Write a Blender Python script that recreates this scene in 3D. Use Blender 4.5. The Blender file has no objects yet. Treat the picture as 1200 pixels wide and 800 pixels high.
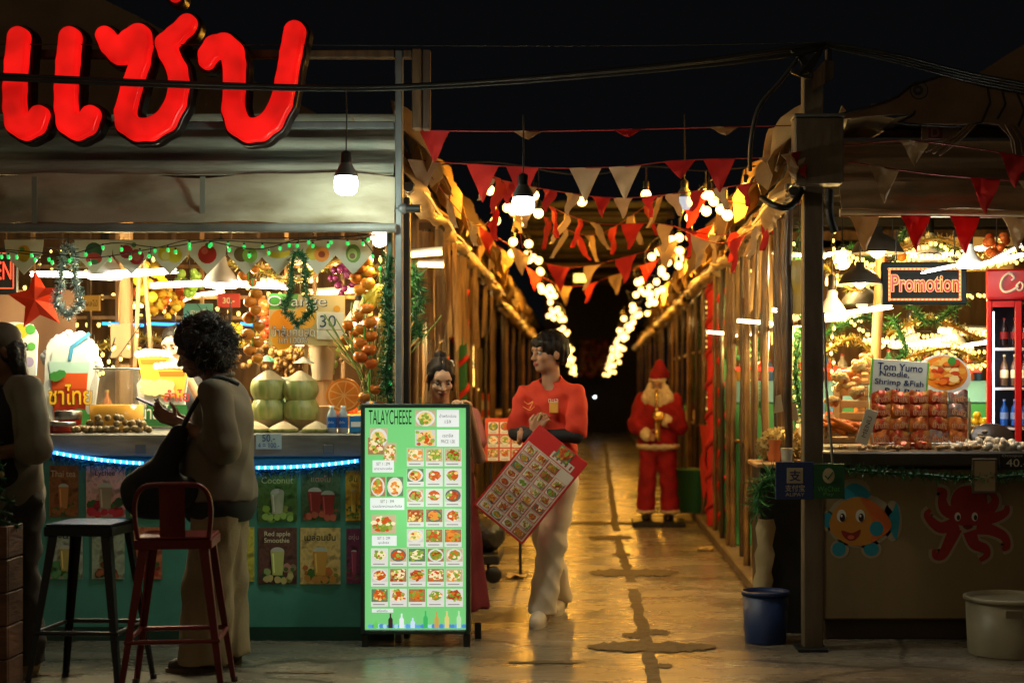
import bpy, math, random
import numpy as np
from mathutils import Vector, Matrix, Euler
PI = math.pi
SC = bpy.context.scene
COL = SC.collection
F, UC, VC, H = 1800.0, 690.0, 450.0, 1.40      # focal length in px of the photograph, vanishing point, eye height
def P(u, v, Y): return Vector(((u-UC)*Y/F, Y, H-(v-VC)*Y/F))
def X(u, Y): return (u-UC)*Y/F
def Z(v, Y): return H-(v-VC)*Y/F
V3 = Vector
# ------------------------------------------------------------------ materials
_MC = {}
def mk(name, c=(.5,.5,.5), rough=.6, metal=0.0, c2=None, scale=8.0, bump=0.0, bscale=None, spec=.5, emit=None, estr=0.0,
       trans=0.0, alpha=1.0, ior=1.45, stretch=(1,1,1), detail=5.0, c3=None, ttr=0.0, contrast=(.35,.65)):
    if name in _MC: return _MC[name]
    m = bpy.data.materials.new(name); m.use_nodes = True
    nt = m.node_tree; b = nt.nodes['Principled BSDF']
    def si(k, v):
        if k in b.inputs: b.inputs[k].default_value = v
    si('Base Color', (*c, 1)); si('Roughness', rough); si('Metallic', metal); si('Specular IOR Level', spec)
    si('Transmission Weight', trans); si('Alpha', alpha); si('IOR', ior)
    if emit is not None: si('Emission Color', (*emit, 1)); si('Emission Strength', estr)
    if c2 is not None or bump:
        tc = nt.nodes.new('ShaderNodeTexCoord'); mp = nt.nodes.new('ShaderNodeMapping')
        mp.inputs['Scale'].default_value = stretch
        nt.links.new(tc.outputs['Object'], mp.inputs['Vector'])
        nz = nt.nodes.new('ShaderNodeTexNoise'); nz.inputs['Scale'].default_value = scale; nz.inputs['Detail'].default_value = detail
        nt.links.new(mp.outputs[0], nz.inputs['Vector'])
        if c2 is not None:
            r = nt.nodes.new('ShaderNodeValToRGB')
            r.color_ramp.elements[0].position = contrast[0]; r.color_ramp.elements[0].color = (*c, 1)
            r.color_ramp.elements[1].position = contrast[1]; r.color_ramp.elements[1].color = (*c2, 1)
            if c3 is not None:
                e = r.color_ramp.elements.new((contrast[0]+contrast[1])/2); e.color = (*c3, 1)
            nt.links.new(nz.outputs['Fac'], r.inputs['Fac']); nt.links.new(r.outputs[0], b.inputs['Base Color'])
            if emit == 'base': pass
        if bump:
            bp = nt.nodes.new('ShaderNodeBump'); bp.inputs['Strength'].default_value = bump; bp.inputs['Distance'].default_value = .02
            n2 = nt.nodes.new('ShaderNodeTexNoise'); n2.inputs['Scale'].default_value = bscale or scale*3; n2.inputs['Detail'].default_value = 6
            nt.links.new(mp.outputs[0], n2.inputs['Vector'])
            nt.links.new(n2.outputs['Fac'], bp.inputs['Height']); nt.links.new(bp.outputs[0], b.inputs['Normal'])
    if ttr:      # thin cloth that lets light through
        tl = nt.nodes.new('ShaderNodeBsdfTranslucent'); mx = nt.nodes.new('ShaderNodeMixShader'); mx.inputs[0].default_value = ttr
        tl.inputs['Color'].default_value = (*c, 1)
        out = nt.nodes['Material Output']
        nt.links.new(b.outputs[0], mx.inputs[1]); nt.links.new(tl.outputs[0], mx.inputs[2]); nt.links.new(mx.outputs[0], out.inputs['Surface'])
    _MC[name] = m
    return m
def lin(r, g, b):
    f = lambda x: (x/255/12.92) if x/255 <= .04045 else ((x/255+.055)/1.055)**2.4
    return (f(r), f(g), f(b))
def flat(c, rough=.55):            # printed / plastic colour
    c = tuple(round(x, 3) for x in c)
    return mk('paint_%d_%d_%d_%d' % (c[0]*1000, c[1]*1000, c[2]*1000, rough*100), c, rough)
def glow(c, s):
    return mk('glow_%d_%d_%d_%d' % (c[0]*1000, c[1]*1000, c[2]*1000, s*100), (0.02,.02,.02), .5, emit=c, estr=s)
# ------------------------------------------------------------------ mesh collector
OFF = {}
class MB:
    def __init__(s): s.v = []; s.f = []; s.mi = []; s.sm = []; s.mats = []; s.M = None
    def _m(s, m):
        if m not in s.mats: s.mats.append(m)
        return s.mats.index(m)
    def add(s, vs, fs, m, smooth=False):
        b = len(s.v); k = s._m(m)
        if s.M is not None: vs = [s.M @ V3(p) for p in vs]
        s.v.extend([tuple(p) for p in vs])
        for f in fs: s.f.append(tuple(i+b for i in f)); s.mi.append(k); s.sm.append(smooth)
        return s
    def box(s, x0, x1, y0, y1, z0, z1, m):
        vs = [(x0,y0,z0),(x1,y0,z0),(x1,y1,z0),(x0,y1,z0),(x0,y0,z1),(x1,y0,z1),(x1,y1,z1),(x0,y1,z1)]
        return s.add(vs, [(0,3,2,1),(4,5,6,7),(0,1,5,4),(1,2,6,5),(2,3,7,6),(3,0,4,7)], m)
    def bbox(s, x0, x1, y0, y1, z0, z1, m, b=.006):       # box with chamfered edges
        ax = [(x0,x1),(y0,y1),(z0,z1)]; vs = []; fs = []
        import itertools
        idx = {}
        for sx, sy, sz in itertools.product((0,1), repeat=3):
            for a in range(3):
                p = [ax[0][sx], ax[1][sy], ax[2][sz]]
                for q in range(3):
                    if q != a: p[q] += b if (sx,sy,sz)[q] == 0 else -b
                idx[(sx,sy,sz,a)] = len(vs); vs.append(tuple(p))
        for a in range(3):
            q, r = (a+1)%3, (a+2)%3
            for sd in (0,1):
                c = []
                for (i,j) in ((0,0),(1,0),(1,1),(0,1)):
                    t = [0,0,0]; t[a] = sd; t[q] = i; t[r] = j; c.append(idx[(*t,a)])
                fs.append(tuple(c if sd else c[::-1]))
        for a in range(3):
            q, r = (a+1)%3, (a+2)%3
            for i in (0,1):
                for j in (0,1):
                    t0 = [0,0,0]; t0[q] = i; t0[r] = j; t1 = list(t0); t1[a] = 1
                    c = (idx[(*t0,q)], idx[(*t1,q)], idx[(*t1,r)], idx[(*t0,r)])
                    fs.append(c if (i == j) == False else c[::-1])
        for sx, sy, sz in itertools.product((0,1), repeat=3):
            c = tuple(idx[(sx,sy,sz,a)] for a in range(3)); fs.append(c if (sx+sy+sz)%2 else c[::-1])
        return s.add(vs, fs, m)
    def tube(s, pts, r, m, n=8, closed=False, caps=True, smooth=True):
        pts = [V3(p) for p in pts]; N = len(pts); vs = []; fs = []
        if N < 2: return s
        up = None
        for i, p in enumerate(pts):
            a = pts[(i-1) % N] if (closed or i > 0) else p; b = pts[(i+1) % N] if (closed or i < N-1) else p
            t = (b-a)
            if t.length < 1e-9: t = V3((0,0,1))
            t.normalize()
            if up is None:
                up = V3((0,0,1)) if abs(t.z) < .9 else V3((1,0,0))
            e = t.cross(up)
            if e.length < 1e-4: e = t.cross(V3((.3,1,.2)))
            e.normalize(); w = e.cross(t); up = w
            rr = r[i] if isinstance(r, (list, tuple)) else r
            for k in range(n):
                an = 2*PI*k/n; vs.append(p + e*(math.cos(an)*rr) + w*(math.sin(an)*rr))
        for i in range(N if closed else N-1):
            j = (i+1) % N
            for k in range(n):
                l = (k+1) % n; fs.append((i*n+k, i*n+l, j*n+l, j*n+k))
        s.add(vs, fs, m, smooth)
        if caps and not closed:
            s.add(vs[:n], [tuple(range(n))[::-1]], m); s.add(vs[-n:], [tuple(range(n))], m)
        return s
    def lathe(s, c, prof, m, n=16, smooth=True, R=None, sc=(1,1)):
        c = V3(c); vs = []; fs = []
        for (r, z) in prof:
            for k in range(n):
                a = 2*PI*k/n; q = V3((math.cos(a)*r*sc[0], math.sin(a)*r*sc[1], z))
                vs.append(c + (R @ q if R is not None else q))
        for i in range(len(prof)-1):
            for k in range(n):
                l = (k+1) % n; fs.append((i*n+k, i*n+l, (i+1)*n+l, (i+1)*n+k))
        s.add(vs, fs, m, smooth)
        if prof[0][0] > 1e-5: s.add(vs[:n], [tuple(range(n))[::-1]], m)
        if prof[-1][0] > 1e-5: s.add(vs[-n:], [tuple(range(n))], m)
        return s
    def ball(s, c, r, m, seg=12, ring=8, R=None, jit=0, rnd=None):
        rx, ry, rz = (r, r, r) if not isinstance(r, (tuple, list)) else r
        c = V3(c); vs = [c + (R @ V3((0,0,-rz)) if R else V3((0,0,-rz)))]; fs = []
        for i in range(1, ring):
            t = -PI/2 + PI*i/ring
            for k in range(seg):
                a = 2*PI*k/seg; j = 1 + (rnd.uniform(-jit, jit) if rnd else 0)
                q = V3((math.cos(t)*math.cos(a)*rx, math.cos(t)*math.sin(a)*ry, math.sin(t)*rz))*j
                vs.append(c + (R @ q if R else q))
        q = V3((0,0,rz)); vs.append(c + (R @ q if R else q)); L = len(vs)-1
        for k in range(seg): fs.append((0, 1+(k+1)%seg, 1+k))
        for i in range(ring-2):
            for k in range(seg):
                l = (k+1) % seg; fs.append((1+i*seg+k, 1+i*seg+l, 1+(i+1)*seg+l, 1+(i+1)*seg+k))
        for k in range(seg): fs.append((L, 1+(ring-2)*seg+k, 1+(ring-2)*seg+(k+1)%seg))
        return s.add(vs, fs, m, True)
    def prism(s, poly, y0, y1, m, side=None):               # outline in (x, z), front face at y0
        n = len(poly); A = sum(poly[i][0]*poly[(i+1)%n][1]-poly[(i+1)%n][0]*poly[i][1] for i in range(n))
        if A < 0: poly = poly[::-1]
        s.add([(x,y0,z) for x,z in poly], [tuple(range(n))], m)
        if y1 > y0:
            s.add([(x,y1,z) for x,z in poly], [tuple(range(n))[::-1]], side or m)
            s.add([(x,y0,z) for x,z in poly]+[(x,y1,z) for x,z in poly],
                  [(i, i+n, (i+1)%n+n, (i+1)%n) for i in range(n)], side or m)
        return s
    def sheet(s, g, m, t=0.0, smooth=True):                 # grid of points [i][j]; t: thickness
        a, b = len(g), len(g[0]); vs = [V3(p) for row in g for p in row]
        q = [(i*b+j, i*b+j+1, (i+1)*b+j+1, (i+1)*b+j) for i in range(a-1) for j in range(b-1)]
        s.add(vs, q, m, smooth)
        if t:
            N = [V3((0,0,0)) for _ in vs]
            for f in q:
                n = (vs[f[1]]-vs[f[0]]).cross(vs[f[3]]-vs[f[0]])
                for i in f: N[i] += n
            w = [p - (n.normalized()*t if n.length > 0 else V3((0,0,0))) for p, n in zip(vs, N)]
            s.add(w, [f[::-1] for f in q], m, smooth)
            rim = [j for j in range(b)] + [i*b+b-1 for i in range(1, a)] + [(a-1)*b+j for j in range(b-2, -1, -1)] + [i*b for i in range(a-2, 0, -1)]
            L = len(rim)
            s.add([vs[i] for i in rim]+[w[i] for i in rim], [(k, k+L, (k+1)%L+L, (k+1)%L) for k in range(L)], m)
        return s
    def text(s, txt, c, size, m, width=None, rot=0.0, shear=0.0, bold=0.0, y=0.003, align='CENTER', maxw=None):
        vs, fs = textmesh(txt, shear, bold)
        if not vs: return s
        x0 = min(p[0] for p in vs); x1 = max(p[0] for p in vs); z0 = min(p[1] for p in vs); z1 = max(p[1] for p in vs)
        k = size/max(z1-z0, 1e-6); kx = k if width is None else width/max(x1-x0, 1e-6)
        if maxw and (x1-x0)*kx > maxw: kx = maxw/(x1-x0)
        cx = (x0+x1)/2 if align == 'CENTER' else x0; cz = (z0+z1)/2; ca, sa = math.cos(rot), math.sin(rot); out = []
        for p in vs:
            a = (p[0]-cx)*kx; b = (p[1]-cz)*k
            out.append((c[0]+a*ca-b*sa, c[1]-y, c[2]+a*sa+b*ca))
        return s.add(out, fs, m)
    def tinsel(s, pts, R, mats, per_m=500, seed=1, core=True, w=.007, closed=False):
        rnd = random.Random(seed); pts = [V3(p) for p in pts]
        if closed: pts = pts+[pts[0]]
        if core: s.tube(pts, R*.22, mats[0], 5)
        for a, b in zip(pts, pts[1:]):
            n = max(2, int((b-a).length*per_m))
            for i in range(n):
                p = a.lerp(b, rnd.random()); d = V3((rnd.gauss(0,1), rnd.gauss(0,1), rnd.gauss(0,1))).normalized()
                e = d.cross(V3((rnd.gauss(0,1), rnd.gauss(0,1), rnd.gauss(0,1)))).normalized()*w*.5; L = R*rnd.uniform(.6, 1.15)
                s.add([p+e, p-e, p+d*L-e*.4, p+d*L+e*.4], [(0,1,2,3)], rnd.choice(mats))
        return s
    def build(s, name, parent=None, label=None, cat=None, group=None, loc=None, kind=None):
        if parent is not None: off = OFF[parent.name]
        elif loc is not None: off = V3(loc)
        else:
            xs = [p[0] for p in s.v]; ys = [p[1] for p in s.v]; zs = [p[2] for p in s.v]
            off = V3(((min(xs)+max(xs))/2, (min(ys)+max(ys))/2, min(zs)))
        me = bpy.data.meshes.new(name)
        me.from_pydata([(p[0]-off[0], p[1]-off[1], p[2]-off[2]) for p in s.v], [], s.f)
        for m in s.mats: me.materials.append(m)
        me.polygons.foreach_set('material_index', s.mi); me.polygons.foreach_set('use_smooth', s.sm); me.update()
        o = bpy.data.objects.new(name, me); COL.objects.link(o)
        if parent is not None: o.parent = parent; OFF[o.name] = off
        else: o.location = off; OFF[o.name] = off
        tag(o, label, cat, group, kind)
        return o
_TC = {}
def textmesh(txt, shear=0.0, bold=0.0):
    k = (txt, shear, bold)
    if k in _TC: return _TC[k]
    cu = bpy.data.curves.new('lettering', 'FONT'); cu.body = txt; cu.shear = shear; cu.offset = bold; cu.resolution_u = 4
    o = bpy.data.objects.new('lettering', cu); COL.objects.link(o)
    dg = bpy.context.evaluated_depsgraph_get(); me = bpy.data.meshes.new_from_object(o.evaluated_get(dg))
    vs = [tuple(v.co) for v in me.vertices]; fs = [tuple(p.vertices) for p in me.polygons]
    bpy.data.objects.remove(o); bpy.data.meshes.remove(me); bpy.data.curves.remove(cu)
    _TC[k] = (vs, fs); return vs, fs
def tag(o, label=None, cat=None, group=None, kind=None):
    if label: o['label'] = label
    if cat: o['category'] = cat
    if group: o['group'] = group
    if kind: o['kind'] = kind
    return o
def thing(name, label, cat, loc, group=None):
    o = bpy.data.objects.new(name, None); COL.objects.link(o); o.location = loc; o.empty_display_size = .1
    OFF[o.name] = V3(loc); return tag(o, label, cat, group)
def kids(o): return [c for c in bpy.data.objects if c.parent == o]
def dup(o, loc, label=None, rotz=None, group=None, scale=None):
    ch = {}
    for c in bpy.data.objects:
        if c.parent: ch.setdefault(c.parent, []).append(c)
    r = o.copy(); COL.objects.link(r); r.location = loc
    if rotz is not None: r.rotation_euler = (0, 0, rotz)
    if scale is not None: r.scale = (scale,)*3 if not isinstance(scale, tuple) else scale
    if label: r['label'] = label
    if group: r['group'] = group
    def rec(a, b):
        for c in ch.get(a, []):
            d = c.copy(); COL.objects.link(d); d.parent = b; rec(c, d)
    rec(o, r)
    return r
# ------------------------------------------------------------------ signed-distance bodies meshed with surface nets
class SDF:
    def __init__(s, lo, hi, h):
        s.lo = np.array(lo, float); s.h = h; s.n = np.ceil((np.array(hi)-s.lo)/h).astype(int)+1
        s.V = np.full(tuple(s.n), .2, np.float32)
    def _win(s, lo, hi):
        a = np.clip(np.floor((np.array(lo)-s.lo)/s.h).astype(int), 0, s.n-1); b = np.clip(np.ceil((np.array(hi)-s.lo)/s.h).astype(int)+1, 1, s.n)
        b = np.maximum(a+1, b)
        sl = tuple(slice(a[i], b[i]) for i in range(3))
        g = [s.lo[i]+np.arange(a[i], b[i])*s.h for i in range(3)]
        return sl, g[0][:,None,None], g[1][None,:,None], g[2][None,None,:]
    def _put(s, sl, d, k, op):
        A = s.V[sl]
        if op == 'u':
            if k > 0:
                h = np.clip(.5+.5*(A-d)/k, 0, 1); s.V[sl] = A*(1-h)+d*h-k*h*(1-h)
            else: s.V[sl] = np.minimum(A, d)
        else:
            d = -d
            if k > 0:
                h = np.clip(.5-.5*(A-d)/k, 0, 1); s.V[sl] = A*(1-h)+d*h+k*h*(1-h)
            else: s.V[sl] = np.maximum(A, d)
    def cap(s, a, b, ra, rb=None, k=.02, op='u', flat=None):
        rb = ra if rb is None else rb; a = np.array(a, float); b = np.array(b, float); R = max(ra, rb)+.06+k
        sl, x, y, z = s._win(np.minimum(a,b)-R, np.maximum(a,b)+R)
        ab = b-a; L = max(float(ab@ab), 1e-12)
        px, py, pz = x-a[0], y-a[1], z-a[2]
        t = np.clip((px*ab[0]+py*ab[1]+pz*ab[2])/L, 0, 1)
        qx, qy, qz = px-t*ab[0], py-t*ab[1], pz-t*ab[2]
        if flat is not None:      # squash across a direction
            f, amt = flat; f = np.array(f, float)/np.linalg.norm(f); dd = qx*f[0]+qy*f[1]+qz*f[2]
            d = np.sqrt(qx*qx+qy*qy+qz*qz+(amt*amt-1)*dd*dd)
        else: d = np.sqrt(qx*qx+qy*qy+qz*qz)
        s._put(sl, (d-(ra+(rb-ra)*t)).astype(np.float32), k, op); return s
    def chain(s, pts, rs, k=.02, op='u', flat=None):
        for i in range(len(pts)-1): s.cap(pts[i], pts[i+1], rs[i], rs[i+1], k, op, flat)
        return s
    def ell(s, c, r, k=.02, R=None, op='u'):
        c = np.array(c, float); r = np.array(r, float); M = max(r)+.06+k
        sl, x, y, z = s._win(c-M, c+M); x, y, z = x-c[0], y-c[1], z-c[2]
        if R is not None:
            m = np.array(R)  # columns: local axes
            x, y, z = m[0][0]*x+m[1][0]*y+m[2][0]*z, m[0][1]*x+m[1][1]*y+m[2][1]*z, m[0][2]*x+m[1][2]*y+m[2][2]*z
        q = np.sqrt((x/r[0])**2+(y/r[1])**2+(z/r[2])**2); q2 = np.sqrt((x/r[0]**2)**2+(y/r[1]**2)**2+(z/r[2]**2)**2)
        d = q*(q-1)/np.maximum(q2, 1e-6)
        s._put(sl, d.astype(np.float32), k, op); return s
    def cut(s, axis, val, keep='above'):
        g = s.lo[axis]+np.arange(s.n[axis])*s.h; sh = [1,1,1]; sh[axis] = -1
        d = (val-g if keep == 'above' else g-val).reshape(sh).astype(np.float32); s.V = np.maximum(s.V, d); return s
    def wrinkle(s, amp, fn):
        _, x, y, z = s._win(s.lo, s.lo+s.n*s.h)
        s.V = s.V + (amp*fn(x, y, z)).astype(np.float32); return s
    def mesh(s):
        V = s.V.copy(); V[0]=V[-1]=.2; V[:,0]=V[:,-1]=.2; V[:,:,0]=V[:,:,-1]=.2
        S = V < 0; nx, ny, nz = V.shape; C = (nx-1, ny-1, nz-1)
        # bounding window to save memory
        acc = np.zeros(C+(3,), np.float32); cnt = np.zeros(C, np.uint8)
        def cor(o): return tuple(slice(o[i], o[i]+C[i]) for i in range(3))
        for ax in range(3):
            o1, o2 = [i for i in range(3) if i != ax]
            for p in (0,1):
                for q in (0,1):
                    a = [0,0,0]; a[o1] = p; a[o2] = q; b = list(a); b[ax] = 1
                    m = S[cor(a)] != S[cor(b)]; ii = np.nonzero(m)
                    va = V[cor(a)][ii]; vb = V[cor(b)][ii]; t = va/(va-vb)
                    pos = np.tile(np.array(a, np.float32), (len(t),1)); pos[:,ax] += t
                    acc[ii] += pos; cnt[ii] += 1
        act = np.nonzero(cnt); idx = -np.ones(C, np.int32); idx[act] = np.arange(len(act[0]))
        co = (np.stack(act, 1)+acc[act]/cnt[act][:,None])*s.h+s.lo
        faces = []
        for ax in range(3):
            o1, o2 = (ax+1)%3, (ax+2)%3
            a = [slice(None)]*3; b = [slice(None)]*3
            a[ax] = slice(0, V.shape[ax]-1); b[ax] = slice(1, V.shape[ax])
            for o in (o1, o2): a[o] = slice(1, V.shape[o]-1); b[o] = slice(1, V.shape[o]-1)
            sa, sb = S[tuple(a)], S[tuple(b)]
            for flip in (False, True):
                m = (sa & ~sb) if not flip else (~sa & sb)
                i = np.stack(np.nonzero(m), 1)
                if not len(i): continue
                base = i.copy(); base[:,o1] += 1; base[:,o2] += 1
                def g(d1, d2):
                    q = base.copy(); q[:,o1] -= d1; q[:,o2] -= d2; return idx[q[:,0], q[:,1], q[:,2]]
                f = np.stack([g(1,1), g(0,1), g(0,0), g(1,0)], 1)
                faces.append(f if not flip else f[:, ::-1])
        return co, np.concatenate(faces) if faces else np.zeros((0,4), int)
def sdf_obj(S, name, parent, mats, T=None, pick=None, smooth_iter=1, label=None):
    co, fa = S.mesh()
    for _ in range(smooth_iter):
        acc = np.zeros_like(co); n = np.zeros(len(co))
        for k in range(4):
            for d in (1,3):
                np.add.at(acc, fa[:,k], co[fa[:,(k+d)%4]]); np.add.at(n, fa[:,k], 1)
        co = co*.4+acc/np.maximum(n,1)[:,None]*.6
    loc = co
    fc = loc[fa].mean(axis=1)
    mi = pick(fc) if pick else np.zeros(len(fa), int)
    if T is not None:
        R = np.array(T.to_3x3()); co = co @ R.T + np.array(T.translation)
    off = OFF[parent.name]; co = co-np.array(off)
    me = bpy.data.meshes.new(name); me.from_pydata(co.tolist(), [], fa.tolist())
    for m in (mats if isinstance(mats, (list, tuple)) else [mats]): me.materials.append(m)
    me.polygons.foreach_set('material_index', np.asarray(mi, dtype=np.int32)); me.polygons.foreach_set('use_smooth', np.ones(len(fa), bool)); me.update()
    o = bpy.data.objects.new(name, me); COL.objects.link(o); o.parent = parent; OFF[o.name] = off
    if label: o['label'] = label
    return o
def arc(c, r, a0, a1, n=12): return [(c[0]+r*math.cos(math.radians(a0+(a1-a0)*i/n)), c[1]+r*math.sin(math.radians(a0+(a1-a0)*i/n))) for i in range(n+1)]
def sag(a, b, s, n=16):
    a, b = V3(a), V3(b); return [a.lerp(b, i/n)-V3((0,0,s*4*(i/n)*(1-i/n))) for i in range(n+1)]
def crv(pts, n=8):            # Catmull-Rom through points
    pts = [V3(p) for p in pts]; out = []
    for i in range(len(pts)-1):
        p0 = pts[max(i-1,0)]; p1 = pts[i]; p2 = pts[i+1]; p3 = pts[min(i+2, len(pts)-1)]
        for k in range(n):
            t = k/n; out.append(.5*((2*p1)+(p2-p0)*t+(2*p0-5*p1+4*p2-p3)*t*t+(3*p1-p0-3*p2+p3)*t**3))
    out.append(pts[-1]); return out
def lamp(name, loc, watts, col, r=.04, kind='POINT'):
    l = bpy.data.lights.new(name, kind); l.energy = watts; l.color = col
    if kind == 'POINT': l.shadow_soft_size = r
    o = bpy.data.objects.new(name, l); COL.objects.link(o); o.location = loc
    return o
# ================================================================== camera, world, light
cam = bpy.data.cameras.new('camera'); co = bpy.data.objects.new('camera', cam); COL.objects.link(co)
co.location = (0, 0, H); co.rotation_euler = (PI/2, 0, 0); cam.sensor_width = 36; cam.lens = F/1200*36
cam.shift_x = -(UC-600)/1200; cam.shift_y = (VC-400)/1200; cam.clip_start = .1; cam.clip_end = 2000
cam.dof.use_dof = True; cam.dof.focus_distance = 8.5; cam.dof.aperture_fstop = 1.8
SC.camera = co
W = bpy.data.worlds.new('World'); SC.world = W; W.use_nodes = True
W.node_tree.nodes['Background'].inputs[0].default_value = (.9, .95, 1.1, 1); W.node_tree.nodes['Background'].inputs[1].default_value = .0026
SC.view_settings.view_transform = 'Standard'; SC.view_settings.look = 'None'; SC.view_settings.exposure = 0; SC.view_settings.gamma = 1
SC.view_settings.use_curve_mapping = False
SC.cycles.use_denoising = True; SC.cycles.use_light_tree = True; SC.cycles.sample_clamp_indirect = 4; SC.cycles.max_bounces = 6
SC.cycles.transparent_max_bounces = 12; SC.cycles.caustics_reflective = False; SC.cycles.caustics_refractive = False
sl = bpy.data.lights.new('street_glow', 'SUN'); sl.energy = .20; sl.angle = math.radians(70); sl.color = (1, .74, .42)
so = bpy.data.objects.new('street_glow', sl); COL.objects.link(so); so.rotation_euler = (math.radians(52), 0, math.radians(-25))
# ================================================================== palette
STEEL = mk('brushed_steel', (.42,.42,.40), .32, .9, c2=(.3,.29,.27), scale=6, stretch=(1,6,6))
GREYM = mk('painted_grey_metal', (.16,.17,.17), .5, .3, c2=(.09,.095,.1), scale=5)
DARKM = mk('dark_metal', (.03,.03,.03), .45, .5)
BLACK = mk('black_plastic', (.012,.012,.012), .4)
WHITE = mk('white_plastic', (.75,.75,.72), .4)
CABLE = mk('black_cable', (.012,.012,.011), .5)
TARP = mk('stained_cream_tarp', (.42,.37,.27), .6, c2=(.22,.17,.10), scale=2.2, bump=.5, bscale=7, stretch=(1,1,2.5), c3=(.36,.31,.22))
TARPG = mk('grey_tarp', (.38,.38,.31), .6, c2=(.20,.195,.15), scale=3, bump=.4, stretch=(.6,1,4))
TENT = mk('brown_tent_cloth', (.13,.075,.036), .8, c2=(.085,.048,.022), scale=2.5, bump=.3)
ROLL = mk('cream_roll_tarp', (.50,.34,.16), .45, c2=(.28,.17,.07), scale=3.5, bump=.6, bscale=9)
WOOD = mk('raw_pine', (.42,.25,.11), .6, c2=(.26,.14,.055), scale=4, stretch=(6,6,.7), bump=.2)
WOODD = mk('dark_wood', (.11,.062,.028), .6, c2=(.05,.028,.013), scale=5, stretch=(5,5,.8), bump=.2)
BAMB = mk('bamboo_pole', (.22,.125,.045), .32, c2=(.06,.034,.014), scale=4, stretch=(3,3,1.2), bump=.2)
BAMBD = mk('dark_bamboo', (.07,.04,.018), .35, c2=(.025,.015,.008), scale=4, stretch=(3,3,1.2), bump=.2)
GRN = mk('dark_green_tinsel', (.012,.075,.022), .45); GRN2 = mk('mid_green_tinsel', (.03,.16,.045), .4); GRN3 = mk('bright_green_tinsel', (.07,.30,.07), .4)
SNOW = mk('white_tinsel', (.6,.72,.72), .5)
REDC = mk('red_cloth', (.55,.018,.012), .75, c2=(.40,.012,.009), scale=9, bump=.2)
REDP = mk('red_paint', (.5,.02,.015), .4)
REDF = mk('red_flag_cloth', (.55,.03,.025), .8, c2=(.45,.02,.02), scale=10, ttr=.35)
CREF = mk('cream_flag_cloth', (.55,.42,.27), .8, c2=(.45,.33,.2), scale=10, ttr=.35)
SKIN = mk('tan_skin', (.40,.215,.125), .5, c2=(.36,.18,.10), scale=14, spec=.35)
SKIN2 = mk('brown_skin', (.26,.13,.075), .5, c2=(.22,.105,.058), scale=14, spec=.35)
LIP = mk('lips', (.36,.10,.08), .4)
HAIR = mk('black_hair', (.008,.006,.005), .55, c2=(.014,.010,.008), scale=40, stretch=(4,4,.5), bump=.3, bscale=60, spec=.25)
HAIRB = mk('dark_brown_hair', (.022,.013,.009), .55, c2=(.012,.007,.005), scale=30, bump=.6, bscale=50)
EYEW = mk('eye_white', (.36,.33,.30), .35); EYEB = mk('eye_dark', (.012,.008,.006), .2)
SKF_ = None
GLASS = mk('clear_glass', (.95,.97,.95), .03, trans=1.0, ior=1.3)
WARM = (1.0, .56, .17)
BULB = mk('warm_bulb_glass', (.8,.6,.3), .4, emit=(1.0,.56,.16), estr=6.5)
COOLB = mk('cool_led', (.8,.9,1), .4, emit=(.85,.95,1.0), estr=14)
PANEL = mk('white_led_panel', (.9,.9,.9), .4, emit=(1.0,.97,.9), estr=16)
PANELW = mk('warm_led_panel', (.9,.9,.9), .4, emit=(1.0,.80,.48), estr=11)
TUBEW = mk('warm_tube_light', (.9,.8,.6), .4, emit=(1.0,.66,.26), estr=5)
AMBER = mk('amber_glow_strip', (.6,.4,.1), .4, emit=(1.0,.50,.10), estr=.85)
GREENB = mk('green_mini_bulb', (.02,.3,.06), .3, emit=(.03,.75,.14), estr=.9)
YELB = mk('yellow_mini_bulb', (.5,.4,.1), .3, emit=(1.0,.66,.14), estr=4)
BLUEL = mk('blue_led_rope', (.02,.1,.4), .3, emit=(.03,.32,1.0), estr=3.0)
BLUEC = mk('pale_blue_led', (.3,.6,.9), .3, emit=(.25,.70,1.0), estr=5)
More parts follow.
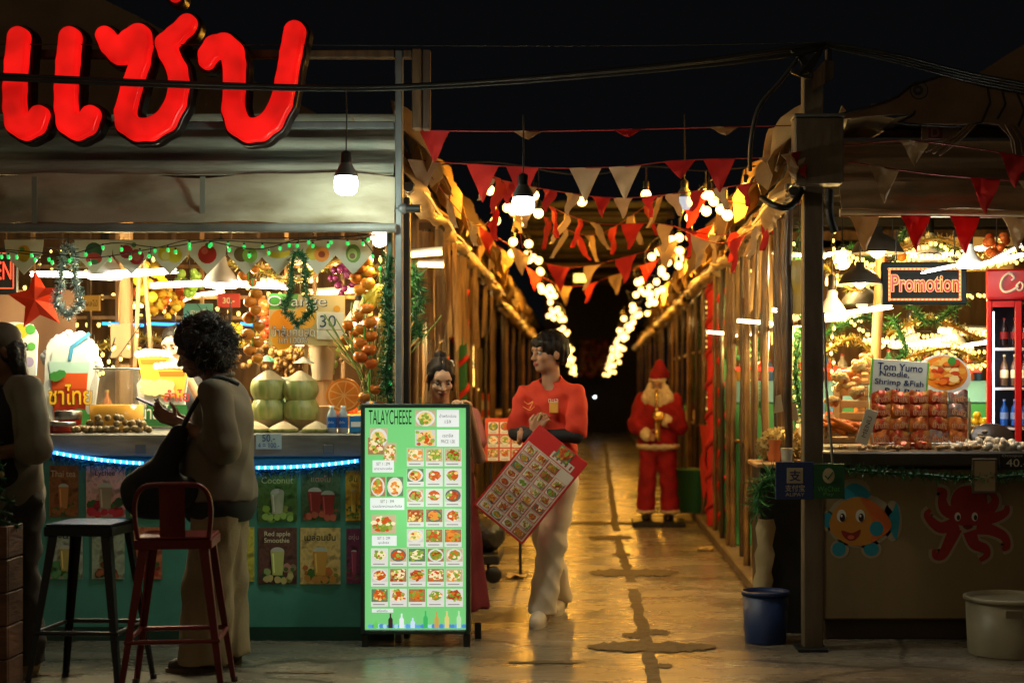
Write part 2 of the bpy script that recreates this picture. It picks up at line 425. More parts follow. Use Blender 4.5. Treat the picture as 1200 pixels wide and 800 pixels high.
# ================================================================== ground
def ground_mat():
    m = bpy.data.materials.new('worn_concrete'); m.use_nodes = True; nt = m.node_tree; b = nt.nodes['Principled BSDF']; L = nt.links
    tc = nt.nodes.new('ShaderNodeTexCoord')
    def noise(sc, st, det=6, ro=.6):
        mp = nt.nodes.new('ShaderNodeMapping'); mp.inputs['Scale'].default_value = st; L.new(tc.outputs['Object'], mp.inputs[0])
        n = nt.nodes.new('ShaderNodeTexNoise'); n.inputs['Scale'].default_value = sc; n.inputs['Detail'].default_value = det; n.inputs['Roughness'].default_value = ro
        L.new(mp.outputs[0], n.inputs['Vector']); return n.outputs['Fac']
    def ramp(f, pts):
        r = nt.nodes.new('ShaderNodeValToRGB')
        while len(r.color_ramp.elements) < len(pts): r.color_ramp.elements.new(.5)
        for e, (p, c) in zip(r.color_ramp.elements, pts): e.position = p; e.color = (*c, 1)
        L.new(f, r.inputs[0]); return r.outputs[0]
    a = ramp(noise(1.1, (.8,1,1)), [(.25,(.10,.088,.068)),(.42,(.20,.176,.135)),(.58,(.28,.245,.19)),(.8,(.15,.132,.10))])
    c = ramp(noise(22, (.45,1.7,1), 10, .8), [(.34,(.42,.42,.42)),(.5,(.85,.85,.85)),(.66,(1.15,1.15,1.15))])
    mx = nt.nodes.new('ShaderNodeMix'); mx.data_type = 'RGBA'; mx.blend_type = 'MULTIPLY'; mx.inputs[0].default_value = 1
    L.new(a, mx.inputs[6]); L.new(c, mx.inputs[7])
    # hairline cracks
    vo = nt.nodes.new('ShaderNodeTexVoronoi'); vo.feature = 'DISTANCE_TO_EDGE'; vo.inputs['Scale'].default_value = .55
    wn = nt.nodes.new('ShaderNodeMix'); wn.data_type = 'VECTOR'; wn.inputs[0].default_value = .12
    nn = nt.nodes.new('ShaderNodeTexNoise'); nn.inputs['Scale'].default_value = 3; nn.inputs['Detail'].default_value = 8
    L.new(tc.outputs['Object'], nn.inputs[0]); L.new(tc.outputs['Object'], wn.inputs[4]); L.new(nn.outputs['Color'], wn.inputs[5]); L.new(wn.outputs[1], vo.inputs['Vector'])
    cr = ramp(vo.outputs['Distance'], [(.0,(.25,.25,.25)),(.012,(1,1,1))])
    m2 = nt.nodes.new('ShaderNodeMix'); m2.data_type = 'RGBA'; m2.blend_type = 'MULTIPLY'; m2.inputs[0].default_value = .8
    L.new(mx.outputs[2], m2.inputs[6]); L.new(cr, m2.inputs[7]); L.new(m2.outputs[2], b.inputs['Base Color'])
    ro = ramp(noise(1.5, (.7,1.4,1), 7, .7), [(.32,(.13,)*3),(.5,(.26,)*3),(.68,(.42,)*3)]); L.new(ro, b.inputs['Roughness'])
    bp = nt.nodes.new('ShaderNodeBump'); bp.inputs['Strength'].default_value = .28; bp.inputs['Distance'].default_value = .012
    L.new(noise(9, (.22,1.6,1), 9, .65), bp.inputs['Height']); L.new(bp.outputs[0], b.inputs['Normal'])
    b.inputs['Specular IOR Level'].default_value = .55
    return m
CONC = ground_mat()
g = MB(); g.sheet([[(-150,-60,0),(-150,250,0)],[(150,-60,0),(150,250,0)]], CONC, smooth=False)
o = g.build('ground', kind='structure', loc=(0,0,0))
if o.data.polygons[0].normal.z < 0: o.data.flip_normals()
WET = mk('dark_patch_concrete', (.075,.057,.036), .6, c2=(.125,.097,.062), scale=14, bump=.5, spec=.12)
rnd = random.Random(5)
def ragged(cx, cy, lx, ly, n=60, j=.25, seed=0):
    r = random.Random(seed); pts = []
    for i in range(n):
        a = 2*PI*i/n; e = 1+r.uniform(-j, j)
        x = math.copysign(abs(math.cos(a))**.8, math.cos(a))*lx; y = math.copysign(abs(math.sin(a))**.9, math.sin(a))*ly*e
        pts.append((cx+x, cy+y))
    return pts
def patch(poly, z, m): g = MB(); g.add([(x,y,z) for x,y in poly], [tuple(range(len(poly)))], m); o = g.build('wet_patch', kind='structure'); \
    (o.data.flip_normals() if o.data.polygons[0].normal.z < 0 else None)
def G(u, v): Y = F*H/(v-VC); return (X(u, Y), Y)
# long dark repair strip down the alley and its cross puddles
strip = [((770,812),(742,690)), ((740,682),(722,628)), ((722,622),(709,520))]
for k, ((u0,v0),(u1,v1)) in enumerate(strip):
    a, b = G(u0,v0), G(u1,v1); n = 26; r = random.Random(k); Lp = []; Rp = []
    for i in range(n+1):
        t = i/n; x = a[0]+(b[0]-a[0])*t; y = a[1]+(b[1]-a[1])*t; w = .036
        Lp.append((x-w+r.uniform(-.012,.012), y)); Rp.append((x+w+r.uniform(-.012,.012), y))
    patch(Lp+Rp[::-1], .003, WET)
for k, (u,v,hu,hv) in enumerate([(763,758,76,5.5),(743,671,53,4),(728,650,11,2),(715,630,26,2.2),(712,613,60,1.6)]):
    c = G(u,v); Y1 = G(u,v-hv)[1]; patch(ragged(c[0], c[1], hu*c[1]/F, max(.03,(Y1-c[1])), 60, .35, k+7), .006, WET)
for k, (u,v,hu,hv) in enumerate([(770,741,16,3),(742,744,13,3.5),(778,780,10,2.5),(640,776,46,1.2),(40,790,60,1.5),(350,788,42,1.2)]):
    c = G(u,v); Y1 = G(u,v-hv)[1]; patch(ragged(c[0], c[1], hu*c[1]/F, max(.03,(Y1-c[1])), 40, .5, k+27), .004, WET)
# raised kerb along the right hand stalls
KERB = mk('kerb_concrete', (.17,.13,.085), .7, c2=(.10,.075,.05), scale=6, bump=.4)
k = MB(); k.bbox(1.08, 4.6, 8.85, 60, .0, .09, KERB, .012); k.build('kerb', kind='structure', loc=(1.1,8.9,0))
# ================================================================== roofs over the two rows and the alley
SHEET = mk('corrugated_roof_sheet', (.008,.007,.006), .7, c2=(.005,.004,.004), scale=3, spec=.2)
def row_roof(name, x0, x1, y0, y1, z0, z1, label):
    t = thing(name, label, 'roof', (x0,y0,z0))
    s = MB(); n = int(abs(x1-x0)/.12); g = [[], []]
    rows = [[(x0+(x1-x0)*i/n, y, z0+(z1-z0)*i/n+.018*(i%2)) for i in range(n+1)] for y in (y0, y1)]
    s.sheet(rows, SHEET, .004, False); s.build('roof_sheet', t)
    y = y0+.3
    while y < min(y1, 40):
        b = MB(); b.box(min(x0,x1), max(x0,x1), y, y+.06, min(z0,z1)-.14, min(z0,z1)-.06, mk('unlit_beam',(.012,.008,.005),.7)); b.build('rafter', t); y += 2.2  # rafters coloured near black, as if no lamplight reached them
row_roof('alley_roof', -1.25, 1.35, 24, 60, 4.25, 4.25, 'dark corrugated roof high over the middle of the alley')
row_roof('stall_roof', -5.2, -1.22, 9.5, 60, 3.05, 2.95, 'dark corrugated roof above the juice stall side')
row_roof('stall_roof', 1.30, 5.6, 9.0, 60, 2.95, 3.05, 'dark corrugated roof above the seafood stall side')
t = thing('roof_truss', 'dark cross beams with purlins under the alley roof', 'roof truss', (0,24,4.0))
for i, y in enumerate([24.2,26.5,29,31.5,34,37,40]):
    b = MB(); b.box(-1.25, 1.35, y, y+.05, 4.02-.02*(i%3), 4.08-.02*(i%3), mk('dusty_beam',(.06,.035,.015),.7)); b.build('beam', t)
# far end of the alley
e = MB(); e.box(-1.3, 1.4, 44, 44.1, 0, 4.4, mk('far_dark_wall', (.02,.016,.012), .8)); e.build('end_wall', None, 'dark wall closing the far end of the alley', 'wall')
e = MB(); e.ball(P(697,465,43.5), .022, COOLB, 8, 6); e.build('distant_lamp', None, 'small white lamp glowing at the dark far end of the alley', 'lamp')
for i, (u,v,Y) in enumerate([(680,326,30.0)]):
    t = thing('ceiling_lamp', 'small square yellow lamp under the alley roof', 'lamp', P(u,v,Y))
    q = MB(); p = P(u,v,Y); q.bbox(p.x-.16,p.x+.16,Y-.05,Y+.05,p.z-.10,p.z+.10,DARKM,.01); q.build('housing', t)
    q = MB(); q.box(p.x-.12,p.x+.12,Y-.058,Y-.052,p.z-.075,p.z-.005,glow((1,.72,.12),4)); q.box(p.x-.12,p.x+.12,Y-.058,Y-.052,p.z+.012,p.z+.075,glow((1,.72,.12),4)); q.build('light_panel', t)
# ================================================================== LEFT STALL: frame, awning, lit letters
YL = 8.4
t = thing('sign_scaffold', 'grey steel scaffold standing at the corner of the juice stall', 'scaffold', (X(468,8.35), 8.35, 0))
m = MB(); m.bbox(X(463.5,8.35), X(472,8.35), 8.32, 8.39, 0, Z(60,8.35), GREYM); m.build('post', t)
m = MB(); m.bbox(X(474,8.5), X(481,8.5), 8.46, 8.52, 0, Z(232,8.5), DARKM); m.build('post', t)
m = MB(); m.bbox(X(454,8.5), X(461,8.5), 8.46, 8.52, 1.13, Z(240,8.5), mk('dark_green_paint',(.03,.07,.05),.5)); m.build('post', t)
m = MB(); m.bbox(X(-120,8.35), X(463,8.35), 8.33, 8.385, Z(151,8.35), Z(143,8.35), GREYM); m.build('beam', t)
m = MB(); m.bbox(X(-120,8.35), X(463,8.35), 8.33, 8.38, Z(69,8.35), Z(59,8.35), WOODD); m.bbox(X(472.5,8.35), X(483,8.35), 8.33, 8.38, Z(69,8.35), Z(59,8.35), WOODD); m.build('beam', t)
m = MB(); m.bbox(X(483.5,8.35), X(494,8.35), 8.32, 8.40, Z(152,8.35), Z(58,8.35), WOODD); m.bbox(X(494.5,8.35), X(504,8.35), 8.34, 8.40, Z(152,8.35), Z(58,8.35), mk('dark_plank',(.05,.03,.02),.7)); m.build('upright', t)
m = MB(); p = P(473,246,8.40); m.tube([p+V3((-.05,-.06,0)), p+V3((.10,-.06,0))], .022, DARKM, 8); m.ball(p+V3((0,-.06,0)), .032, GREYM, 10, 6); m.build('pipe_clamp', t)
# awning: sloping top sheet with folds + hanging valance
t = thing('front_awning', 'stained cream tarp awning over the juice stall front', 'awning', (X(230,8.4), 8.4, 2.2))
rnd = random.Random(3)
def awn(u0, u1, Yf, v_top, v_bot, m, name, par, seed, amp=.02, ns=60, nz=10, flip=False):
    r = random.Random(seed); ph = [r.uniform(0,6) for _ in range(8)]; g = []
    for i in range(ns+1):
        u = u0+(u1-u0)*i/ns; row = []
        for j in range(nz+1):
            q = j/nz; v = v_top+(v_bot-v_top)*q; x = X(u,Yf)
            y = Yf - .05*q + amp*(math.sin(x*3+ph[0]+q*2)+.6*math.sin(x*7.3+ph[1]-q*3)+.5*math.sin(q*9+x*1.3+ph[2]))*(.3+q)
            z = Z(v,Yf) + .012*math.sin(x*5+ph[3])*(1-q) + .006*math.sin(x*11+ph[4])
            row.append((x,y,z))
        g.append(row)
    q = MB(); q.sheet(g, m, .006); return q.build(name, par)
awn(-120, 463, 8.34, 205, 262, TARP, 'valance', t, 11)
# top sheet with deep horizontal folds
g = []; r = random.Random(8); NS = 50
for i in range(NS+1):
    x = X(-120,8.4)+(X(462,8.4)-X(-120,8.4))*i/NS; row = []
    for j in range(17):
        q = j/16; y = 8.36+.42*q; z0 = 2.535+.40*q; hang = .035*math.sin(q*15+.7*math.sin(x*1.1)+x*.25)+.02*math.sin(q*31+x*1.7)
        row.append((x, y-1.1*hang*min(1,q*5)*(1-.5*q), z0))
    g.append(row)
m = MB(); m.sheet(g, TARPG, .006); m.build('top_sheet', t)
m = MB(); m.tube([(X(-120,8.29),8.29,Z(267,8.29)), (X(464,8.29),8.29,Z(267,8.29))], .026, mk('grey_roller',(.20,.20,.18),.5,c2=(.13,.125,.11),scale=4), 10); m.build('roller', t)
for u in (40, 237):
    m = MB(); m.box(X(u-3,8.26), X(u+3,8.26), 8.262, 8.268, Z(262,8.3), Z(208,8.3), mk('tarp_strap',(.20,.19,.15),.7)); m.build('strap', t)
# inner ceiling lining behind the valance so lamps light a cloth
m = MB(); m.sheet([[(X(-120,8.4),8.5,2.50),(X(-120,8.4),11.6,2.62)],[(X(462,8.4),8.5,2.50),(X(462,8.4),11.6,2.62)]], mk('stall_lining',(.16,.09,.045),.8,c2=(.1,.055,.03),scale=2), .01, False); m.build('lining', t)
# brown peaked tent behind the letters
t = thing('peaked_tent', 'brown peaked tent roof behind the red letter sign', 'tent', (-3.3, 9.5, 3.0))
apex = V3((-3.9,10.2,4.32)); a = V3((X(392,9.5),9.5,3.0)); b = V3((-6.3,9.5,3.0)); c = V3((X(392,9.5),12.5,3.0)); d = V3((-6.3,12.5,3.0))
def tri_grid(p, q, r_, n=14, seed=0):
    rr = random.Random(seed); g = []
    for i in range(n+1):
        s_ = i/n; A = p.lerp(q, s_); B = p.lerp(r_, s_); row = [A.lerp(B, j/n)+V3((0,0,-.05*math.sin(PI*j/n)*s_ + .01*math.sin(j*1.9+i))) for j in range(n+1)]
        g.append(row)
    return g
for pq in ((b,a),(a,c),(c,d),(d,b)):
    m = MB(); m.sheet(tri_grid(apex, pq[0], pq[1]), TENT, .006); m.build('roof_panel', t)
m = MB(); m.tube([a, b], .03, DARKM, 6); m.build('eave_pole', t)
# lit channel letters
def lit_acrylic():        # translucent red faces glow unevenly over their inner lamps
    m = mk('lit_red_acrylic', (.16,.004,.004), .3, emit=(1.0,.008,.006), estr=.8); nt = m.node_tree; b = nt.nodes['Principled BSDF']; tc = nt.nodes.new('ShaderNodeTexCoord'); n = nt.nodes.new('ShaderNodeTexNoise'); n.inputs['Scale'].default_value = 5.5; n.inputs['Detail'].default_value = 2; mr = nt.nodes.new('ShaderNodeMapRange'); mr.inputs[1].default_value = .3; mr.inputs[2].default_value = .7; mr.inputs[3].default_value = .5; mr.inputs[4].default_value = 1.0
    nt.links.new(tc.outputs['Object'], n.inputs[0]); nt.links.new(n.outputs['Fac'], mr.inputs[0]); nt.links.new(mr.outputs[0], b.inputs['Emission Strength']); return m
RED = lit_acrylic()
RED2 = mk('lit_red_core', (.4,.01,.01), .35, emit=(1.0,.012,.008), estr=.95)
RIM = mk('dark_letter_return', (.012,.006,.005), .3)
t = thing('letter_sign', 'large red glowing handwritten letter sign above the cream awning', 'lit sign', (X(180,8.22), 8.22, Z(165,8.22)))
def letter(paths, name='letter', Y=8.22):
    s1 = F/Y
    def build(ex, nm, mt, yc, hy, par):
        P3 = [[((u-UC)/s1, H-(v-VC)/s1, r/s1) for u,v,r in p] for p in paths]
        xs = [q[0] for p in P3 for q in p]; zs = [q[1] for p in P3 for q in p]; rr = max(q[2] for p in P3 for q in p)+ex+.03
        S = SDF((min(xs)-rr, -hy-.03, min(zs)-rr), (max(xs)+rr, hy+.03, max(zs)+rr), .0085)
        for p in P3:
            for i in range(len(p)-1):
                S.cap((p[i][0],0,p[i][1]), (p[i+1][0],0,p[i+1][1]), p[i][2]+ex, p[i+1][2]+ex, .012)
        # flatten: evaluate planar distance by re-doing caps with y removed
        _, x, y, z = S._win(S.lo, S.lo+S.n*S.h); mid = S.V[:, S.n[1]//2:S.n[1]//2+1, :]
        e = .014; dy = np.abs(y)-hy+e; d2 = mid+e
        S.V = (np.sqrt(np.maximum(d2,0)**2+np.maximum(dy,0)**2)-e+np.minimum(np.maximum(d2,dy),0)).astype(np.float32)
        return sdf_obj(S, nm, par, mt, Matrix.Translation((0,yc,0)))
    L = build(0, name, [RED], Y-.02, .05, t)
    build(.018, 'letter_return', [RIM], Y+.055, .06, L)
e_ = lambda x0: [(x0+1,46,12.5),(x0-2,75,12.5),(x0-4,105,12.5),(x0-4,128,12.5),(x0-1,146,13),(x0+8,152,13),(x0+19,147,12.5),(x0+25,136,11)]
letter([e_(24)]); letter([e_(84)])
letter([crv_ for crv_ in [[(126,44,11),(133,55,12.5),(142,64,13),(150,68,8)], [(146,64,12),(155,50,13),(165,44,13.5),(169,55,11),(166,75,10.5),(156,105,11),(149,133,11.5),(151,146,12.5),(162,153,13),(178,153,12.5),(196,143,12),(208,122,11),(212,100,11),(209,82,11),(200,65,11),(196,53,11),(207,44,11),(219,33,10.5),(222,29,10.5)]]])
letter([[(244,74,9),(246,66,11),(254,57,13),(265,55,13.5),(273,62,13.5),(276,76,12.5),(276,105,12),(275,130,12.5),(281,147,13.5),(292,154,13.5),(306,153,13),(320,143,12.5),(331,122,12),(337,95,12),(342,65,12),(347,39,12.5)]])
letter([[(208,-26,8),(206,-4,8)]], 'tone_mark')
# ================================================================== counter with posters
TEAL = mk('teal_counter_paint', (.10,.38,.32), .5, c2=(.06,.25,.21), scale=2, bump=.1)
t = thing('juice_counter', 'teal painted juice counter with a steel worktop', 'counter', (X(210,YL), YL, 0))
m = MB(); m.bbox(X(-130,YL), X(462,YL), YL, YL+.9, .0, 1.0, TEAL, .01); m.build('front_panel', t)
m = MB(); m.box(X(-130,YL), X(462,YL), YL-.006, YL, .0, .075, mk('dark_green_skirting',(.012,.05,.035),.5)); m.build('skirting', t)
m = MB(); m.bbox(X(-130,YL), X(466,YL), YL-.05, YL+.92, 1.005, 1.13, mk('worktop_steel',(.34,.33,.29),.38,.7,c2=(.22,.21,.18),scale=5,stretch=(1,5,5)), .008); m.build('worktop', t)
for u in (165,385):
    m = MB(); p = P(u,525,YL-.052); m.bbox(p.x-.028,p.x+.028,YL-.058,YL-.05,p.z-.03,p.z+.02,mk('socket_plate',(.12,.11,.1),.6),.003); m.build('socket_plate', t)
def cup(mb, x, z, w, h, y, c, lid=True, top=None):
    mb.prism([(x-w*.36,z),(x+w*.36,z),(x+w*.5,z+h),(x-w*.5,z+h)], y, y, flat(c)); 
    mb.prism([(x-w*.28,z+h*.1),(x-w*.18,z+h*.1),(x-w*.26,z+h*.92),(x-w*.38,z+h*.92)], y-.0006, y-.0006, flat(tuple(min(1,q*1.6+.06) for q in c)))
    if lid: mb.prism([(x+w*.5*math.cos(a), z+h+w*.32*max(0,math.sin(a))) for a in [PI*i/10 for i in range(11)]], y-.0004, y-.0004, flat(top or (.6,.6,.55)))
def blob(mb, x, z, r, y, c, n=9, rx=1.0, rd=None):
    mb.prism([(x+r*rx*math.cos(2*PI*i/n)*(rd.uniform(.8,1.15) if rd else 1), z+r*math.sin(2*PI*i/n)*(rd.uniform(.8,1.15) if rd else 1)) for i in range(n)], y, y, flat(c))
POST = [ # u0,u1,v0,v1, background, drink, fruit, title, title colour, label
 (58,92,545,605,(.16,.06,.02),(.45,.20,.06),(.3,.12,.04),'Thai tea',(.7,.5,.3),'dark amber tea poster at the far edge of the teal counter, upper row'),
 (101,147,545,606,(.42,.25,.24),(.34,.28,.2),(.45,.03,.05),'Lychee',(.10,.03,.03),'pink lychee drink poster on the teal counter front'),
 (151,197,545,606,(.06,.16,.07),(.30,.42,.22),(.45,.5,.4),'น้ำใบเตย',(.6,.7,.5),'green leaf drink poster behind the red stool backrest'),
 (303,348,553,611,(.05,.11,.03),(.42,.46,.36),(.26,.42,.10),'Coconut',(.5,.6,.3),'coconut shake poster with a cut green coconut'),
 (354,399,551,610,(.05,.09,.05),(.30,.03,.03),(.45,.10,.06),'แตงโม',(.6,.3,.2),'poster of two red watermelon drinks'),
 (405,424,551,610,(.42,.25,.03),(.55,.35,.05),(.12,.22,.04),'ส้ม',(.1,.1,.02),'yellow poster half hidden behind the lit menu board, upper row'),
 (58,97,617,678,(.24,.27,.22),(.40,.33,.10),(.12,.3,.12),'มะนาว',(.05,.1,.04),'pale lime drink poster behind the black stool'),
 (108,146,617,678,(.20,.24,.18),(.42,.26,.14),(.35,.12,.05),'ลิ้นจี่',(.1,.05,.04),'pale drink poster between the two stools'),
 (156,190,617,678,(.30,.10,.05),(.45,.14,.10),(.4,.05,.04),'แอปเปิล',(.6,.5,.3),'reddish drink poster behind the red stool legs'),
 (262,298,617,681,(.30,.26,.04),(.42,.36,.05),(.45,.33,.05),'มะม่วง',(.03,.02,.01),'yellow mango drink poster beside the standing woman'),
 (303,348,618,684,(.07,.03,.025),(.40,.42,.14),(.45,.38,.16),'Red apple\nSmoothie',(.75,.7,.5),'red apple smoothie poster on the teal counter'),
 (352,399,618,684,(.40,.26,.10),(.55,.25,.05),(.5,.2,.04),'เมล่อนปั่น',(.03,.02,.02),'cream melon shake poster with a tall orange cup'),
 (406,424,619,683,(.10,.02,.05),(.30,.05,.10),(.3,.05,.1),'องุ่น',(.6,.4,.4),'dark purple poster half hidden behind the lit menu board, lower row'),
]
for i, (u0,u1,v0,v1,bg,dr,fr,ti,tc_,lb) in enumerate(POST):
    bg = tuple(min(.75,q*1.6) for q in bg); dr = tuple(min(.8,q*1.4) for q in dr); m = MB(); r = random.Random(i); Y = YL-.004; x0,x1,z0,z1 = X(u0,Y),X(u1,Y),Z(v1,Y),Z(v0,Y); w = x1-x0; h = z1-z0
    m.box(x0,x1,Y-.0025,Y,z0,z1,mk('poster_print_%d'%i, bg, .45, c2=tuple(q*.6 for q in bg), scale=18, c3=tuple(min(1,q*1.5) for q in bg)))
    for k in range(16): blob(m, x0+w*r.uniform(.1,.9), z0+h*r.uniform(.05,.30), w*r.uniform(.05,.13), Y-.003-.0003*k, tuple(q*r.uniform(.6,1.4) for q in (fr if k%3 else (.06,.14,.04))), rd=r)
    two = i in (4,)
    for k in range(2 if two else 1): cup(m, x0+w*(.5 if not two else .34+.34*k), z0+h*(.16-.06*k), w*.36, h*.42, Y-.0085-.002*k, dr)
    for k in range(5): blob(m, x0+w*(.2+.15*k+r.uniform(-.04,.04)), z0+h*r.uniform(.06,.14), w*.09, Y-.0125-.0003*k, tuple(min(1,q*1.3) for q in fr), rd=r)
    m.text(ti, (x0+w*.5, Y-.012, z0+h*.84), h*(.2 if '\n' in ti else .13), flat(tc_), bold=.01, maxw=w*.86)
    m.build('drink_poster', None, lb, 'poster', 'drink posters on the teal counter')
# blue LED ropes with blue tinsel hung along the counter front
BT = [mk('dark_blue_tinsel',(.01,.05,.14),.4), mk('teal_tinsel',(.01,.10,.12),.4)]
for (u0,v0,u1,v1,lb) in [(57,526,168,540,'blue LED rope with tinsel along the counter edge behind the woman'),(172,540,298,546,'blue LED rope with tinsel hidden behind the woman in brown'),(300,545,420,537,'blue LED rope with tinsel under the coconut display')]:
    a, b = P(u0,v0,YL-.08), P(u1,v1,YL-.08); t = thing('led_rope', lb, 'light rope', a, 'blue light ropes on the juice counter'); pts = sag(a, b, .01, 14)
    m = MB(); m.tube([p+V3((0,0,-.012)) for p in pts], .011, BLUEL, 6); m.build('rope', t)
    m = MB(); L = (b-a).length; n = int(L/.034)
    for i in range(n): p = a.lerp(b, (i+.5)/n)+V3((0,-.012,-.012-.04*(i+.5)/n*(1-(i+.5)/n))); m.ball(p, (.0065,.006,.010), BLUEC, 6, 4)
    o = m.build('led', t); o['kind'] = 'stuff'
    m = MB(); m.tinsel([p+V3((0,.01,-.035)) for p in pts], .05, BT, 900, 3, core=False, w=.006); m.build('tinsel', t)
# far-left cream cloth inside the stall
m = MB(); m.sheet([[(X(-60+i*12.5,9.9),9.9+.03*math.sin(i),Z(500-(j*16),9.9)) for j in range(11)] for i in range(13)], mk('pinkish_cloth_wall',(.42,.23,.14),.8,c2=(.30,.16,.09),scale=2), .01); m.build('cloth_screen', None, 'tan cloth screen behind the big tea cup cutout', 'screen')
# ================================================================== LEFT STALL: what hangs and stands in it
def bulb_lamp(name, p, r, label, lit=True, cord=0.5, par_grp=None, warm=False, watts=0, col=(.9,.97,1)):
    t = thing(name, label, 'lamp', p, par_grp); x, y, z = p
    m = MB(); m.lathe((x,y,z), [(0,-r*1.05),(r*.6,-r*1.0),(r*.93,-r*.75),(r,-r*.3),(r,.2*r),(r*.9,.55*r)], (COOLB if lit else mk('unlit_diffuser',(.5,.6,.7),.4,emit=(.5,.7,1),estr=.5)), 14); m.build('globe', t)
    m = MB(); m.lathe((x,y,z), [(r*1.02,.50*r),(r*.95,.8*r),(r*.55,1.5*r),(r*.42,1.7*r)], GREYM, 14); m.lathe((x,y,z), [(r*.45,1.68*r),(r*.45,2.5*r),(r*.2,2.7*r)], BLACK, 10); m.build('socket', t)
    m = MB(); m.tube([(x,y,z+2.6*r),(x+.003,y,z+2.6*r+cord*.5),(x,y,z+2.6*r+cord)], .004, CABLE, 5); m.build('cord', t)
    if watts: lamp(name+'_light', (x, y-.0, z-r*1.3), watts, col, r)
    return t
bulb_lamp('led_bulb', P(405.5,214,7.85), .060, 'large white LED bulb lit in front of the cream awning', cord=.33, watts=26, col=(.80,1,.80))
bulb_lamp('led_bulb', P(613,238,7.7), .055, 'white LED bulb lit among the bunting over the alley', cord=.30, watts=36, col=(1,.83,.58))
bulb_lamp('led_bulb', P(802,236,10.5), .055, 'grey capped LED bulb with barely lit underside above the alley', lit=False, cord=.45, watts=0)
def panel_lamp(p, s, label, mt, wings=((-1,.12,.02),(1,.14,.05),(.3,-.1,.03)), tilt=0.0, cord=.35, watts=20, col=(1,.83,.43), grp='folding panel lamps'):
    t = thing('panel_lamp', label, 'lamp', p, grp); x, y, z = p
    m = MB(); m.lathe((x,y,z), [(.075*s,.0),(.08*s,.012*s),(.06*s,.045*s),(.03*s,.085*s),(.02*s,.13*s)], WHITE, 16); m.build('housing', t)
    m = MB(); m.lathe((x,y,z), [(0,-.018*s),(.07*s,-.014*s),(.078*s,-.002*s)], mt, 16); m.build('diffuser', t)
    for (dx, dy, dz) in wings:
        d = V3((dx,dy,0)).normalized(); L = .24*s; a = V3((x,y,z))+d*.075*s; b = a+d*L+V3((0,0,dz*s)); n = V3((-d.y,d.x,0)); m = MB(); g = []
        for q in range(7):
            k = q/6; w = .058*s*(1-.35*abs(k-.45)**2*4); c = a.lerp(b, k); g.append([c-n*w, c-n*w*.4+V3((0,0,-.006*s)), c+n*w*.4+V3((0,0,-.006*s)), c+n*w])
        m.sheet(g, mt, .0); m.sheet([[q_+V3((0,0,.014*s)) for q_ in row[::-1]] for row in g], WHITE, .0); m.build('light_wing', t)
    m = MB(); m.lathe((x,y,z), [(.022*s,.125*s),(.022*s,.20*s),(.008,.21*s)], BLACK, 10); m.tube([(x,y,z+.2*s),(x,y,z+.2*s+cord)], .004, CABLE, 5); m.build('cord', t)
    if watts: lamp('panel_lamp_light', (x, y, z-.08), watts, col, .09)
    return t
panel_lamp(P(123,323,8.85), 1.3, 'bright folding panel lamp above the tea cup cutout', PANEL, ((-1,-.1,.0),(1,.05,.02),(.9,-.6,0)), watts=68)
panel_lamp(P(259,333,8.95), 1.3, 'bright folding panel lamp above the curly haired woman', PANEL, ((-1,.05,-.01),(1,-.1,-.02),(.7,.8,0)), watts=68)
for (u,v,Y,s,lb,w) in [(420,378,10.6,1.2,'warm panel lamp behind the hanging plastic tomatoes',50),(352,442-40,10.7,1.0,'warm panel lamp low behind the orange juice sign',0),(205,350,11.0,1.1,'warm panel lamp over the plastic flowers at the back of the juice stall',50)]:
    panel_lamp(P(u,v,Y), s, lb, PANELW, watts=w, col=(1,.66,.22))
def globe_lamp(p, r, label, mt, grp=None):
    t = thing('globe_lamp', label, 'lamp', p, grp); m = MB(); m.ball(p, r, mt, 16, 10); m.build('globe', t)
    m = MB(); m.lathe(p, [(r*.5,r*.85),(r*.5,r*1.5),(.006,r*1.6),(.006,r*4)], BLACK, 10); m.build('socket', t)
globe_lamp(P(445,279,8.75), .052, 'round warm lamp beside the post at the juice stall corner', mk('warm_white_globe',(.9,.8,.6),.4,emit=(1,.85,.55),estr=7)); lamp('globe_light', P(445,300,8.7), 22, (1,.70,.34), .05)
for i,(u0,v0,u1,v1,Y) in enumerate([(480,299,518,296,9.4),(488,310,520,311,9.9),(330,308,400,312,11.2),(300,330,372,328,11.2),(360,345,450,338,11.2),(150,360,210,352,11.6)]):
    a, b = P(u0,v0,Y), P(u1,v1,Y); t = thing('tube_lamp', ['upper short tube lamp beside the corner post','lower short tube lamp beside the corner post','tube lamp at the back above the orange juice sign','tube lamp right of the curly haired woman at the back','tube lamp low behind the tomatoes','tube lamp behind the cardboard post'][i], 'lamp', a, 'tube lamps of the juice stall')
    m = MB(); m.tube([a, b], .016, TUBEW, 8); m.build('tube', t); m = MB(); m.tube([a+V3((0,.01,.026)), b+V3((0,.01,.026))], .014, WHITE, 6); m.build('fitting', t)
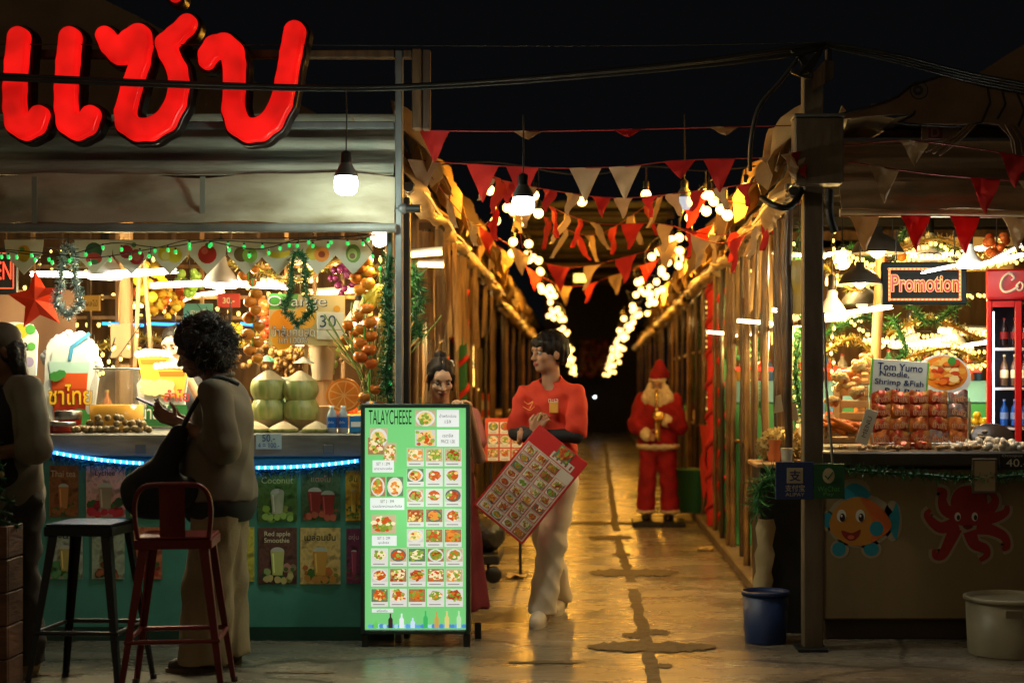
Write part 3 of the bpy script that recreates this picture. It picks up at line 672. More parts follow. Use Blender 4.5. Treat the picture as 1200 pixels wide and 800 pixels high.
# --- fruit pennants
PWH = mk('white_pennant_print', (.62,.60,.52), .7, c2=(.5,.47,.38), scale=5, ttr=.3)
t = thing('fruit_pennant_banner', 'string of white pennants printed with fruits under the awning', 'bunting', P(260,278,8.62))
m = MB(); m.tube([P(20,278,8.62), P(180,283,8.62), P(300,280,8.62), P(445,276,8.62)], .004, CABLE, 5); m.build('line', t)
fr = [(28,'mango'),(110,'melon'),(154,'pom'),(199,'lemon'),(243,'apple'),(288,'kiwi'),(326,'banana'),(372,'papaya'),(414,'avocado')]
for k,(u,kind) in enumerate(fr):
    Y = 8.6-.004*(k%2); s = Y/F; p = P(u,281,Y); hw = 23*s; m = MB()
    m.prism([(p.x-hw,p.z),(p.x+hw,p.z),(p.x+hw*.92,p.z-18*s),(p.x,p.z-41*s),(p.x-hw*.92,p.z-18*s)], Y, Y+.002, PWH)
    cx, cz, y = p.x, p.z-16*s, Y-.001
    R = lambda a,b,r,c,i,rx=1: blob(m, cx+a*s, cz+b*s, r*s, y-.0006*i, c, 14, rx)
    if kind=='melon': R(0,3,10,(.02,.07,.03),1); R(0,-6,7,(.5,.05,.04),2,1.4); R(0,-10,3,(.05,.15,.05),3,2)
    elif kind=='pom': R(-6,2,8,(.35,.01,.03),1); R(6,-4,9,(.38,.015,.03),2); R(6,-4,5,(.5,.10,.08),3); R(3,10,3,(.05,.2,.03),4)
    elif kind=='lemon': R(-5,0,9,(.75,.50,.02),1); R(6,-2,9,(.8,.58,.03),2); R(-5,-3,5,(.8,.65,.2),3)
    elif kind=='apple': R(0,-1,11,(.48,.02,.01),1); R(-3,3,4,(.6,.10,.06),2); R(0,10,2.5,(.05,.2,.03),3)
    elif kind=='kiwi': R(-5,-1,9,(.14,.08,.03),1); R(5,-2,9,(.25,.40,.06),2); R(5,-2,3,(.6,.65,.4),3)
    elif kind=='banana':
        m.prism([(cx+(q*7-14)*s, cz+(-6+9*((q-2)/2)**2*.5)*s) for q in range(5)]+[(cx+(q*7-14)*s, cz+(1+9*((q-2)/2)**2*.4)*s) for q in range(4,-1,-1)], y-.001, y-.001, flat((.75,.52,.04)))
    elif kind=='papaya': R(-5,1,9,(.55,.42,.05),1); R(5,-1,9,(.7,.22,.03),2); R(5,-1,4,(.35,.06,.02),3)
    elif kind=='avocado': R(0,0,11,(.16,.25,.04),1,.8); R(-1,-1,7,(.45,.5,.14),2,.8); R(-1,-3,3.5,(.2,.10,.04),3)
    else: R(0,0,10,(.75,.35,.03),1,.8); R(-2,5,3,(.1,.25,.03),2)
    m.build('pennant', t)
# --- green mini lights: two strings
def light_string(pts, nb, mt, label, r=.010, name='string_light', grp='green mini light strings', dr=.03, seed=0, wire=.003):
    t = thing(name, label, 'string lights', pts[0], grp); m = MB(); m.tube(pts, wire, CABLE, 4); m.build('wire', t); rr = random.Random(seed)
    segs = []; tot = 0
    for a, b in zip(pts, pts[1:]): segs.append((tot, a, b)); tot += (b-a).length
    proto = None
    for i in range(nb):
        q = (i+.5)/nb*tot; k = max(j for j,sg in enumerate(segs) if sg[0] <= q); d0, a, b = segs[k]; p = a.lerp(b, (q-d0)/max((b-a).length,1e-6))-V3((rr.uniform(-.01,.01),0,dr*rr.uniform(.6,1.3)))
        if proto is None:
            m = MB(); m.ball((0,0,0), (r,r,r*1.35), mt, 8, 6); m.lathe((0,0,0), [(r*.6,r*1.1),(r*.6,r*2.2)], BLACK, 6); m.M = None
            off = OFF[t.name]; m.v = [(v[0]+off[0], v[1]+off[1], v[2]+off[2]) for v in m.v]; proto = m.build('mini_bulb', t); o = proto
        else: o = proto.copy(); COL.objects.link(o)
        o.location = p-off
    return t
light_string(crv([P(-10,292,8.5),P(70,300,8.5),P(130,285,8.5),P(190,290,8.5),P(250,282,8.5),P(330,285,8.5),P(400,278,8.5),P(440,275,8.5)]), 22, GREENB, 'upper string of green mini bulbs along the fruit pennants', seed=1)
light_string(crv([P(0,292,8.45),P(60,297,8.45),P(110,302,8.45),P(180,291,8.45),P(230,281,8.45),P(300,292,8.45),P(355,280,8.45),P(420,281,8.45)]), 18, GREENB, 'lower sagging string of green mini bulbs across the pennants', seed=2)
light_string(crv([P(418,272,8.5),P(440,300,8.5),P(452,330,8.5),P(456,400,8.46),P(458,470,8.46)]), 11, GREENB, 'green mini bulbs running down beside the corner post', seed=3)
light_string(crv([P(0,300,9.6),P(60,290,9.6),P(160,296,9.6),P(260,288,9.6),P(350,296,9.6),P(440,290,9.6)]), 40, YELB, 'string of tiny warm lights at the back of the juice stall ceiling', r=.007, grp=None, seed=4)
# --- tinsel bells
def bell(u0,u1,v0,v1,Y,mats,label,R=.045,seed=1):
    cx=(u0+u1)/2; w=(u1-u0)/2; h=v1-v0; prof=[(0,0),(.35,.05),(.5,.22),(.55,.42),(.62,.60),(1,.74),(1,.86),(.5,.90),(.28,1.0),(0,1.02)]
    pts=[P(cx+w*a*.8,v0+h*b,Y) for a,b in prof]+[P(cx-w*a*.8,v0+h*b,Y) for a,b in prof[::-1][1:-1]]
    m=MB(); m.tinsel(pts,R,mats,1500,seed,closed=True); t=m.build('tinsel_bell',None,label,'decoration',loc=P(cx,v0,Y))
    m=MB(); m.tube([P(cx,v0-22,Y),P(cx,v0+2,Y)],.003,CABLE,5); m.build('hook',t)
bell(62,98,287,369,8.5,[SNOW,SNOW,mk('grey_green_tinsel',(.05,.11,.10),.5)],'white and green tinsel bell outline beside the red star',R=.04,seed=5)
bell(330,369,296,378,8.5,[GRN,GRN,GRN2],'dark green tinsel bell outline hanging before the juice sign',R=.038,seed=6)
# --- red star lantern
t = thing('star_lantern','glossy red five pointed star lantern hanging by the tea sign','lantern',P(45,350,8.7)); c=P(45,352,8.7); m=MB()
pts=[]
for i in range(10):
    a=PI/2+PI*i/5+.12; r=(.175 if i%2==0 else .082); pts.append((c.x+r*math.cos(a),c.z+r*math.sin(a)))
SRED=mk('glossy_red_foil',(.62,.04,.012),.22,.2,emit=(1,.05,.01),estr=.12); vs=[(x,8.7,z) for x,z in pts]+[(c.x,8.64,c.z),(c.x,8.76,c.z)]
m.add(vs,[(i,(i+1)%10,10) for i in range(10)],SRED); m.add(vs,[((i+1)%10,i,11) for i in range(10)],SRED); m.build('star_body',t)
m=MB(); m.tube([P(46,300,8.7),P(46,322,8.7)],.003,CABLE,5); m.build('cord',t)
# --- back of the stall: lattice, shelves, dark wall, blurred stock
t=thing('lattice_wall','wooden lattice of thin rails at the back of the juice stall','lattice',P(230,507,10.9))
for i,u in enumerate(range(-60,450,33)):
    m=MB(); m.box(X(u,10.9)-.012,X(u,10.9)+.012,10.88,10.91,1.0,2.5,WOOD if i%3==0 else WOODD); m.build('upright',t)
for v in (312,348,372,405): m=MB(); m.box(X(-60,10.9),X(452,10.9),10.913,10.935,Z(v+2,10.9),Z(v-2,10.9),WOOD); m.build('rail',t)
m=MB(); m.box(-5.2,-1.25,12.9,12.95,0,3.0,mk('back_wall_boards',(.13,.07,.03),.7,c2=(.06,.03,.015),scale=3,stretch=(5,1,.6))); m.build('board_wall',None,'dark brown board wall behind the juice stall lattice','wall')
m=MB(); m.bbox(X(-40,11.3),X(455,11.3),11.2,11.6,1.05,1.10,WOODD,.006); m.bbox(X(-40,11.3),X(455,11.3),11.22,11.6,0,1.049,WOODD,.006); m.build('back_counter',None,'dark wooden back counter behind the lattice','counter')
rr=random.Random(21)
def bottle(m,p,h,r,c,capc=(.5,.5,.5)):
    m.lathe(p,[(r*.9,0),(r,.01),(r,h*.6),(r*.85,h*.68),(r*.35,h*.82),(r*.35,h*.93)],flat(c,.2),10); m.lathe(p,[(r*.4,h*.93),(r*.4,h)],flat(capc),8)
for i in range(24):
    u=20+i*18+rr.uniform(-4,4); c=rr.choice([(.35,.05,.03),(.05,.18,.10),(.5,.3,.05),(.04,.10,.30),(.4,.4,.35),(.5,.15,.03)]); Y=11.3+rr.uniform(-.05,.2)
    m=MB(); p=V3((X(u,Y),Y,1.1)); bottle(m,p,rr.uniform(.2,.32),rr.uniform(.035,.05),c,rr.choice([(.5,.4,.1),(.4,.05,.04),(.05,.1,.3)])); m.build('syrup_bottle',None,'syrup bottle in the row on the dark back counter','bottle','syrup bottles on the back counter')
# blue light line at the back, plastic flowers
for i,(u0,u1) in enumerate([(120,168),(172,222),(282,300),(405,440)]):
    a,b=P(u0,379,10.8),P(u1,381,10.8); m=MB(); m.tube([a,b],.012,BLUEL,6); m.build('blue_light_tube',None,['blue light tube behind the cardboard post','blue light tube behind the vendor','short blue light tube right of the curly hair','blue light tube behind the hanging tomatoes'][i],'lamp','blue tubes at the back of the juice stall')
t=thing('plastic_flowers','bunch of yellow and orange plastic flowers at the back','flowers',P(192,350,10.3)); 
for k,cc in enumerate([(.7,.35,.02),(.7,.5,.06),(.6,.12,.02)]):
    m=MB()
    for i in range(16): m.ball(P(192+rr.gauss(0,12),350+rr.gauss(0,9),10.3+rr.uniform(-.1,.1)),rr.uniform(.02,.035),flat(cc),7,5,jit=.2,rnd=rr)
    m.build('blossom',t); 
m=MB(); m.tube([P(192,300,10.3),P(192,345,10.3)],.005,CABLE,5); m.build('stem',t)
# cardboard / timber post in the middle
t=thing('timber_post','pale square timber post with cardboard sleeve in the juice stall','post',P(148,507,9.6)); m=MB(); m.bbox(X(141,9.6),X(154,9.6),9.57,9.64,1.13,2.5,WOOD); m.build('post_shaft',t)
m=MB(); m.bbox(X(132,9.55),X(156,9.55),9.5,9.565,Z(420,9.6),Z(380,9.6),mk('cardboard',(.36,.22,.11),.8),.004); m.build('cardboard_sleeve',t)
for a,b in (((164,300),(158,430)),((168,300),(178,425))): m=MB(); m.tube([P(*a,9.4),P(*b,9.4)],.014,WOOD,7); m.build('pole_pair_member' if 0 else 'leaning_pole',None,'pale leaning wooden pole %s of the cardboard post'%('just right' if a[0]==164 else 'second to the right'),'pole')
light_string(crv([P(110,392,9.3),P(118,440,9.3),P(135,395,9.3),P(128,430,9.3),P(165,380,9.3)]),12,YELB,'tangled warm mini lights around the cardboard post',r=.010,grp=None,seed=9)
# --- big cutout of iced tea cup
WHB=mk('white_foam_board',(.66,.70,.66),.5)
t=thing('tea_cup_cutout','big iced tea cup cutout sign with white bubble edge','cutout sign',P(82,507,8.95)); Y=8.95; s=Y/F
m=MB(); r=random.Random(2); out=[]
for i in range(40):
    a=2*PI*i/40; out.append((X(82+31*math.copysign(abs(math.cos(a))**.6,math.cos(a)),Y)+r.uniform(-.012,.012), Z(446-54*math.copysign(abs(math.sin(a))**.6,math.sin(a)),Y)+r.uniform(-.012,.012)))
m.prism(out,Y,Y+.02,WHB); m.build('board',t)
m=MB(); q=lambda pl: [(X(u,Y),Z(v,Y)) for u,v in pl]
m.prism(q([(60,437),(103,437),(99,500),(64,500)]),Y-.004,Y-.001,flat(lin(196,78,24))); m.prism(q([(62,455),(101,455),(100,480),(63,480)]),Y-.005,Y-.005,flat(lin(178,52,18)))
m.prism(q([(57,424),(106,424),(104,437),(59,437)]),Y-.004,Y-.001,flat((.35,.55,.50))); m.prism(q([(60,424),(62,412),(72,404),(92,404),(101,412),(103,424)]),Y-.004,Y-.001,flat((.50,.64,.60)))
m.build('cup_print',t)
m=MB(); m.prism(q([(80,422),(83,405),(104,389),(107,392),(87,408),(84,422)]),Y-.007,Y-.005,flat(lin(60,130,170))); m.build('straw_print',t)
m=MB(); m.text('ชาไทย',(X(83,Y),Y-.006,Z(462,Y)),25*s,flat((.03,.10,.02)),width=52*s,bold=.035); m.text('ชาไทย',(X(83,Y),Y-.008,Z(462,Y)),24*s,flat(lin(250,190,40)),width=51*s,bold=.012)
for (a,b,c) in ((66,441,6),(72,438,5),(94,485,7),(102,490,6),(97,494,6)): blob(m,X(a,Y),Z(b,Y),c*s,Y-.0095-.00003*a,(.04,.22,.04),7,1.4)
m.build('lettering_print',t)
for k in range(26):
    a=2*PI*k/26; 
    if math.sin(a)<-.35: continue
    blobm=m if 0 else None
m=MB()
for k in range(22):
    a=PI*k/21-.15; rb=.016+.016*abs(math.sin(k*2.3)); m.lathe((X(82+(31+2*math.sin(k*1.7))*math.cos(a),Y),Y+.010+.0004*k,Z(428-(35+2*math.cos(k*2.1))*math.sin(a),Y)),[(0,-.012)]+[(rb*.85,-.009),(rb,0),(rb*.85,.009)]+[(0,.012)],WHB,10,R=Matrix.Rotation(PI/2,3,'X'))
m.build('bubble_edge',t)
# left edge sign
t=thing('soda_sign','green and yellow drink sign behind the capped customer','sign',P(28,440,9.1)); Y=9.1; m=MB(); m.prism([(X(u,Y),Z(v,Y)) for u,v in [(6,378),(20,377),(38,380),(44,392),(42,440),(8,440)]],Y,Y+.015,WHB); m.build('board',t)
m=MB()
for (a,b,c,cc) in ((24,388,9,(.5,.45,.03)),(36,386,6,(.08,.35,.06)),(14,390,7,(.1,.4,.08)),(37,406,5,(.1,.35,.06)),(20,424,8,(.12,.4,.2)),(34,424,6,(.35,.3,.5))): blob(m,X(a,Y),Z(b,Y),c*Y/F,Y-.001-.0003*a/10,cc,12)
m.text('02',(X(27,Y),Y-.006,Z(406,Y)),.05,flat((.03,.05,.03)),bold=.03); m.build('print',t)
# longan drink cutout
t=thing('longan_drink_cutout','cutout sign of two yellow longan drinks with green lettering','cutout sign',P(192,507,9.0)); Y=9.0; s=Y/F
m=MB(); m.prism([(X(u,Y),Z(v,Y)) for u,v in [(160,412),(170,408),(192,410),(204,420),(222,428),(216,470),(222,500),(166,500),(160,450),(168,440)]],Y,Y+.02,WHB); m.build('board',t)
for (c0,w0,h0,dy) in ((180,38,32,.003),(202,38,36,.006)):
    m=MB(); v0=416 if c0==180 else 430
    m.prism(q([(c0-w0/2,v0),(c0+w0/2,v0),(c0+w0*.34,v0+h0),(c0-w0*.34,v0+h0)]),Y-dy-.002,Y-dy,flat(lin(255,190,70))); m.prism(q([(c0-w0/2+3,v0+5),(c0+w0/2-3,v0+5),(c0+w0/2-5,v0+11),(c0-w0/2+5,v0+11)]),Y-dy-.0025,Y-dy-.0025,flat(lin(200,120,30)))
    for k in range(7): blob(m,X(c0-18+6*k,Y),Z(v0-1-1.5*math.sin(k*.5),Y),4.5*s,Y-dy-.003-.0003*k,(.66,.70,.64),9)
    m.build('drink_print',t)
m=MB()
for k in range(12): blob(m,X(170+(k%6)*6,Y),Z(449+(k//6)*8+ (k%3),Y),5.5*s,Y-.010-.0002*k,lin(220+(k%3)*10,210,150),9)
m.prism(q([(166,474),(219,474),(222,499.5),(166,499.5)]),Y-.001,Y-.001,flat((.02,.16,.04)))
m.text('ลำไย',(X(208,Y),Y-.013,Z(463,Y)),14*s,flat((.5,.05,.05)),width=30*s,bold=.02)
m.text('น้ำลำไย',(X(186,Y),Y-.015,Z(482,Y)),19*s,flat((.02,.12,.03)),width=42*s,bold=.05); m.text('น้ำลำไย',(X(186,Y),Y-.017,Z(482,Y)),18*s,flat((.7,.72,.6)),width=41*s,bold=.01)
m.text('Longan',(X(188,Y),Y-.013,Z(493,Y)),8*s,flat((.02,.10,.03)),width=30*s,bold=.01); m.build('lettering_print',t)
# glass jar of longan juice
t=thing('juice_jar','rounded glass jar of yellow longan juice on the counter','jar',V3((X(137,8.7),8.7,1.131))); p=V3((X(137,8.7),8.7,1.131)); K=8.7/F
z_=lambda v: Z(v,8.7)-p.z
m=MB(); m.lathe(p,[(26*K,0),(30*K,.02),(31.5*K,z_(470)),(30*K,z_(455)),(26*K,z_(440)),(24.5*K,z_(433)),(25.5*K,z_(432)),(27*K,z_(439)),(30.5*K,z_(455)),(31.5*K,z_(470))][:7],mk('jar_glass',(.55,.5,.4),.05,alpha=.24,spec=.9),24); m.build('glass_body',t); m=MB(); m.tube([p+V3((25.8*K*math.cos(a),25.8*K*math.sin(a),z_(432))) for a in [2*PI*i/28 for i in range(28)]],.006,mk('jar_rim_glass',(.6,.58,.5),.1,spec=.9),6,closed=True); m.build('glass_rim',t)
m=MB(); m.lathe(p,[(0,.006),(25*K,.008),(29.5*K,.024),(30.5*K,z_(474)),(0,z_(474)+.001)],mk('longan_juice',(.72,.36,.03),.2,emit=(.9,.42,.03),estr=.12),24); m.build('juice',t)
# jam jars
for (u,w,v0,v1,lb) in ((80,15,479,498,'taller jar of red jam with a steel lid by the tea cutout'),(75,13,494,507,'short jar of red jam with steel lid at the counter edge'),(62,7,492,506,'small jar of red jam beside the short jam jar')):
    Y=8.62 if v1<500 else 8.5; s=Y/F; p=V3((X(u,Y),Y,1.131)); h=(v1-v0)*s+ (0.0 if v1>=500 else .03); t=thing('jam_jar',lb,'jar',p,'jam jars')
    m=MB(); m.lathe(p,[(w*s*.95,0),(w*s,.008),(w*s,h*.6)],mk('red_jam',(.42,.03,.015),.12),16); m.build('jam_body',t); m=MB(); m.lathe(p,[(w*s*1.02,h*.6+.001),(w*s*1.05,h*.65),(w*s*1.05,h*.95),(w*s*.98,h),(0,h+.001)],STEEL,16); m.build('lid',t)
# heap of longans
LONG=mk('longan_skin',(.30,.21,.09),.6,c2=(.20,.13,.05),scale=30); proto=None; rr=random.Random(4); n=0
for layer,(cnt,z0) in enumerate(((32,0.0),(18,.032),(7,.062))):
    for i in range(cnt):
        r=.0195; u=rr.uniform(86 if layer==0 else 98+layer*6,178-layer*8); Yy=rr.uniform(8.42,8.60)+.02*layer
        p=V3((X(u,Yy),Yy,1.1295+r+z0+rr.uniform(0,.006)))
        if proto is None:
            m=MB(); m.ball(p,r,LONG,10,7); m.lathe(p,[(.003,r*.9),(.0025,r*1.2)],WOODD,5); proto=m.build('longan',None,'brown round longan fruit in the heap on the steel worktop','fruit','heap of longans',loc=p)
        else: dup(proto,p,rotz=rr.uniform(0,6))
# trimmed coconuts
HUSK=mk('green_coconut_husk',(.20,.27,.06),.4,c2=(.12,.15,.035),scale=5,c3=(.36,.36,.12),stretch=(2.2,2.2,.5),bump=.2); CUTC=mk('cut_coconut_flesh',(.62,.50,.30),.7,c2=(.5,.37,.19),scale=6)
def coconut(u,v,Y,inv,label):
    p=P(u,v,Y); s=-1 if inv else 1; t=thing('coconut',label,'coconut',p,'trimmed green coconuts'); r=.098; R=Matrix.Rotation(PI,3,'X') if inv else None
    m=MB(); m.lathe(p,[(r*.58,-r*.78),(r*.86,-r*.52),(r*1.02,-.18*r),(r*1.07,.12*r),(r*1.02,.40*r),(r*.93,.60*r)],HUSK,20,R=R); m.build('husk',t); m=MB(); m.lathe(p,[(r*.93,.602*r),(r*.60,.86*r),(r*.2,1.12*r),(0,1.18*r)],CUTC,20,R=R,smooth=False); m.build('cut_cone',t); m=MB(); m.lathe(p,[(0,-.76*r),(r*.62,-.752*r)],CUTC,20,R=R); m.build('cut_base',t)
coconut(315,457,8.75,False,'trimmed green coconut on top of the first stack, pale cone upward'); coconut(352,458,8.75,False,'trimmed green coconut on top of the second stack, next to the big orange slice')
coconut(315,479,8.75,True,'upside down coconut under the first stack'); coconut(353,479,8.75,True,'upside down coconut under the second stack')
for k,(u,lb) in enumerate(((299,'pale cut coconut half at the heap front, closest to the woman'),(332,'pale cut coconut cone between the two coconut stacks'),(371,'pale cut coconut cone beside the water bottles'))):
    p=V3((X(u,8.55),8.55,1.131)); t=thing('coconut_half',lb,'coconut',p,'trimmed green coconuts'); m=MB(); m.lathe(p,[(.075,0),(.085,.012),(.082,.022)],HUSK,18); m.build('husk',t); m=MB(); m.lathe(p,[(.082,.022),(.05,.042),(.01,.062),(0,.063)],CUTC,18,smooth=False); m.build('cut_cone',t)
t=thing('display_stand','small pale green display stand behind the coconuts','stand',V3((X(345,8.98),8.98,1.131))); m=MB(); m.bbox(X(298,8.98),X(392,8.98),8.95,9.05,1.131,Z(475,8.98),WOOD,.006); m.build('step',t); m=MB(); m.bbox(X(300,9.06),X(378,9.06),9.055,9.07,Z(475,9.06),Z(442,9.06),mk('pale_green_board',(.30,.50,.30),.5),.004); m.build('back_board',t)
# small paper umbrellas picks
for (u,v,c,lb) in ((313,421,(.12,.4,.2),'tiny green paper parasol above the first coconut stack'),(356,423,(.55,.5,.35),'tiny cream paper parasol above the second coconut stack')):
    p=P(u,v,8.75); t=thing('paper_parasol',lb,'parasol',p); m=MB(); m.lathe(p,[(.062,-.012),(.03,.008),(0,.026)],flat(c,.7),12,smooth=False); m.build('shade',t); m=MB(); m.tube([p+V3((0,0,.02)),p-V3((0,0,.125))],.003,WOOD,5); m.build('stick',t)
# orange slice sign, bottles, box
t=thing('orange_slice_sign','round orange slice cutout at the end of the counter','cutout sign',P(403,490,8.95)); Y=8.95; s=Y/F; c=P(403,463,Y)
m=MB(); m.prism([(c.x+21*s*math.cos(a),c.z+20*s*math.sin(a)) for a in [2*PI*i/30 for i in range(30)]],Y,Y+.02,mk('orange_rind',(.75,.22,.01),.5)); m.build('rind',t)
m=MB(); m.prism([(c.x+18.5*s*math.cos(a),c.z+17.5*s*math.sin(a)) for a in [2*PI*i/30 for i in range(30)]],Y-.001,Y-.001,flat(lin(250,180,110)))
for k in range(9):
    a0=2*PI*k/9+.05; a1=2*PI*(k+1)/9-.05; m.prism([(c.x+2*s*math.cos((a0+a1)/2),c.z+2*s*math.sin((a0+a1)/2))]+[(c.x+16.5*s*math.cos(a0+(a1-a0)*j/5),c.z+15.5*s*math.sin(a0+(a1-a0)*j/5)) for j in range(6)],Y-.002,Y-.002,mk('orange_pulp',(.85,.20,.01),.4,c2=(.80,.30,.04),scale=40))
m.build('pulp',t); m=MB(); m.box(c.x-.01,c.x+.01,Y+.005,Y+.018,1.131,c.z-19*s,WOOD); m.build('stand_stick',t)
for i,(u,lb) in enumerate(((389,'water bottle with blue label, nearer the coconuts'),(402,'water bottle with blue label, nearer the blue box'))):
    p=V3((X(u,8.5),8.5,1.131)); t=thing('water_bottle',lb,'bottle',p,'water bottles'); m=MB(); m.lathe(p,[(.024,0),(.028,.006),(.028,.095),(.022,.118),(.011,.13),(.011,.138)],mk('bottle_plastic',(.55,.65,.75),.1,trans=.5,ior=1.2),14); m.build('bottle_body',t)
    m=MB(); m.lathe(p,[(.0287,.03),(.0287,.088)],mk('blue_label',(.01,.10,.40),.3),14); m.text('น้ำดื่ม',(p.x,p.y-.0288,p.z+.06),.014,flat((.6,.65,.7)),maxw=.03); m.build('label_wrap',t); m=MB(); m.lathe(p,[(.0125,.138),(.0125,.15),(0,.151)],WHITE,10); m.build('cap',t)
m=MB(); m.bbox(X(411,8.55),X(428,8.55),8.5,8.6,1.131,Z(487,8.55),mk('blue_carton',(.02,.18,.42),.4),.004); m.box(X(413,8.55),X(426,8.55),8.4985,8.4995,Z(500,8.5),Z(494,8.5),WHITE); m.build('drink_carton',None,'bright blue drink carton next to the water bottles','carton')
# orange juice sign
t=thing('juice_sign','orange juice price sign with number 30 behind the tinsel bell','sign',P(359,405,8.9)); Y=8.9; s=Y/F
m=MB(); m.prism(q([(315,344),(404,346),(404,405),(315,404)]),Y,Y+.012,mk('sign_print_cream',(.62,.45,.16),.5,c2=(.65,.55,.28),scale=3)); m.build('board',t)
m=MB(); m.prism(q([(315,344),(330,344),(328,362),(315,362)]),Y-.001,Y-.001,flat((.06,.36,.04))); m.prism(q([(330,344),(350,344.5),(346,362),(328,362)]),Y-.001,Y-.001,flat((.10,.30,.05)))
for (a,b,c_,cc) in ((331,377,15,(.80,.30,.01)),(331,398,12,(.80,.36,.02)),(358,372,13,(.75,.38,.04)),(325,396,8,(.85,.5,.1)),(395,362,4,(.6,.3,.02))): blob(m,X(a,Y),Z(b,Y),c_*s,Y-.0015-.0002*a/30,cc,16)
m.text('Orange',(X(349,Y),Y-.006,Z(355,Y)),17*s,flat((.02,.025,.03)),width=70*s,bold=.01); m.text('Orange',(X(348.3,Y),Y-.008,Z(354.5,Y)),16*s,flat((.70,.72,.66)),width=69*s,bold=-.004)
m.text('น้ำส้มคั้นสด',(X(344,Y),Y-.009,Z(388,Y)),13*s,flat((.02,.05,.08)),width=52*s,bold=.03); m.text('น้ำส้มคั้นสด',(X(344,Y),Y-.011,Z(388,Y)),12.5*s,flat((.68,.68,.6)),width=51*s,bold=.005)
m.text('แท้100%',(X(344,Y),Y-.009,Z(398,Y)),9*s,flat((.02,.05,.08)),width=34*s,bold=.03); m.text('แท้100%',(X(344,Y),Y-.011,Z(398,Y)),8.5*s,flat((.68,.68,.6)),width=33*s,bold=.005); m.build('print',t)
m=MB(); m.bbox(X(372,Y),X(403,Y),Y-.016,Y-.010,Z(386,Y),Z(366,Y),flat((.62,.63,.55)),.002); m.bbox(X(372,Y),X(403,Y),Y-.0165,Y-.010,Z(398,Y),Z(387,Y),flat((.58,.6,.52)),.002); m.text('30',(X(385,Y),Y-.017,Z(376.5,Y)),14*s,flat((.02,.06,.10)),width=19*s,bold=.0); m.build('price_tag',t)
m=MB(); m.box(X(358,Y)-.01,X(358,Y)+.01,Y+.013,Y+.03,1.131,Z(400,Y),WOOD); m.build('stand_stick',t)
# price card on the counter edge
m=MB(); Y=YL-.056; s=Y/F; m.box(X(300,Y),X(330,Y),Y-.002,Y,Z(526,Y),Z(508,Y),flat((.42,.50,.50))); m.text('50.-',(X(315,Y),Y-.002,Z(513,Y)),8*s,flat((.02,.06,.2)),width=15*s); m.text('4 = 100.-',(X(315,Y),Y-.002,Z(521.5,Y)),6*s,flat((.02,.06,.2)),width=25*s); m.build('price_card',None,'white price card reading 50 taped to the steel counter edge','card')
# hanging plastic tomatoes, oranges and mangos
TOM=mk('glossy_tomato',(.60,.09,.012),.25,c2=(.65,.19,.02),scale=3); ORA=mk('glossy_orange',(.75,.27,.02),.35,c2=(.7,.18,.015),scale=3); LEAFG=mk('plastic_leaf',(.10,.30,.03),.45)
def garland(us,v0,v1,Y,mt,r,n,label,seed,name='fruit_garland'):
    rr=random.Random(seed); t=thing(name,label,'garland',P(us,v0,Y),'garlands of plastic fruit'); m=MB(); m.tube([P(us,v0-14,Y),P(us+1,(v0+v1)/2,Y),P(us,v1,Y)],.005,LEAFG,5); m.build('string',t); lm=MB()
    for i in range(n):
        v=v0+(v1-v0)*(i+.5)/n; side=(-1 if i%2 else 1); p=P(us+side*rr.uniform(3,8.5),v,Y+rr.uniform(-.03,.03)); m=MB(); rr_=r*rr.uniform(.85,1.12)
        m.lathe(p,[(0,-rr_*.82),(rr_*.5,-rr_*.72),(rr_*.9,-rr_*.3),(rr_,.1*rr_),(rr_*.85,.55*rr_),(rr_*.45,.8*rr_),(0,.68*rr_)],mt,12); m.build('fruit',t)
        for k in range(5):
            a=rr.uniform(0,6.28); c=p+V3((0,0,rr_*.8)); d=V3((math.cos(a),math.sin(a),rr.uniform(-.2,.5)))*rr_*.9; e=V3((-math.sin(a),math.cos(a),0))*rr_*.22; lm.add([c,c+d*.5+e,c+d,c+d*.5-e],[(0,1,2,3)],LEAFG)
    lm.build('leaf',t,kind='stuff')
garland(296,340,425,8.6,ORA,.036,9,'string of plastic oranges hanging beside the woman in brown',1); garland(290,312,336,8.7,ORA,.03,3,'short bunch of plastic oranges high beside the kiwi pennant',2)
garland(426,358,430,8.6,TOM,.038,9,'long string of red plastic tomatoes by the corner post',3); garland(425,302,350,8.7,ORA,.040,7,'bunch of orange plastic fruit above the tomato string',4); garland(412,368,412,8.75,TOM,.034,5,'second tomato string just left of the longest one',5); garland(432,452,470,8.55,TOM,.034,2,'pair of red tomatoes over the orange slice sign',6)
t=thing('plastic_mango','large yellow plastic mango bunch hanging by the corner post','plastic fruit',P(445,330,8.7))
for (u,v,a) in ((440,350,.5),(449,346,.3),(434,346,.75),(449,372,.2)): m=MB(); R=Matrix.Rotation(a,3,'Y'); m.ball(P(u,v,8.7),(.028,.03,.085),mk('mango_yellow',(.75,.40,.03),.35,c2=(.70,.48,.05),scale=5),12,8,R=R); m.build('fruit',t)
m=MB(); m.tube([P(446,300,8.7),P(445,335,8.7)],.005,LEAFG,5); m.build('string',t)
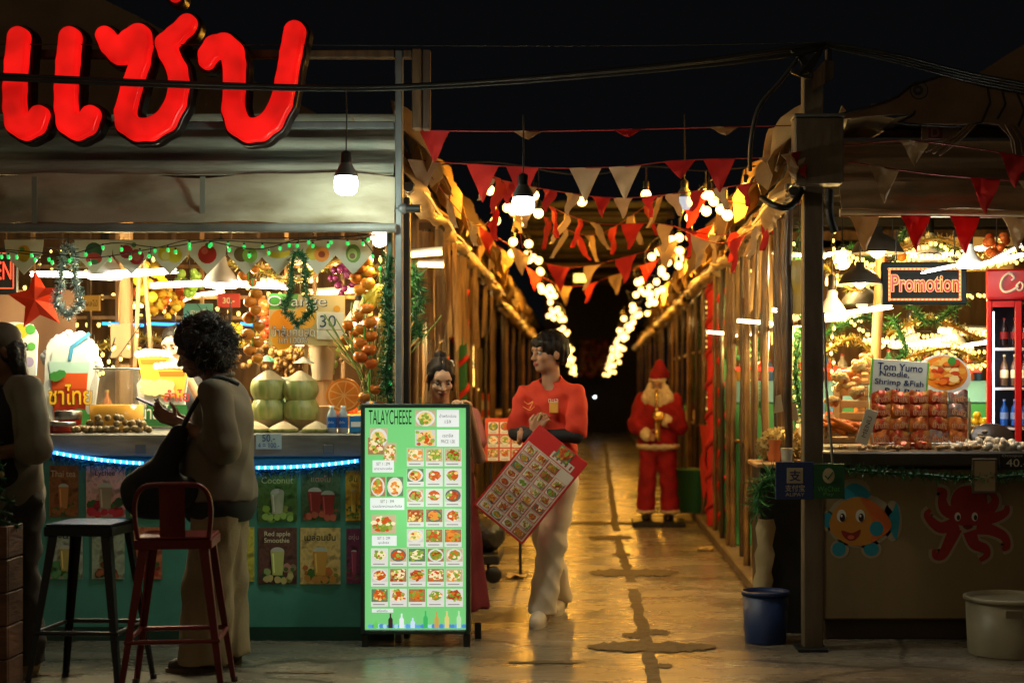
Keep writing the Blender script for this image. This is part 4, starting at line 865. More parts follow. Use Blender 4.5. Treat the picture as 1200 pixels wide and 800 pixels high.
# bush of dried stems by the post
m=MB(); rr=random.Random(31); DRY=[mk('dry_straw',(.45,.30,.10),.7),mk('green_stem',(.14,.22,.05),.6)]
for i in range(90):
    b=P(rr.gauss(437,6),470,8.75+rr.uniform(-.1,.1)); a=rr.gauss(0,.35); m.tube([b,b+V3((a*.12,0,.18)),b+V3((a*.35,rr.uniform(-.05,.05),.30+rr.uniform(0,.2)))],.004,rr.choice(DRY),4,caps=False)
o=m.build('straw_spray',None,'spray of dry straw stems beside the corner post','dried plant')
td=thing('dried_flowers','mass of brown dried flowers behind the coconuts','dried plant',P(333,430,9.5)); m=MB(); rr=random.Random(32)
for i in range(170): p=P(rr.gauss(333,22),rr.gauss(420,9),9.5+rr.uniform(-.15,.15)); m.ball(p,rr.uniform(.012,.022),flat(rr.choice([(.25,.12,.03),(.4,.22,.05),(.16,.08,.02)])),5,4)
o=m.build('blossom',td); o['kind']='stuff'; m=MB()
for k in range(9): m.tube([V3((X(318+k*4,9.5),9.5,1.131)),P(312+k*5,425,9.5)],.004,WOODD,5)
o=m.build('stem',td); o['kind']='stuff'
# cup with straws
t=thing('straw_cup','clear cup packed with red and cream straws behind the coconuts','cup',V3((X(381,9.1),9.1,1.131))); p=V3((X(378,9.1),9.1,Z(445,9.1))); m=MB(); m.lathe(p,[(.06,0),(.085,.20)],mk('cup_plastic',(.6,.45,.3),.2,trans=.4),16); m.box(p.x-.06,p.x+.06,p.y-.05,p.y+.05,1.131,p.z-.002,WOOD); m.build('cup_body',t)
m=MB(); rr=random.Random(6)
for i in range(26): a=rr.uniform(0,6.28); b=p+V3((math.cos(a)*.05*rr.random(),math.sin(a)*.05*rr.random(),.02)); m.tube([b,b+V3((math.cos(a)*.03,math.sin(a)*.03,.30+rr.uniform(-.04,.03)))],.005,flat(rr.choice([(.55,.06,.04),(.6,.5,.35),(.6,.35,.1)])),5)
o=m.build('straw',t); o['kind']='stuff'
m=MB(); m.lathe(p+V3((0,0,.2)),[(.095,0),(.10,.03),(.07,.08),(0,.10)],mk('paper_cover',(.6,.36,.14),.6,c2=(.66,.5,.3),scale=9),14); m.build('paper_cover',t)
# LED board at far left edge
t=thing('led_board','dark board with red LED lettering at the left end of the stall','sign',P(8,345,9.2)); Y=9.2; m=MB(); m.bbox(X(-40,Y),X(20,Y),Y,Y+.03,Z(345,Y),Z(290,Y),BLACK,.004); m.build('board',t); m=MB(); m.text('OPEN',(X(-6,Y),Y-.002,Z(317,Y)),.11,glow((1,.06,.02),2.5),width=.2); 
for a,b,c,d in ((-36,16,296,297.5),(-36,16,337,338.5)): m.box(X(a,Y),X(b,Y),Y-.004,Y-.001,Z(d,Y),Z(c,Y),glow((1,.12,.04),1.2))
m.box(X(15,Y),X(16.5,Y),Y-.004,Y-.001,Z(337,Y),Z(298,Y),glow((1,.12,.04),1.2)); m.build('led_print',t)
# tinsel garland down the corner post
m=MB(); m.tinsel(crv([P(456,300,8.45),P(452,350,8.44),P(457,400,8.44),P(452,440,8.44),P(456,470,8.44)]),.06,[GRN,GRN,GRN2],1200,8); m.build('tinsel_garland',None,'dark green tinsel wound down the corner post','garland')
m=MB(); m.tinsel(crv([P(484,315,8.8),P(492,350,8.8),P(486,370,8.8),P(494,395,8.8)]),.075,[GRN,GRN2,GRN2],1600,9); m.build('tinsel_garland',None,'thick green tinsel piece hanging just right of the corner post','garland')
# ================================================================== RIGHT STALL: seafood stall
YR = 8.4
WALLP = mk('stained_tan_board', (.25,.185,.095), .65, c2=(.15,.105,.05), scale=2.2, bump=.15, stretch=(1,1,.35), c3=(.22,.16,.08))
t = thing('seafood_counter', 'tan board seafood counter with sea creature stickers', 'counter', (X(1120,YR), YR, 0))
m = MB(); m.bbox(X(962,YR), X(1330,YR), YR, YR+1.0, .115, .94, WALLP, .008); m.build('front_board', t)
m = MB(); m.bbox(X(968,YR), X(1330,YR), YR+.05, YR+.95, 0, .112, mk('dark_plinth',(.05,.035,.02),.7), .005); m.build('plinth', t)
m = MB(); m.bbox(X(958,YR), X(1330,YR), YR-.10, YR+1.0, .955, 1.035, mk('dark_counter_edge',(.035,.03,.022),.45,c2=(.06,.05,.035),scale=4), .01); m.build('worktop', t)
m = MB(); m.box(X(963,YR), X(966,YR), YR-.004, YR-.001, .115, .93, WOODD); m.build('edge_strip', t)
# ---- corner post with meter box and bracket
t = thing('utility_post', 'tall grey square post with meter box at the seafood stall corner', 'post', (X(952,8.1), 8.1, 0)); PG = mk('grey_post_paint', (.13,.10,.065), .6, c2=(.07,.052,.033), scale=4, bump=.15, stretch=(2,2,.6))
m = MB(); m.bbox(X(941,8.1), X(964,8.1), 8.07, 8.18, .0, Z(84,8.1), PG, .006); m.build('shaft', t)
m = MB(); m.bbox(X(933,8.1), X(968,8.1), 8.02, 8.22, .001, .02, DARKM, .004); m.build('base_plate', t)
m = MB(); m.bbox(X(929,8.0), X(986,8.0), 7.92, 8.065, Z(217,8), Z(140,8), PG, .008); m.bbox(X(928,8.0), X(987,8.0), 7.91, 8.066, Z(140,8)+.001, Z(137,8)+.003, GREYM, .003); m.build('meter_box', t)
m = MB(); g0 = [P(951,107,8.0), P(968,92,8.0)]; m.add([P(951,107,8.02),P(967,98,8.02),P(977,91,8.1),P(977,72,8.1),P(967,70,8.02),P(951,88,8.02), P(951,107,8.06),P(967,98,8.06),P(977,91,8.14),P(977,72,8.14),P(967,70,8.06),P(951,88,8.06)],
    [(0,1,4,5),(1,2,3,4),(6,11,10,7),(7,10,9,8),(0,6,7,1),(1,7,8,2),(2,8,9,3),(3,9,10,4),(4,10,11,5),(5,11,6,0)], WOODD); m.build('bracket', t)
m = MB(); m.bbox(X(968,8.1), X(974,8.1), 8.08, 8.14, Z(73,8.1), Z(50,8.1), DARKM, .004); m.build('cable_clamp', t)
# overhead cables
rr = random.Random(9)
def cable(pts, r, lb, sagv=0.0, grp='overhead cables'):
    m = MB(); m.tube(crv(pts, 8), r, CABLE, 5); m.build('overhead_cable', None, lb, 'cable', grp)
for i, (dv, dy) in enumerate(((0,0),(3,.03),(6,.06),(9,-.03))):
    cable([P(-40,86+dv*.6,8.0+dy), P(200,97+dv*.5,8.0+dy), P(420,102+dv*.4,8.0+dy), P(600,93+dv*.5,8.0+dy), P(800,74+dv*.7,8.0+dy), P(925,57+dv,8.0+dy), P(968,52+dv*.6,8.05)], .009 if i%2 else .012, ['highest','second','third','lowest'][i]+' of the thick cables crossing the red letters to the post')
    cable([P(968,50+dv*.6,8.05), P(1050,64+dv,8.0+dy), P(1150,88+dv*1.1,8.0+dy), P(1290,112+dv*1.2,8.0+dy)], .0065, ['highest','second','third','lowest'][i]+' of the cables running from the post over the shrimp sign')
cable([P(-40,52,8.2),P(300,53,8.2),P(700,54,8.2),P(965,50,8.1)], .0028, 'thin wire stretched highest across the dark sky')
cable([P(940,62,8.0),P(915,95,8.0),P(890,125,8.0),P(880,165,8.02),P(879,200,8.1)], .012, 'thick drooping cable left of the meter box', grp=None)
for i in range(5):
    cable([P(925+i*4,57+i,8.0),P(940+i*3,75+i*4,7.99),P(935-i*2,88-i,7.98),P(950,70+i*3,7.99),P(966,55,8.03)], .005, 'tangled cable loop at the post head', grp='tangled loops at the post head')
cable([P(940,222,8.1),P(925,243,8.0),P(905,240,8.0),P(893,232,8.3)], .018, 'black corrugated hose curling left of the post under the meter box', grp=None)
cable([P(972,222,8.04),P(972,250,8.03),P(978,272,8.05)], .022, 'black hose hanging beside the post under the meter box', grp=None)
# ---- tent, awning
t = thing('peaked_tent', 'brown peaked tent roof behind the shrimp sign', 'tent', (4.5, 10, 3.0)); a = V3((X(985,9.4),9.4,2.78)); apx = V3((4.2,10.4,4.45)); b = V3((6.6,9.4,2.78)); c = V3((X(985,9.4),12.2,2.78))
for pq in ((a,b),(c,a)): m = MB(); m.sheet(tri_grid(apx, pq[0], pq[1]), TENT, .006); m.build('roof_panel', t)
TARPB = mk('brown_cream_tarp', (.34,.25,.14), .6, c2=(.16,.105,.055), scale=2.4, bump=.5, bscale=7, stretch=(1,1,2.5), c3=(.27,.19,.105))
t = thing('front_awning', 'brownish cream tarp awning over the seafood stall front', 'awning', (X(1100,8.35), 8.35, 2.3))
awn(984, 1330, 8.38, 214, 247, TARPB, 'valance', t, 5)
g = []
for i in range(41):
    x = X(984,8.4)+(X(1330,8.4)-X(984,8.4))*i/40; row = []
    for j in range(17):
        q = j/16; hang = .045*math.sin(q*13+.8*math.sin(x*1.4))+.018*math.sin(q*29+x*2); row.append((x, 8.40+.42*q-1.1*hang*min(1,q*5)*(1-.5*q), 2.48+.31*q))
    g.append(row)
m = MB(); m.sheet(g, mk('brown_fold_tarp',(.26,.17,.09),.6,c2=(.15,.095,.048),scale=3,bump=.4,stretch=(.6,1,4)), .006); m.build('top_sheet', t)
m = MB(); m.tube([P(984,249,8.33), P(1330,252,8.33)], .022, mk('cream_roller',(.34,.27,.16),.5), 10); m.build('roller', t)
# ---- shrimp board
SHB = mk('shrimp_board_paint', (.17,.105,.062), .7, c2=(.12,.07,.04), scale=5); DK = mk('dark_outline_paint', (.012,.010,.010), .6)
t = thing('shrimp_sign', 'large unlit plywood shrimp cutout above the seafood awning', 'cutout sign', P(1130,190,8.2)); Y = 8.2; s = Y/F
q = lambda pl, Y=8.2: [(X(u,Y),Z(v,Y)) for u,v in pl]
body = [(972,137),(1000,131),(1020,126),(1022,121),(1036,121),(1042,115),(1052,113),(1066,101),(1080,95),(1094,92),(1106,88),(1120,90),(1150,100),(1180,106),(1210,112),(1240,130),(1262,165),(1262,200),(1240,205),(1220,185),(1190,190),(1184,160),(1170,146),(1150,144),(1125,146),(1090,145),(1052,144),(1072,133),(1048,134),(1020,136),(990,139)]
m = MB(); m.prism(q(body), Y, Y+.02, SHB); m.build('board', t)
m = MB(); cc = P(1077,106,Y)
for k,(r,c) in enumerate(((11,(.012,.01,.01)),(9.5,(.13,.09,.06)),(6,(.02,.02,.022)),(2.5,(.09,.08,.07)))): m.prism([(cc.x+r*s*math.cos(a)-(0 if k<2 else .006),cc.z+r*s*math.sin(a)) for a in [2*PI*i/20 for i in range(20)]], Y-.001-.001*k, Y-.001-.001*k, flat(c))
m.build('painted_eye', t)
m = MB()
for pl in ([(972,137),(1020,125),(1036,120),(1052,113),(1066,101),(1106,88),(1150,100),(1210,112)],[(1157,103),(1160,120),(1150,143)],[(1174,106),(1178,122),(1168,140)],[(1192,110),(1200,130),(1192,150)],[(1052,144),(1070,134),(1072,130)],[(1052,144),(1085,147),(1130,149),(1152,143)]):
    m.tube([V3((*(lambda p:(p.x,Y-.004,p.z))(P(u,v,Y)),)) for u,v in pl], .006, DK, 5)
m.build('painted_outline', t)
for k in range(6):
    m = MB(); m.tube([P(1135+k*4,146,8.19),P(1120+k*3,160+k*1.5,8.185),P(1085+k*8,178+k*2,8.185)] if k<3 else [P(1160+k*6,146,8.19),P(1168+k*7,165,8.185),P(1165+k*9,190,8.19)], .007, SHB, 5); m.build('leg', t)
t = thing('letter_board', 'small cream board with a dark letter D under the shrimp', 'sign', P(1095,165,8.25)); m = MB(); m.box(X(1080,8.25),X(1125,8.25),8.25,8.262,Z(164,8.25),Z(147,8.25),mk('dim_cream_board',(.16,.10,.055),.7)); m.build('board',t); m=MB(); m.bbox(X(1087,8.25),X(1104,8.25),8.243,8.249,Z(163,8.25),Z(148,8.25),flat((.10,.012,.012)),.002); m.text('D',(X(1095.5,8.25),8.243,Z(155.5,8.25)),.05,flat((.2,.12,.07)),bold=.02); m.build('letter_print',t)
# ---- stickers on the counter front
def stick(poly, y, c, m, out=None):
    m.prism(q(poly, YR), y, y, flat(c, .5))
def smooth_poly(pts, n=6):
    P3 = [V3((u,0,v)) for u,v in pts]; N = len(P3); o = []
    for i in range(N):
        p0,p1,p2,p3 = P3[i-1],P3[i],P3[(i+1)%N],P3[(i+2)%N]
        for k in range(n):
            t_=k/n; w=.5*((2*p1)+(p2-p0)*t_+(2*p0-5*p1+4*p2-p3)*t_*t_+(3*p1-p0-3*p2+p3)*t_**3); o.append((w.x,w.z))
    return o
def ell_(cu,cv,ru,rv,n=18,a=0): return [(cu+ru*math.cos(2*PI*i/n)*math.cos(a)-rv*math.sin(2*PI*i/n)*math.sin(a), cv+ru*math.cos(2*PI*i/n)*math.sin(a)+rv*math.sin(2*PI*i/n)*math.cos(a)) for i in range(n)]
ST = (.36,.31,.21); y0 = YR-.002
m = MB(); d = lambda k: y0-.0007*k
fish = smooth_poly([(972,612),(978,597),(992,585),(1010,582),(1028,592),(1040,606),(1044,618),(1034,628),(1018,637),(1000,639),(984,632),(974,622)])
for (pl,k) in ((ell_(1008,610,40,32),0),(ell_(1046,610,11,24),0),(ell_(984,643,11,11),0),(ell_(1021,643,12,11),0),(ell_(1000,574,20,14),0),(ell_(970,610,8,12),0)): stick(pl, d(0), (.33,.28,.19), m)
stick(smooth_poly([(988,584),(990,572),(1000,566),(1012,570),(1020,580),(1008,586)]), d(1), (.02,.25,.36), m)
for pl in (ell_(970,609,6.5,9),ell_(983,643,8,8.5),ell_(1021,643,9,8),): stick(pl, d(1), (.02,.24,.34), m)
stick(smooth_poly([(1038,612),(1046,598),(1051,589),(1054,604),(1053,618),(1050,632),(1044,622)]), d(1), (.02,.27,.38), m)
stick(fish, d(2), (.52,.22,.035), m); stick(smooth_poly([(1008,583),(1024,588),(1040,604),(1044,618),(1030,630),(1020,634),(1024,618),(1018,600)]), d(3), (.62,.14,.03), m)
stick(ell_(1027,619,8,9), d(4), (.02,.24,.34), m)
for cu in (986,1008): stick(ell_(cu,604,5.5,7.5), d(4), (.7,.68,.6), m); stick(ell_(cu+1,606,3.2,5), d(5), (.03,.015,.01), m); stick(ell_(cu,604,1.2,1.6), d(6), (.7,.7,.7), m)
stick(smooth_poly([(986,621),(998,624),(1008,620),(1004,630),(996,633),(989,629)]), d(4), (.25,.02,.015), m); stick(ell_(997,629,4,2.5), d(5), (.6,.12,.08), m)
o = m.build('fish_sticker', None, 'smiling orange fish sticker with blue fins on the tan counter front', 'sticker')
OC = (.30,.022,.018); m = MB()
def tent(pts, w0, w1, k, c=OC, ex=0): 
    ps = crv([V3((u,0,v)) for u,v in pts], 6); n = len(ps); L=[];R_=[]
    for i,p in enumerate(ps):
        tdir = (ps[min(i+1,n-1)]-ps[max(i-1,0)]).normalized(); nn = V3((-tdir.z,0,tdir.x)); w = w0+(w1-w0)*i/(n-1)+ex; L.append((p.x+nn.x*w,p.z+nn.z*w)); R_.append((p.x-nn.x*w,p.z-nn.z*w))
    vs=[]; 
    for a,b in zip(L,R_): vs += [(X(a[0],YR),d(k),Z(a[1],YR)),(X(b[0],YR),d(k),Z(b[1],YR))]
    m.add(vs, [(2*i,2*i+1,2*i+3,2*i+2) for i in range(n-1)], flat(c,.5))
legs_ = [[(1122,612),(1104,618),(1093,612),(1086,603),(1090,597)],[(1120,618),(1112,635),(1104,650),(1096,651),(1095,643)],[(1136,622),(1142,637),(1154,642),(1156,650),(1148,656)],[(1144,618),(1160,620),(1176,628),(1180,640),(1174,643)],[(1148,608),(1165,606),(1178,600),(1180,592)],[(1120,602),(1108,597),(1104,586),(1106,576),(1098,573)],[(1150,600),(1162,594),(1166,584),(1160,577)]]
for i, l in enumerate(legs_): tent(l, 8, 4, .2+i*.12, (.33,.28,.19), 2.5)
stick(ell_(1135,595,24,30), d(1.4), (.33,.28,.19), m)
for i, l in enumerate(legs_): tent(l, 8, 2.5, 2+i*.15)
stick(smooth_poly([(1116,600),(1114,585),(1122,572),(1136,569),(1150,573),(1157,586),(1154,602),(1146,614),(1130,616),(1120,612)]), d(4), OC, m)
for cu in (1122,1142): stick(ell_(cu,605,3.6,5.2), d(5), (.7,.68,.6), m); stick(ell_(cu+.8,606,2,3.2), d(6), (.02,.012,.01), m)
stick(smooth_poly([(1128,616),(1136,614),(1140,617),(1133,620)]), d(5), (.16,.01,.01), m)
m.build('octopus_sticker', None, 'red octopus sticker with curled arms on the tan counter front', 'sticker')
# ---- payment signs, paper holder, price board
t = thing('payment_sign', 'blue and green payment board tied to the post with Chinese lettering', 'sign', P(945,585,8.0)); Y = 8.0; s = Y/F; m = MB(); m.bbox(X(909,Y),X(953,Y),Y,Y+.012,Z(585,Y),Z(541,Y),flat((.015,.035,.12)),.002); m.build('blue_panel',t)
m = MB(); m.bbox(X(953.3,Y),X(990,Y),Y,Y+.012,Z(584,Y),Z(543,Y),flat((.01,.075,.025)),.002); m.build('green_panel',t)
m = MB(); m.bbox(X(922,Y),X(941,Y),Y-.002,Y,Z(566,Y),Z(548,Y),flat((.35,.30,.2)),.0008); m.text('支',(X(931.5,Y),Y-.002,Z(557,Y)),13*s,flat((.015,.035,.12)),bold=.02); m.text('支付宝',(X(931.5,Y),Y,Z(571.5,Y)),8*s,flat((.4,.36,.27)),width=23*s,bold=.01); m.text('ALIPAY',(X(931.5,Y),Y,Z(579,Y)),4*s,flat((.4,.36,.27)),width=22*s); m.build('blue_lettering',t)
m = MB(); m.prism(q(ell_(971,557,7,9),Y),Y-.002,Y-.0005,flat((.40,.36,.22))); m.tube([P(967,557,Y-.005),P(970,561,Y-.005),P(976,553,Y-.005)],.004,flat((.01,.075,.025)),5); m.text('WeChat',(X(971,Y),Y,Z(572.5,Y)),6*s,flat((.08,.28,.06)),width=26*s); m.text('Pay',(X(971,Y),Y,Z(579,Y)),5*s,flat((.08,.28,.06)),width=12*s); m.build('green_lettering',t)
t = thing('paper_holder', 'clear upright holder with a cream paper at the counter edge', 'holder', P(1154,578,8.25)); Y = 8.25; m = MB(); m.bbox(X(1139,Y),X(1169,Y),Y,Y+.008,Z(578,Y),Z(537,Y),mk('holder_frame',(.10,.08,.055),.4),.003); m.build('frame',t); m=MB(); m.box(X(1142,Y),X(1166,Y),Y-.002,Y-.0005,Z(575,Y),Z(540,Y),flat((.30,.24,.14))); m.build('paper',t)
t = thing('price_board', 'dark price board reading 40 at the seafood counter edge', 'price sign', P(1190,548,8.22)); Y = 8.22; s = Y/F; m=MB(); m.bbox(X(1171,Y),X(1235,Y),Y,Y+.01,Z(550,Y),Z(531,Y),BLACK,.002); m.build('board',t); m=MB(); m.text('40.-',(X(1191,Y),Y,Z(542,Y)),9*s,flat((.55,.52,.42)),width=24*s); m.text('Octopus',(X(1186,Y),Y,Z(534,Y)),4*s,flat((.5,.48,.4)),width=24*s); m.build('lettering',t)
m = MB(); m.tinsel(crv([P(962,548,8.26),P(1030,553,8.26),P(1080,556,8.26),P(1140,560,8.26),P(1260,552,8.26)]),.045,[GRN,GRN,GRN2],900,4); m.build('tinsel_garland',None,'dark tinsel garland sagging under the seafood worktop edge','garland')
m = MB(); m.tube([P(965,366,8.25),P(968,450,8.25),P(974,520,8.25),P(977,560,8.25)],.008,STEEL,6); m.build('thin_rod',None,'thin bent metal rod standing beside the corner post','rod')
# ---- goods on the counter; z of the top
ZT = 1.036
def onp(u,Y,z=ZT): return V3((X(u,Y),Y,z))
DUR=mk('durian_skin',(.40,.30,.09),.6,c2=(.28,.19,.05),scale=8); rr=random.Random(2)
t=thing('durian','large spiky yellow brown durian at the left end of the seafood counter','fruit',onp(915,8.95)); m=MB(); c=P(914,523,8.95); m.ball(c,(.125,.12,.10),DUR,18,12); m.build('flesh_shell',t); m=MB()
for i in range(420):
    a=rr.uniform(0,6.28); b=math.asin(rr.uniform(-.9,1)); dv=V3((math.cos(b)*math.cos(a),math.cos(b)*math.sin(a),math.sin(b))); p=c+V3((dv.x*.125,dv.y*.12,dv.z*.10)); e=dv.cross(V3((.2,.3,1))).normalized()*.008; f=dv.cross(e).normalized()*.008; m.add([p+e,p-e*.5+f,p-e*.5-f,p+dv*.022],[(0,1,3),(1,2,3),(2,0,3)],DUR)
o=m.build('spine',t); o['kind']='stuff'
m=MB(); m.lathe(P(922,541,8.5),[(.028,0),(.034,.075)],mk('milky_glass',(.45,.42,.33),.3),14); m.lathe(P(922,541,8.5),[(0,.055),(.033,.06)],flat((.25,.25,.22)),14); m.build('tea_light_glass',None,'small milky glass in front of the durian','glass')
m=MB(); m.bbox(X(880,8.9),X(942,8.9),8.6,9.1,.93,.955,WOOD,.006); m.bbox(X(885,8.9),X(940,8.9),8.65,9.05,.0,.929,DARKM,.006); m.build('side_table',None,'narrow dark side table carrying the durian beside the post','table')
# noodle rack
t=thing('noodle_rack','clear acrylic rack holding rows of noodle packets','rack',onp(1078,8.75)); AC=mk('acrylic_edge',(.7,.62,.45),.15,trans=.5); u0,u1=1020,1136; m=MB()
for (ua,va,ub,vb) in ((1020,462,1023,519),(1136,466,1134,520),(1023,519,1134,520)): m.tube([P(ua,va,8.62),P(ub,vb,8.62)],.004,AC,6)
m.build('front_edge',t); m=MB(); m.box(X(u0,8.9),X(u1,8.9),8.86,8.865,ZT,Z(470,8.9),mk('acrylic_back',(.5,.45,.35),.2,trans=.6)); m.build('back_sheet',t)
m=MB(); m.box(X(u0+1,8.75),X(u1-1,8.75),8.63,8.85,ZT+.001,ZT+.012,AC); m.build('shelf',t)
FOIL=[mk('red_foil_packet',(.42,.04,.012),.3,.3,c2=(.70,.34,.08),scale=14,contrast=(.45,.6)),mk('orange_foil_packet',(.62,.20,.04),.3,.3,c2=(.35,.03,.012),scale=14,contrast=(.45,.6)),mk('silver_foil_packet',(.5,.45,.40),.2,.6,c2=(.40,.05,.03),scale=12,contrast=(.45,.6))]
def packet(c,w,h,mt,seed):
    rr=random.Random(seed); g=[]; tl=rr.uniform(-.2,.2)
    for i in range(9):
        a=i/8; row=[]
        for j in range(7):
            b=j/6; bul=(math.sin(PI*a)**.6)*(math.sin(PI*b)**.6); row.append((c[0]+(a-.5)*w, c[1]-.024*bul+.012*rr.random()*min(1,bul*2+.25)-.004*math.sin(a*17+seed), c[2]+b*h*(1-.07*math.sin(a*6+seed))+(.004*(i%2) if j in (0,6) else 0)+tl*(a-.5)*w))
        g.append(row)
    m=MB(); m.sheet([r_[::1] for r_ in g],mt,.0); m.sheet([[(p[0],2*c[1]-p[1]+.02,p[2]) for p in r_[::-1]] for r_ in g],mt,.0)
    m.text('ยำยำ',(c[0],c[1]-.030,c[2]+h*.5),h*.46,flat((.85,.72,.40)),width=w*.74,bold=.05,rot=tl); m.text('ยำยำ',(c[0],c[1]-.033,c[2]+h*.5),h*.42,flat((.45,.015,.01)),width=w*.70,bold=.005,rot=tl)
    return m
nm=['bottom','second','third','top']; cm=['far left','second','middle','fourth','far right']
for row in range(4):
    for col in range(5):
        Y=8.70+.02*row; h=.083; c=(X(1032+col*22.7+rr.uniform(-1.2,1.2),Y),Y,ZT+.013+row*.075+.002); k=(2 if (col>=3 and rr.random()<.7) else rr.choice([0,0,1]))
        packet(c,.108,h,FOIL[k],row*5+col).build('noodle_packet',None,f'foil noodle packet, {nm[row]} row and {cm[col]} column of the clear rack','packet','noodle packets in the clear rack')
for i,(u,lb) in enumerate(((1058,'loose red noodle packet lying before the rack, nearer the post'),(1082,'loose red noodle packet lying before the rack, nearer the ice'))): packet((X(u,8.5),8.5,ZT+.001),.09,.045,FOIL[0],40+i).build('noodle_packet',None,lb,'packet')
# noodle sign + bowl cutout
t=thing('noodle_sign','handwritten white noodle board with green edges above the packets','sign',P(1054,465,8.82)); Y=8.82; s=Y/F; m=MB(); m.M=Matrix.Translation(P(1054,443,Y))@Matrix.Rotation(math.radians(4),4,'Y'); W2,H2=32*s,21*s; m.bbox(-W2,W2,0,.012,-H2-.02,H2,flat((.55,.58,.52)),.003); m.bbox(-W2-.01,-W2-.0005,-.002,.014,-H2-.02,H2,flat((.15,.5,.05)),.002); m.bbox(W2+.0005,W2+.01,-.002,.014,-H2-.02,H2,flat((.15,.5,.05)),.002); m.build('board',t)
INK=flat((.01,.02,.10)); m=MB(); m.M=Matrix.Translation(P(1054,443,Y))@Matrix.Rotation(math.radians(4),4,'Y')
for (tx,cx,cz,hh,ww) in (('Tom Yumo',0,.062,.042,.26),('Noodle,',-.03,.02,.036,.17),('Shrimp &Fish',0,-.03,.042,.28),('Ball Ball',.02,-.075,.032,.2)): m.text(tx,(cx,0,cz),hh,INK,width=ww,bold=.012)
m.build('handwriting',t); m=MB(); m.box(P(1054,443,Y).x-.012,P(1054,443,Y).x+.012,Y+.014,Y+.03,ZT,P(1054,443,Y).z,WOOD); m.build('stand_stick',t)
t=thing('noodle_bowl_cutout','oval cutout sign of a white bowl of orange shrimp noodles','cutout sign',P(1108,470,8.95)); Y=8.95; s=Y/F; m=MB(); m.prism(q(ell_(1106,441,32,26,30,.1),Y),Y,Y+.02,WHB); m.build('bowl_board',t); m=MB(); m.prism(q(ell_(1107,437,27,20,26,.1),Y),Y-.001,Y-.001,flat(lin(225,130,30))); r=random.Random(12)
for k in range(60): 
    a=r.uniform(0,6.28); e=math.sqrt(r.random())*.85; blob(m,X(1107+25*e*math.cos(a),Y),Z(437+18*e*math.sin(a),Y),r.uniform(2,5)*s,Y-.0013-.00015*k,r.choice([lin(240,190,90),lin(235,120,30),lin(250,220,150),lin(200,70,20),lin(230,160,60)]),7,1.5,rd=r)
blob(m,X(1115,Y),Z(423,Y),5*s,Y-.012,(.05,.25,.03),9); m.build('noodle_print',t); m=MB(); m.box(P(1108,440,Y).x-.012,P(1108,440,Y).x+.012,Y+.021,Y+.035,ZT,Z(450,Y),WOOD); m.build('stand_stick',t)
m=MB(); m.M=Matrix.Translation(P(1009,520,8.55))@Matrix.Rotation(.32,4,'Y'); m.bbox(-.035,.035,0,.006,0,.20,flat((.5,.47,.36)),.002); m.M=m.M@Matrix.Translation((0,-.001,.1)); m.text('MENU',(0,0,0),.025,flat((.08,.05,.03)),rot=PI/2,width=.12); m.build('menu_card',None,'narrow cream card leaning against the noodle rack','card')
# crates with food
CR=mk('crate_wood',(.40,.24,.10),.6,c2=(.28,.155,.06),scale=5)
def crate(u0,u1,v0,v1,Y,label):
    t=thing('wooden_crate',label,'crate',onp((u0+u1)/2,Y,Z(v1,Y)),'wooden display crates'); x0,x1,z0,z1=X(u0,Y),X(u1,Y),Z(v1,Y),Z(v0,Y); n=3
    for k in range(n): zz=z0+(z1-z0)*(k+.15)/n; m=MB(); m.bbox(x0,x1,Y,Y+.012,zz,zz+(z1-z0)/n*.62,CR,.002); m.build('slat',t); m=MB(); m.bbox(x0,x1,Y+.24,Y+.252,zz,zz+(z1-z0)/n*.62,CR,.002); m.build('slat',t)
    for xx in (x0,x1-.02): m=MB(); m.bbox(xx,xx+.02,Y+.0125,Y+.239,z0,z1,CR,.002); m.build('side',t)
    m=MB(); m.box(x0+.021,x1-.021,Y+.013,Y+.238,z0,z0+.01,CR); m.build('base',t); return t
crate(966,1006,497,520,8.75,'wooden crate of carrots, lowest of the display crates'); crate(984,1018,452,494,9.05,'tall wooden crate behind the leaning card'); crate(1000,1022,430,451,9.1,'small wooden crate topmost by the noodle sign')
rr=random.Random(7)
CARR=mk('carrot_orange',(.70,.20,.02),.45,c2=(.62,.15,.015),scale=10); pr=None
for i in range(12):
    Y=8.72+rr.uniform(0,.12); p=P(rr.uniform(972,1000),rr.uniform(494,505),Y); m=MB(); a=rr.uniform(-.5,.3); m.tube([p-V3((math.cos(a)*.07,.01,math.sin(a)*.07)),p,p+V3((math.cos(a)*.07,-.01,math.sin(a)*.07))],[.006,.016,.017],CARR,8); m.ball(p+V3((math.cos(a)*.07,-.01,math.sin(a)*.07)),.015,CARR,8,5); m.build('carrot',None,'orange carrot piled in the lowest wooden crate','carrot','carrots in the crate')
CORN=mk('golden_seafood',(.62,.34,.05),.4,c2=(.45,.10,.03),scale=22,bump=.6,c3=(.7,.5,.2))
for i in range(14):
    u,v=rr.choice([(988,455),(996,448),(1004,462),(980,468),(1012,428),(1006,436),(985,445),(970,505),(968,490)]); Y=8.85+rr.uniform(-.05,.1); p=P(u+rr.uniform(-5,5),v+rr.uniform(-4,4),Y); m=MB(); m.ball(p,(rr.uniform(.03,.05),.03,rr.uniform(.02,.035)),CORN,9,6,R=Matrix.Rotation(rr.uniform(-1,1),3,'Y'),jit=.12,rnd=rr); m.build('fried_snack',None,'golden brown fried seafood piece heaped on the crates','food','fried seafood on the crates')
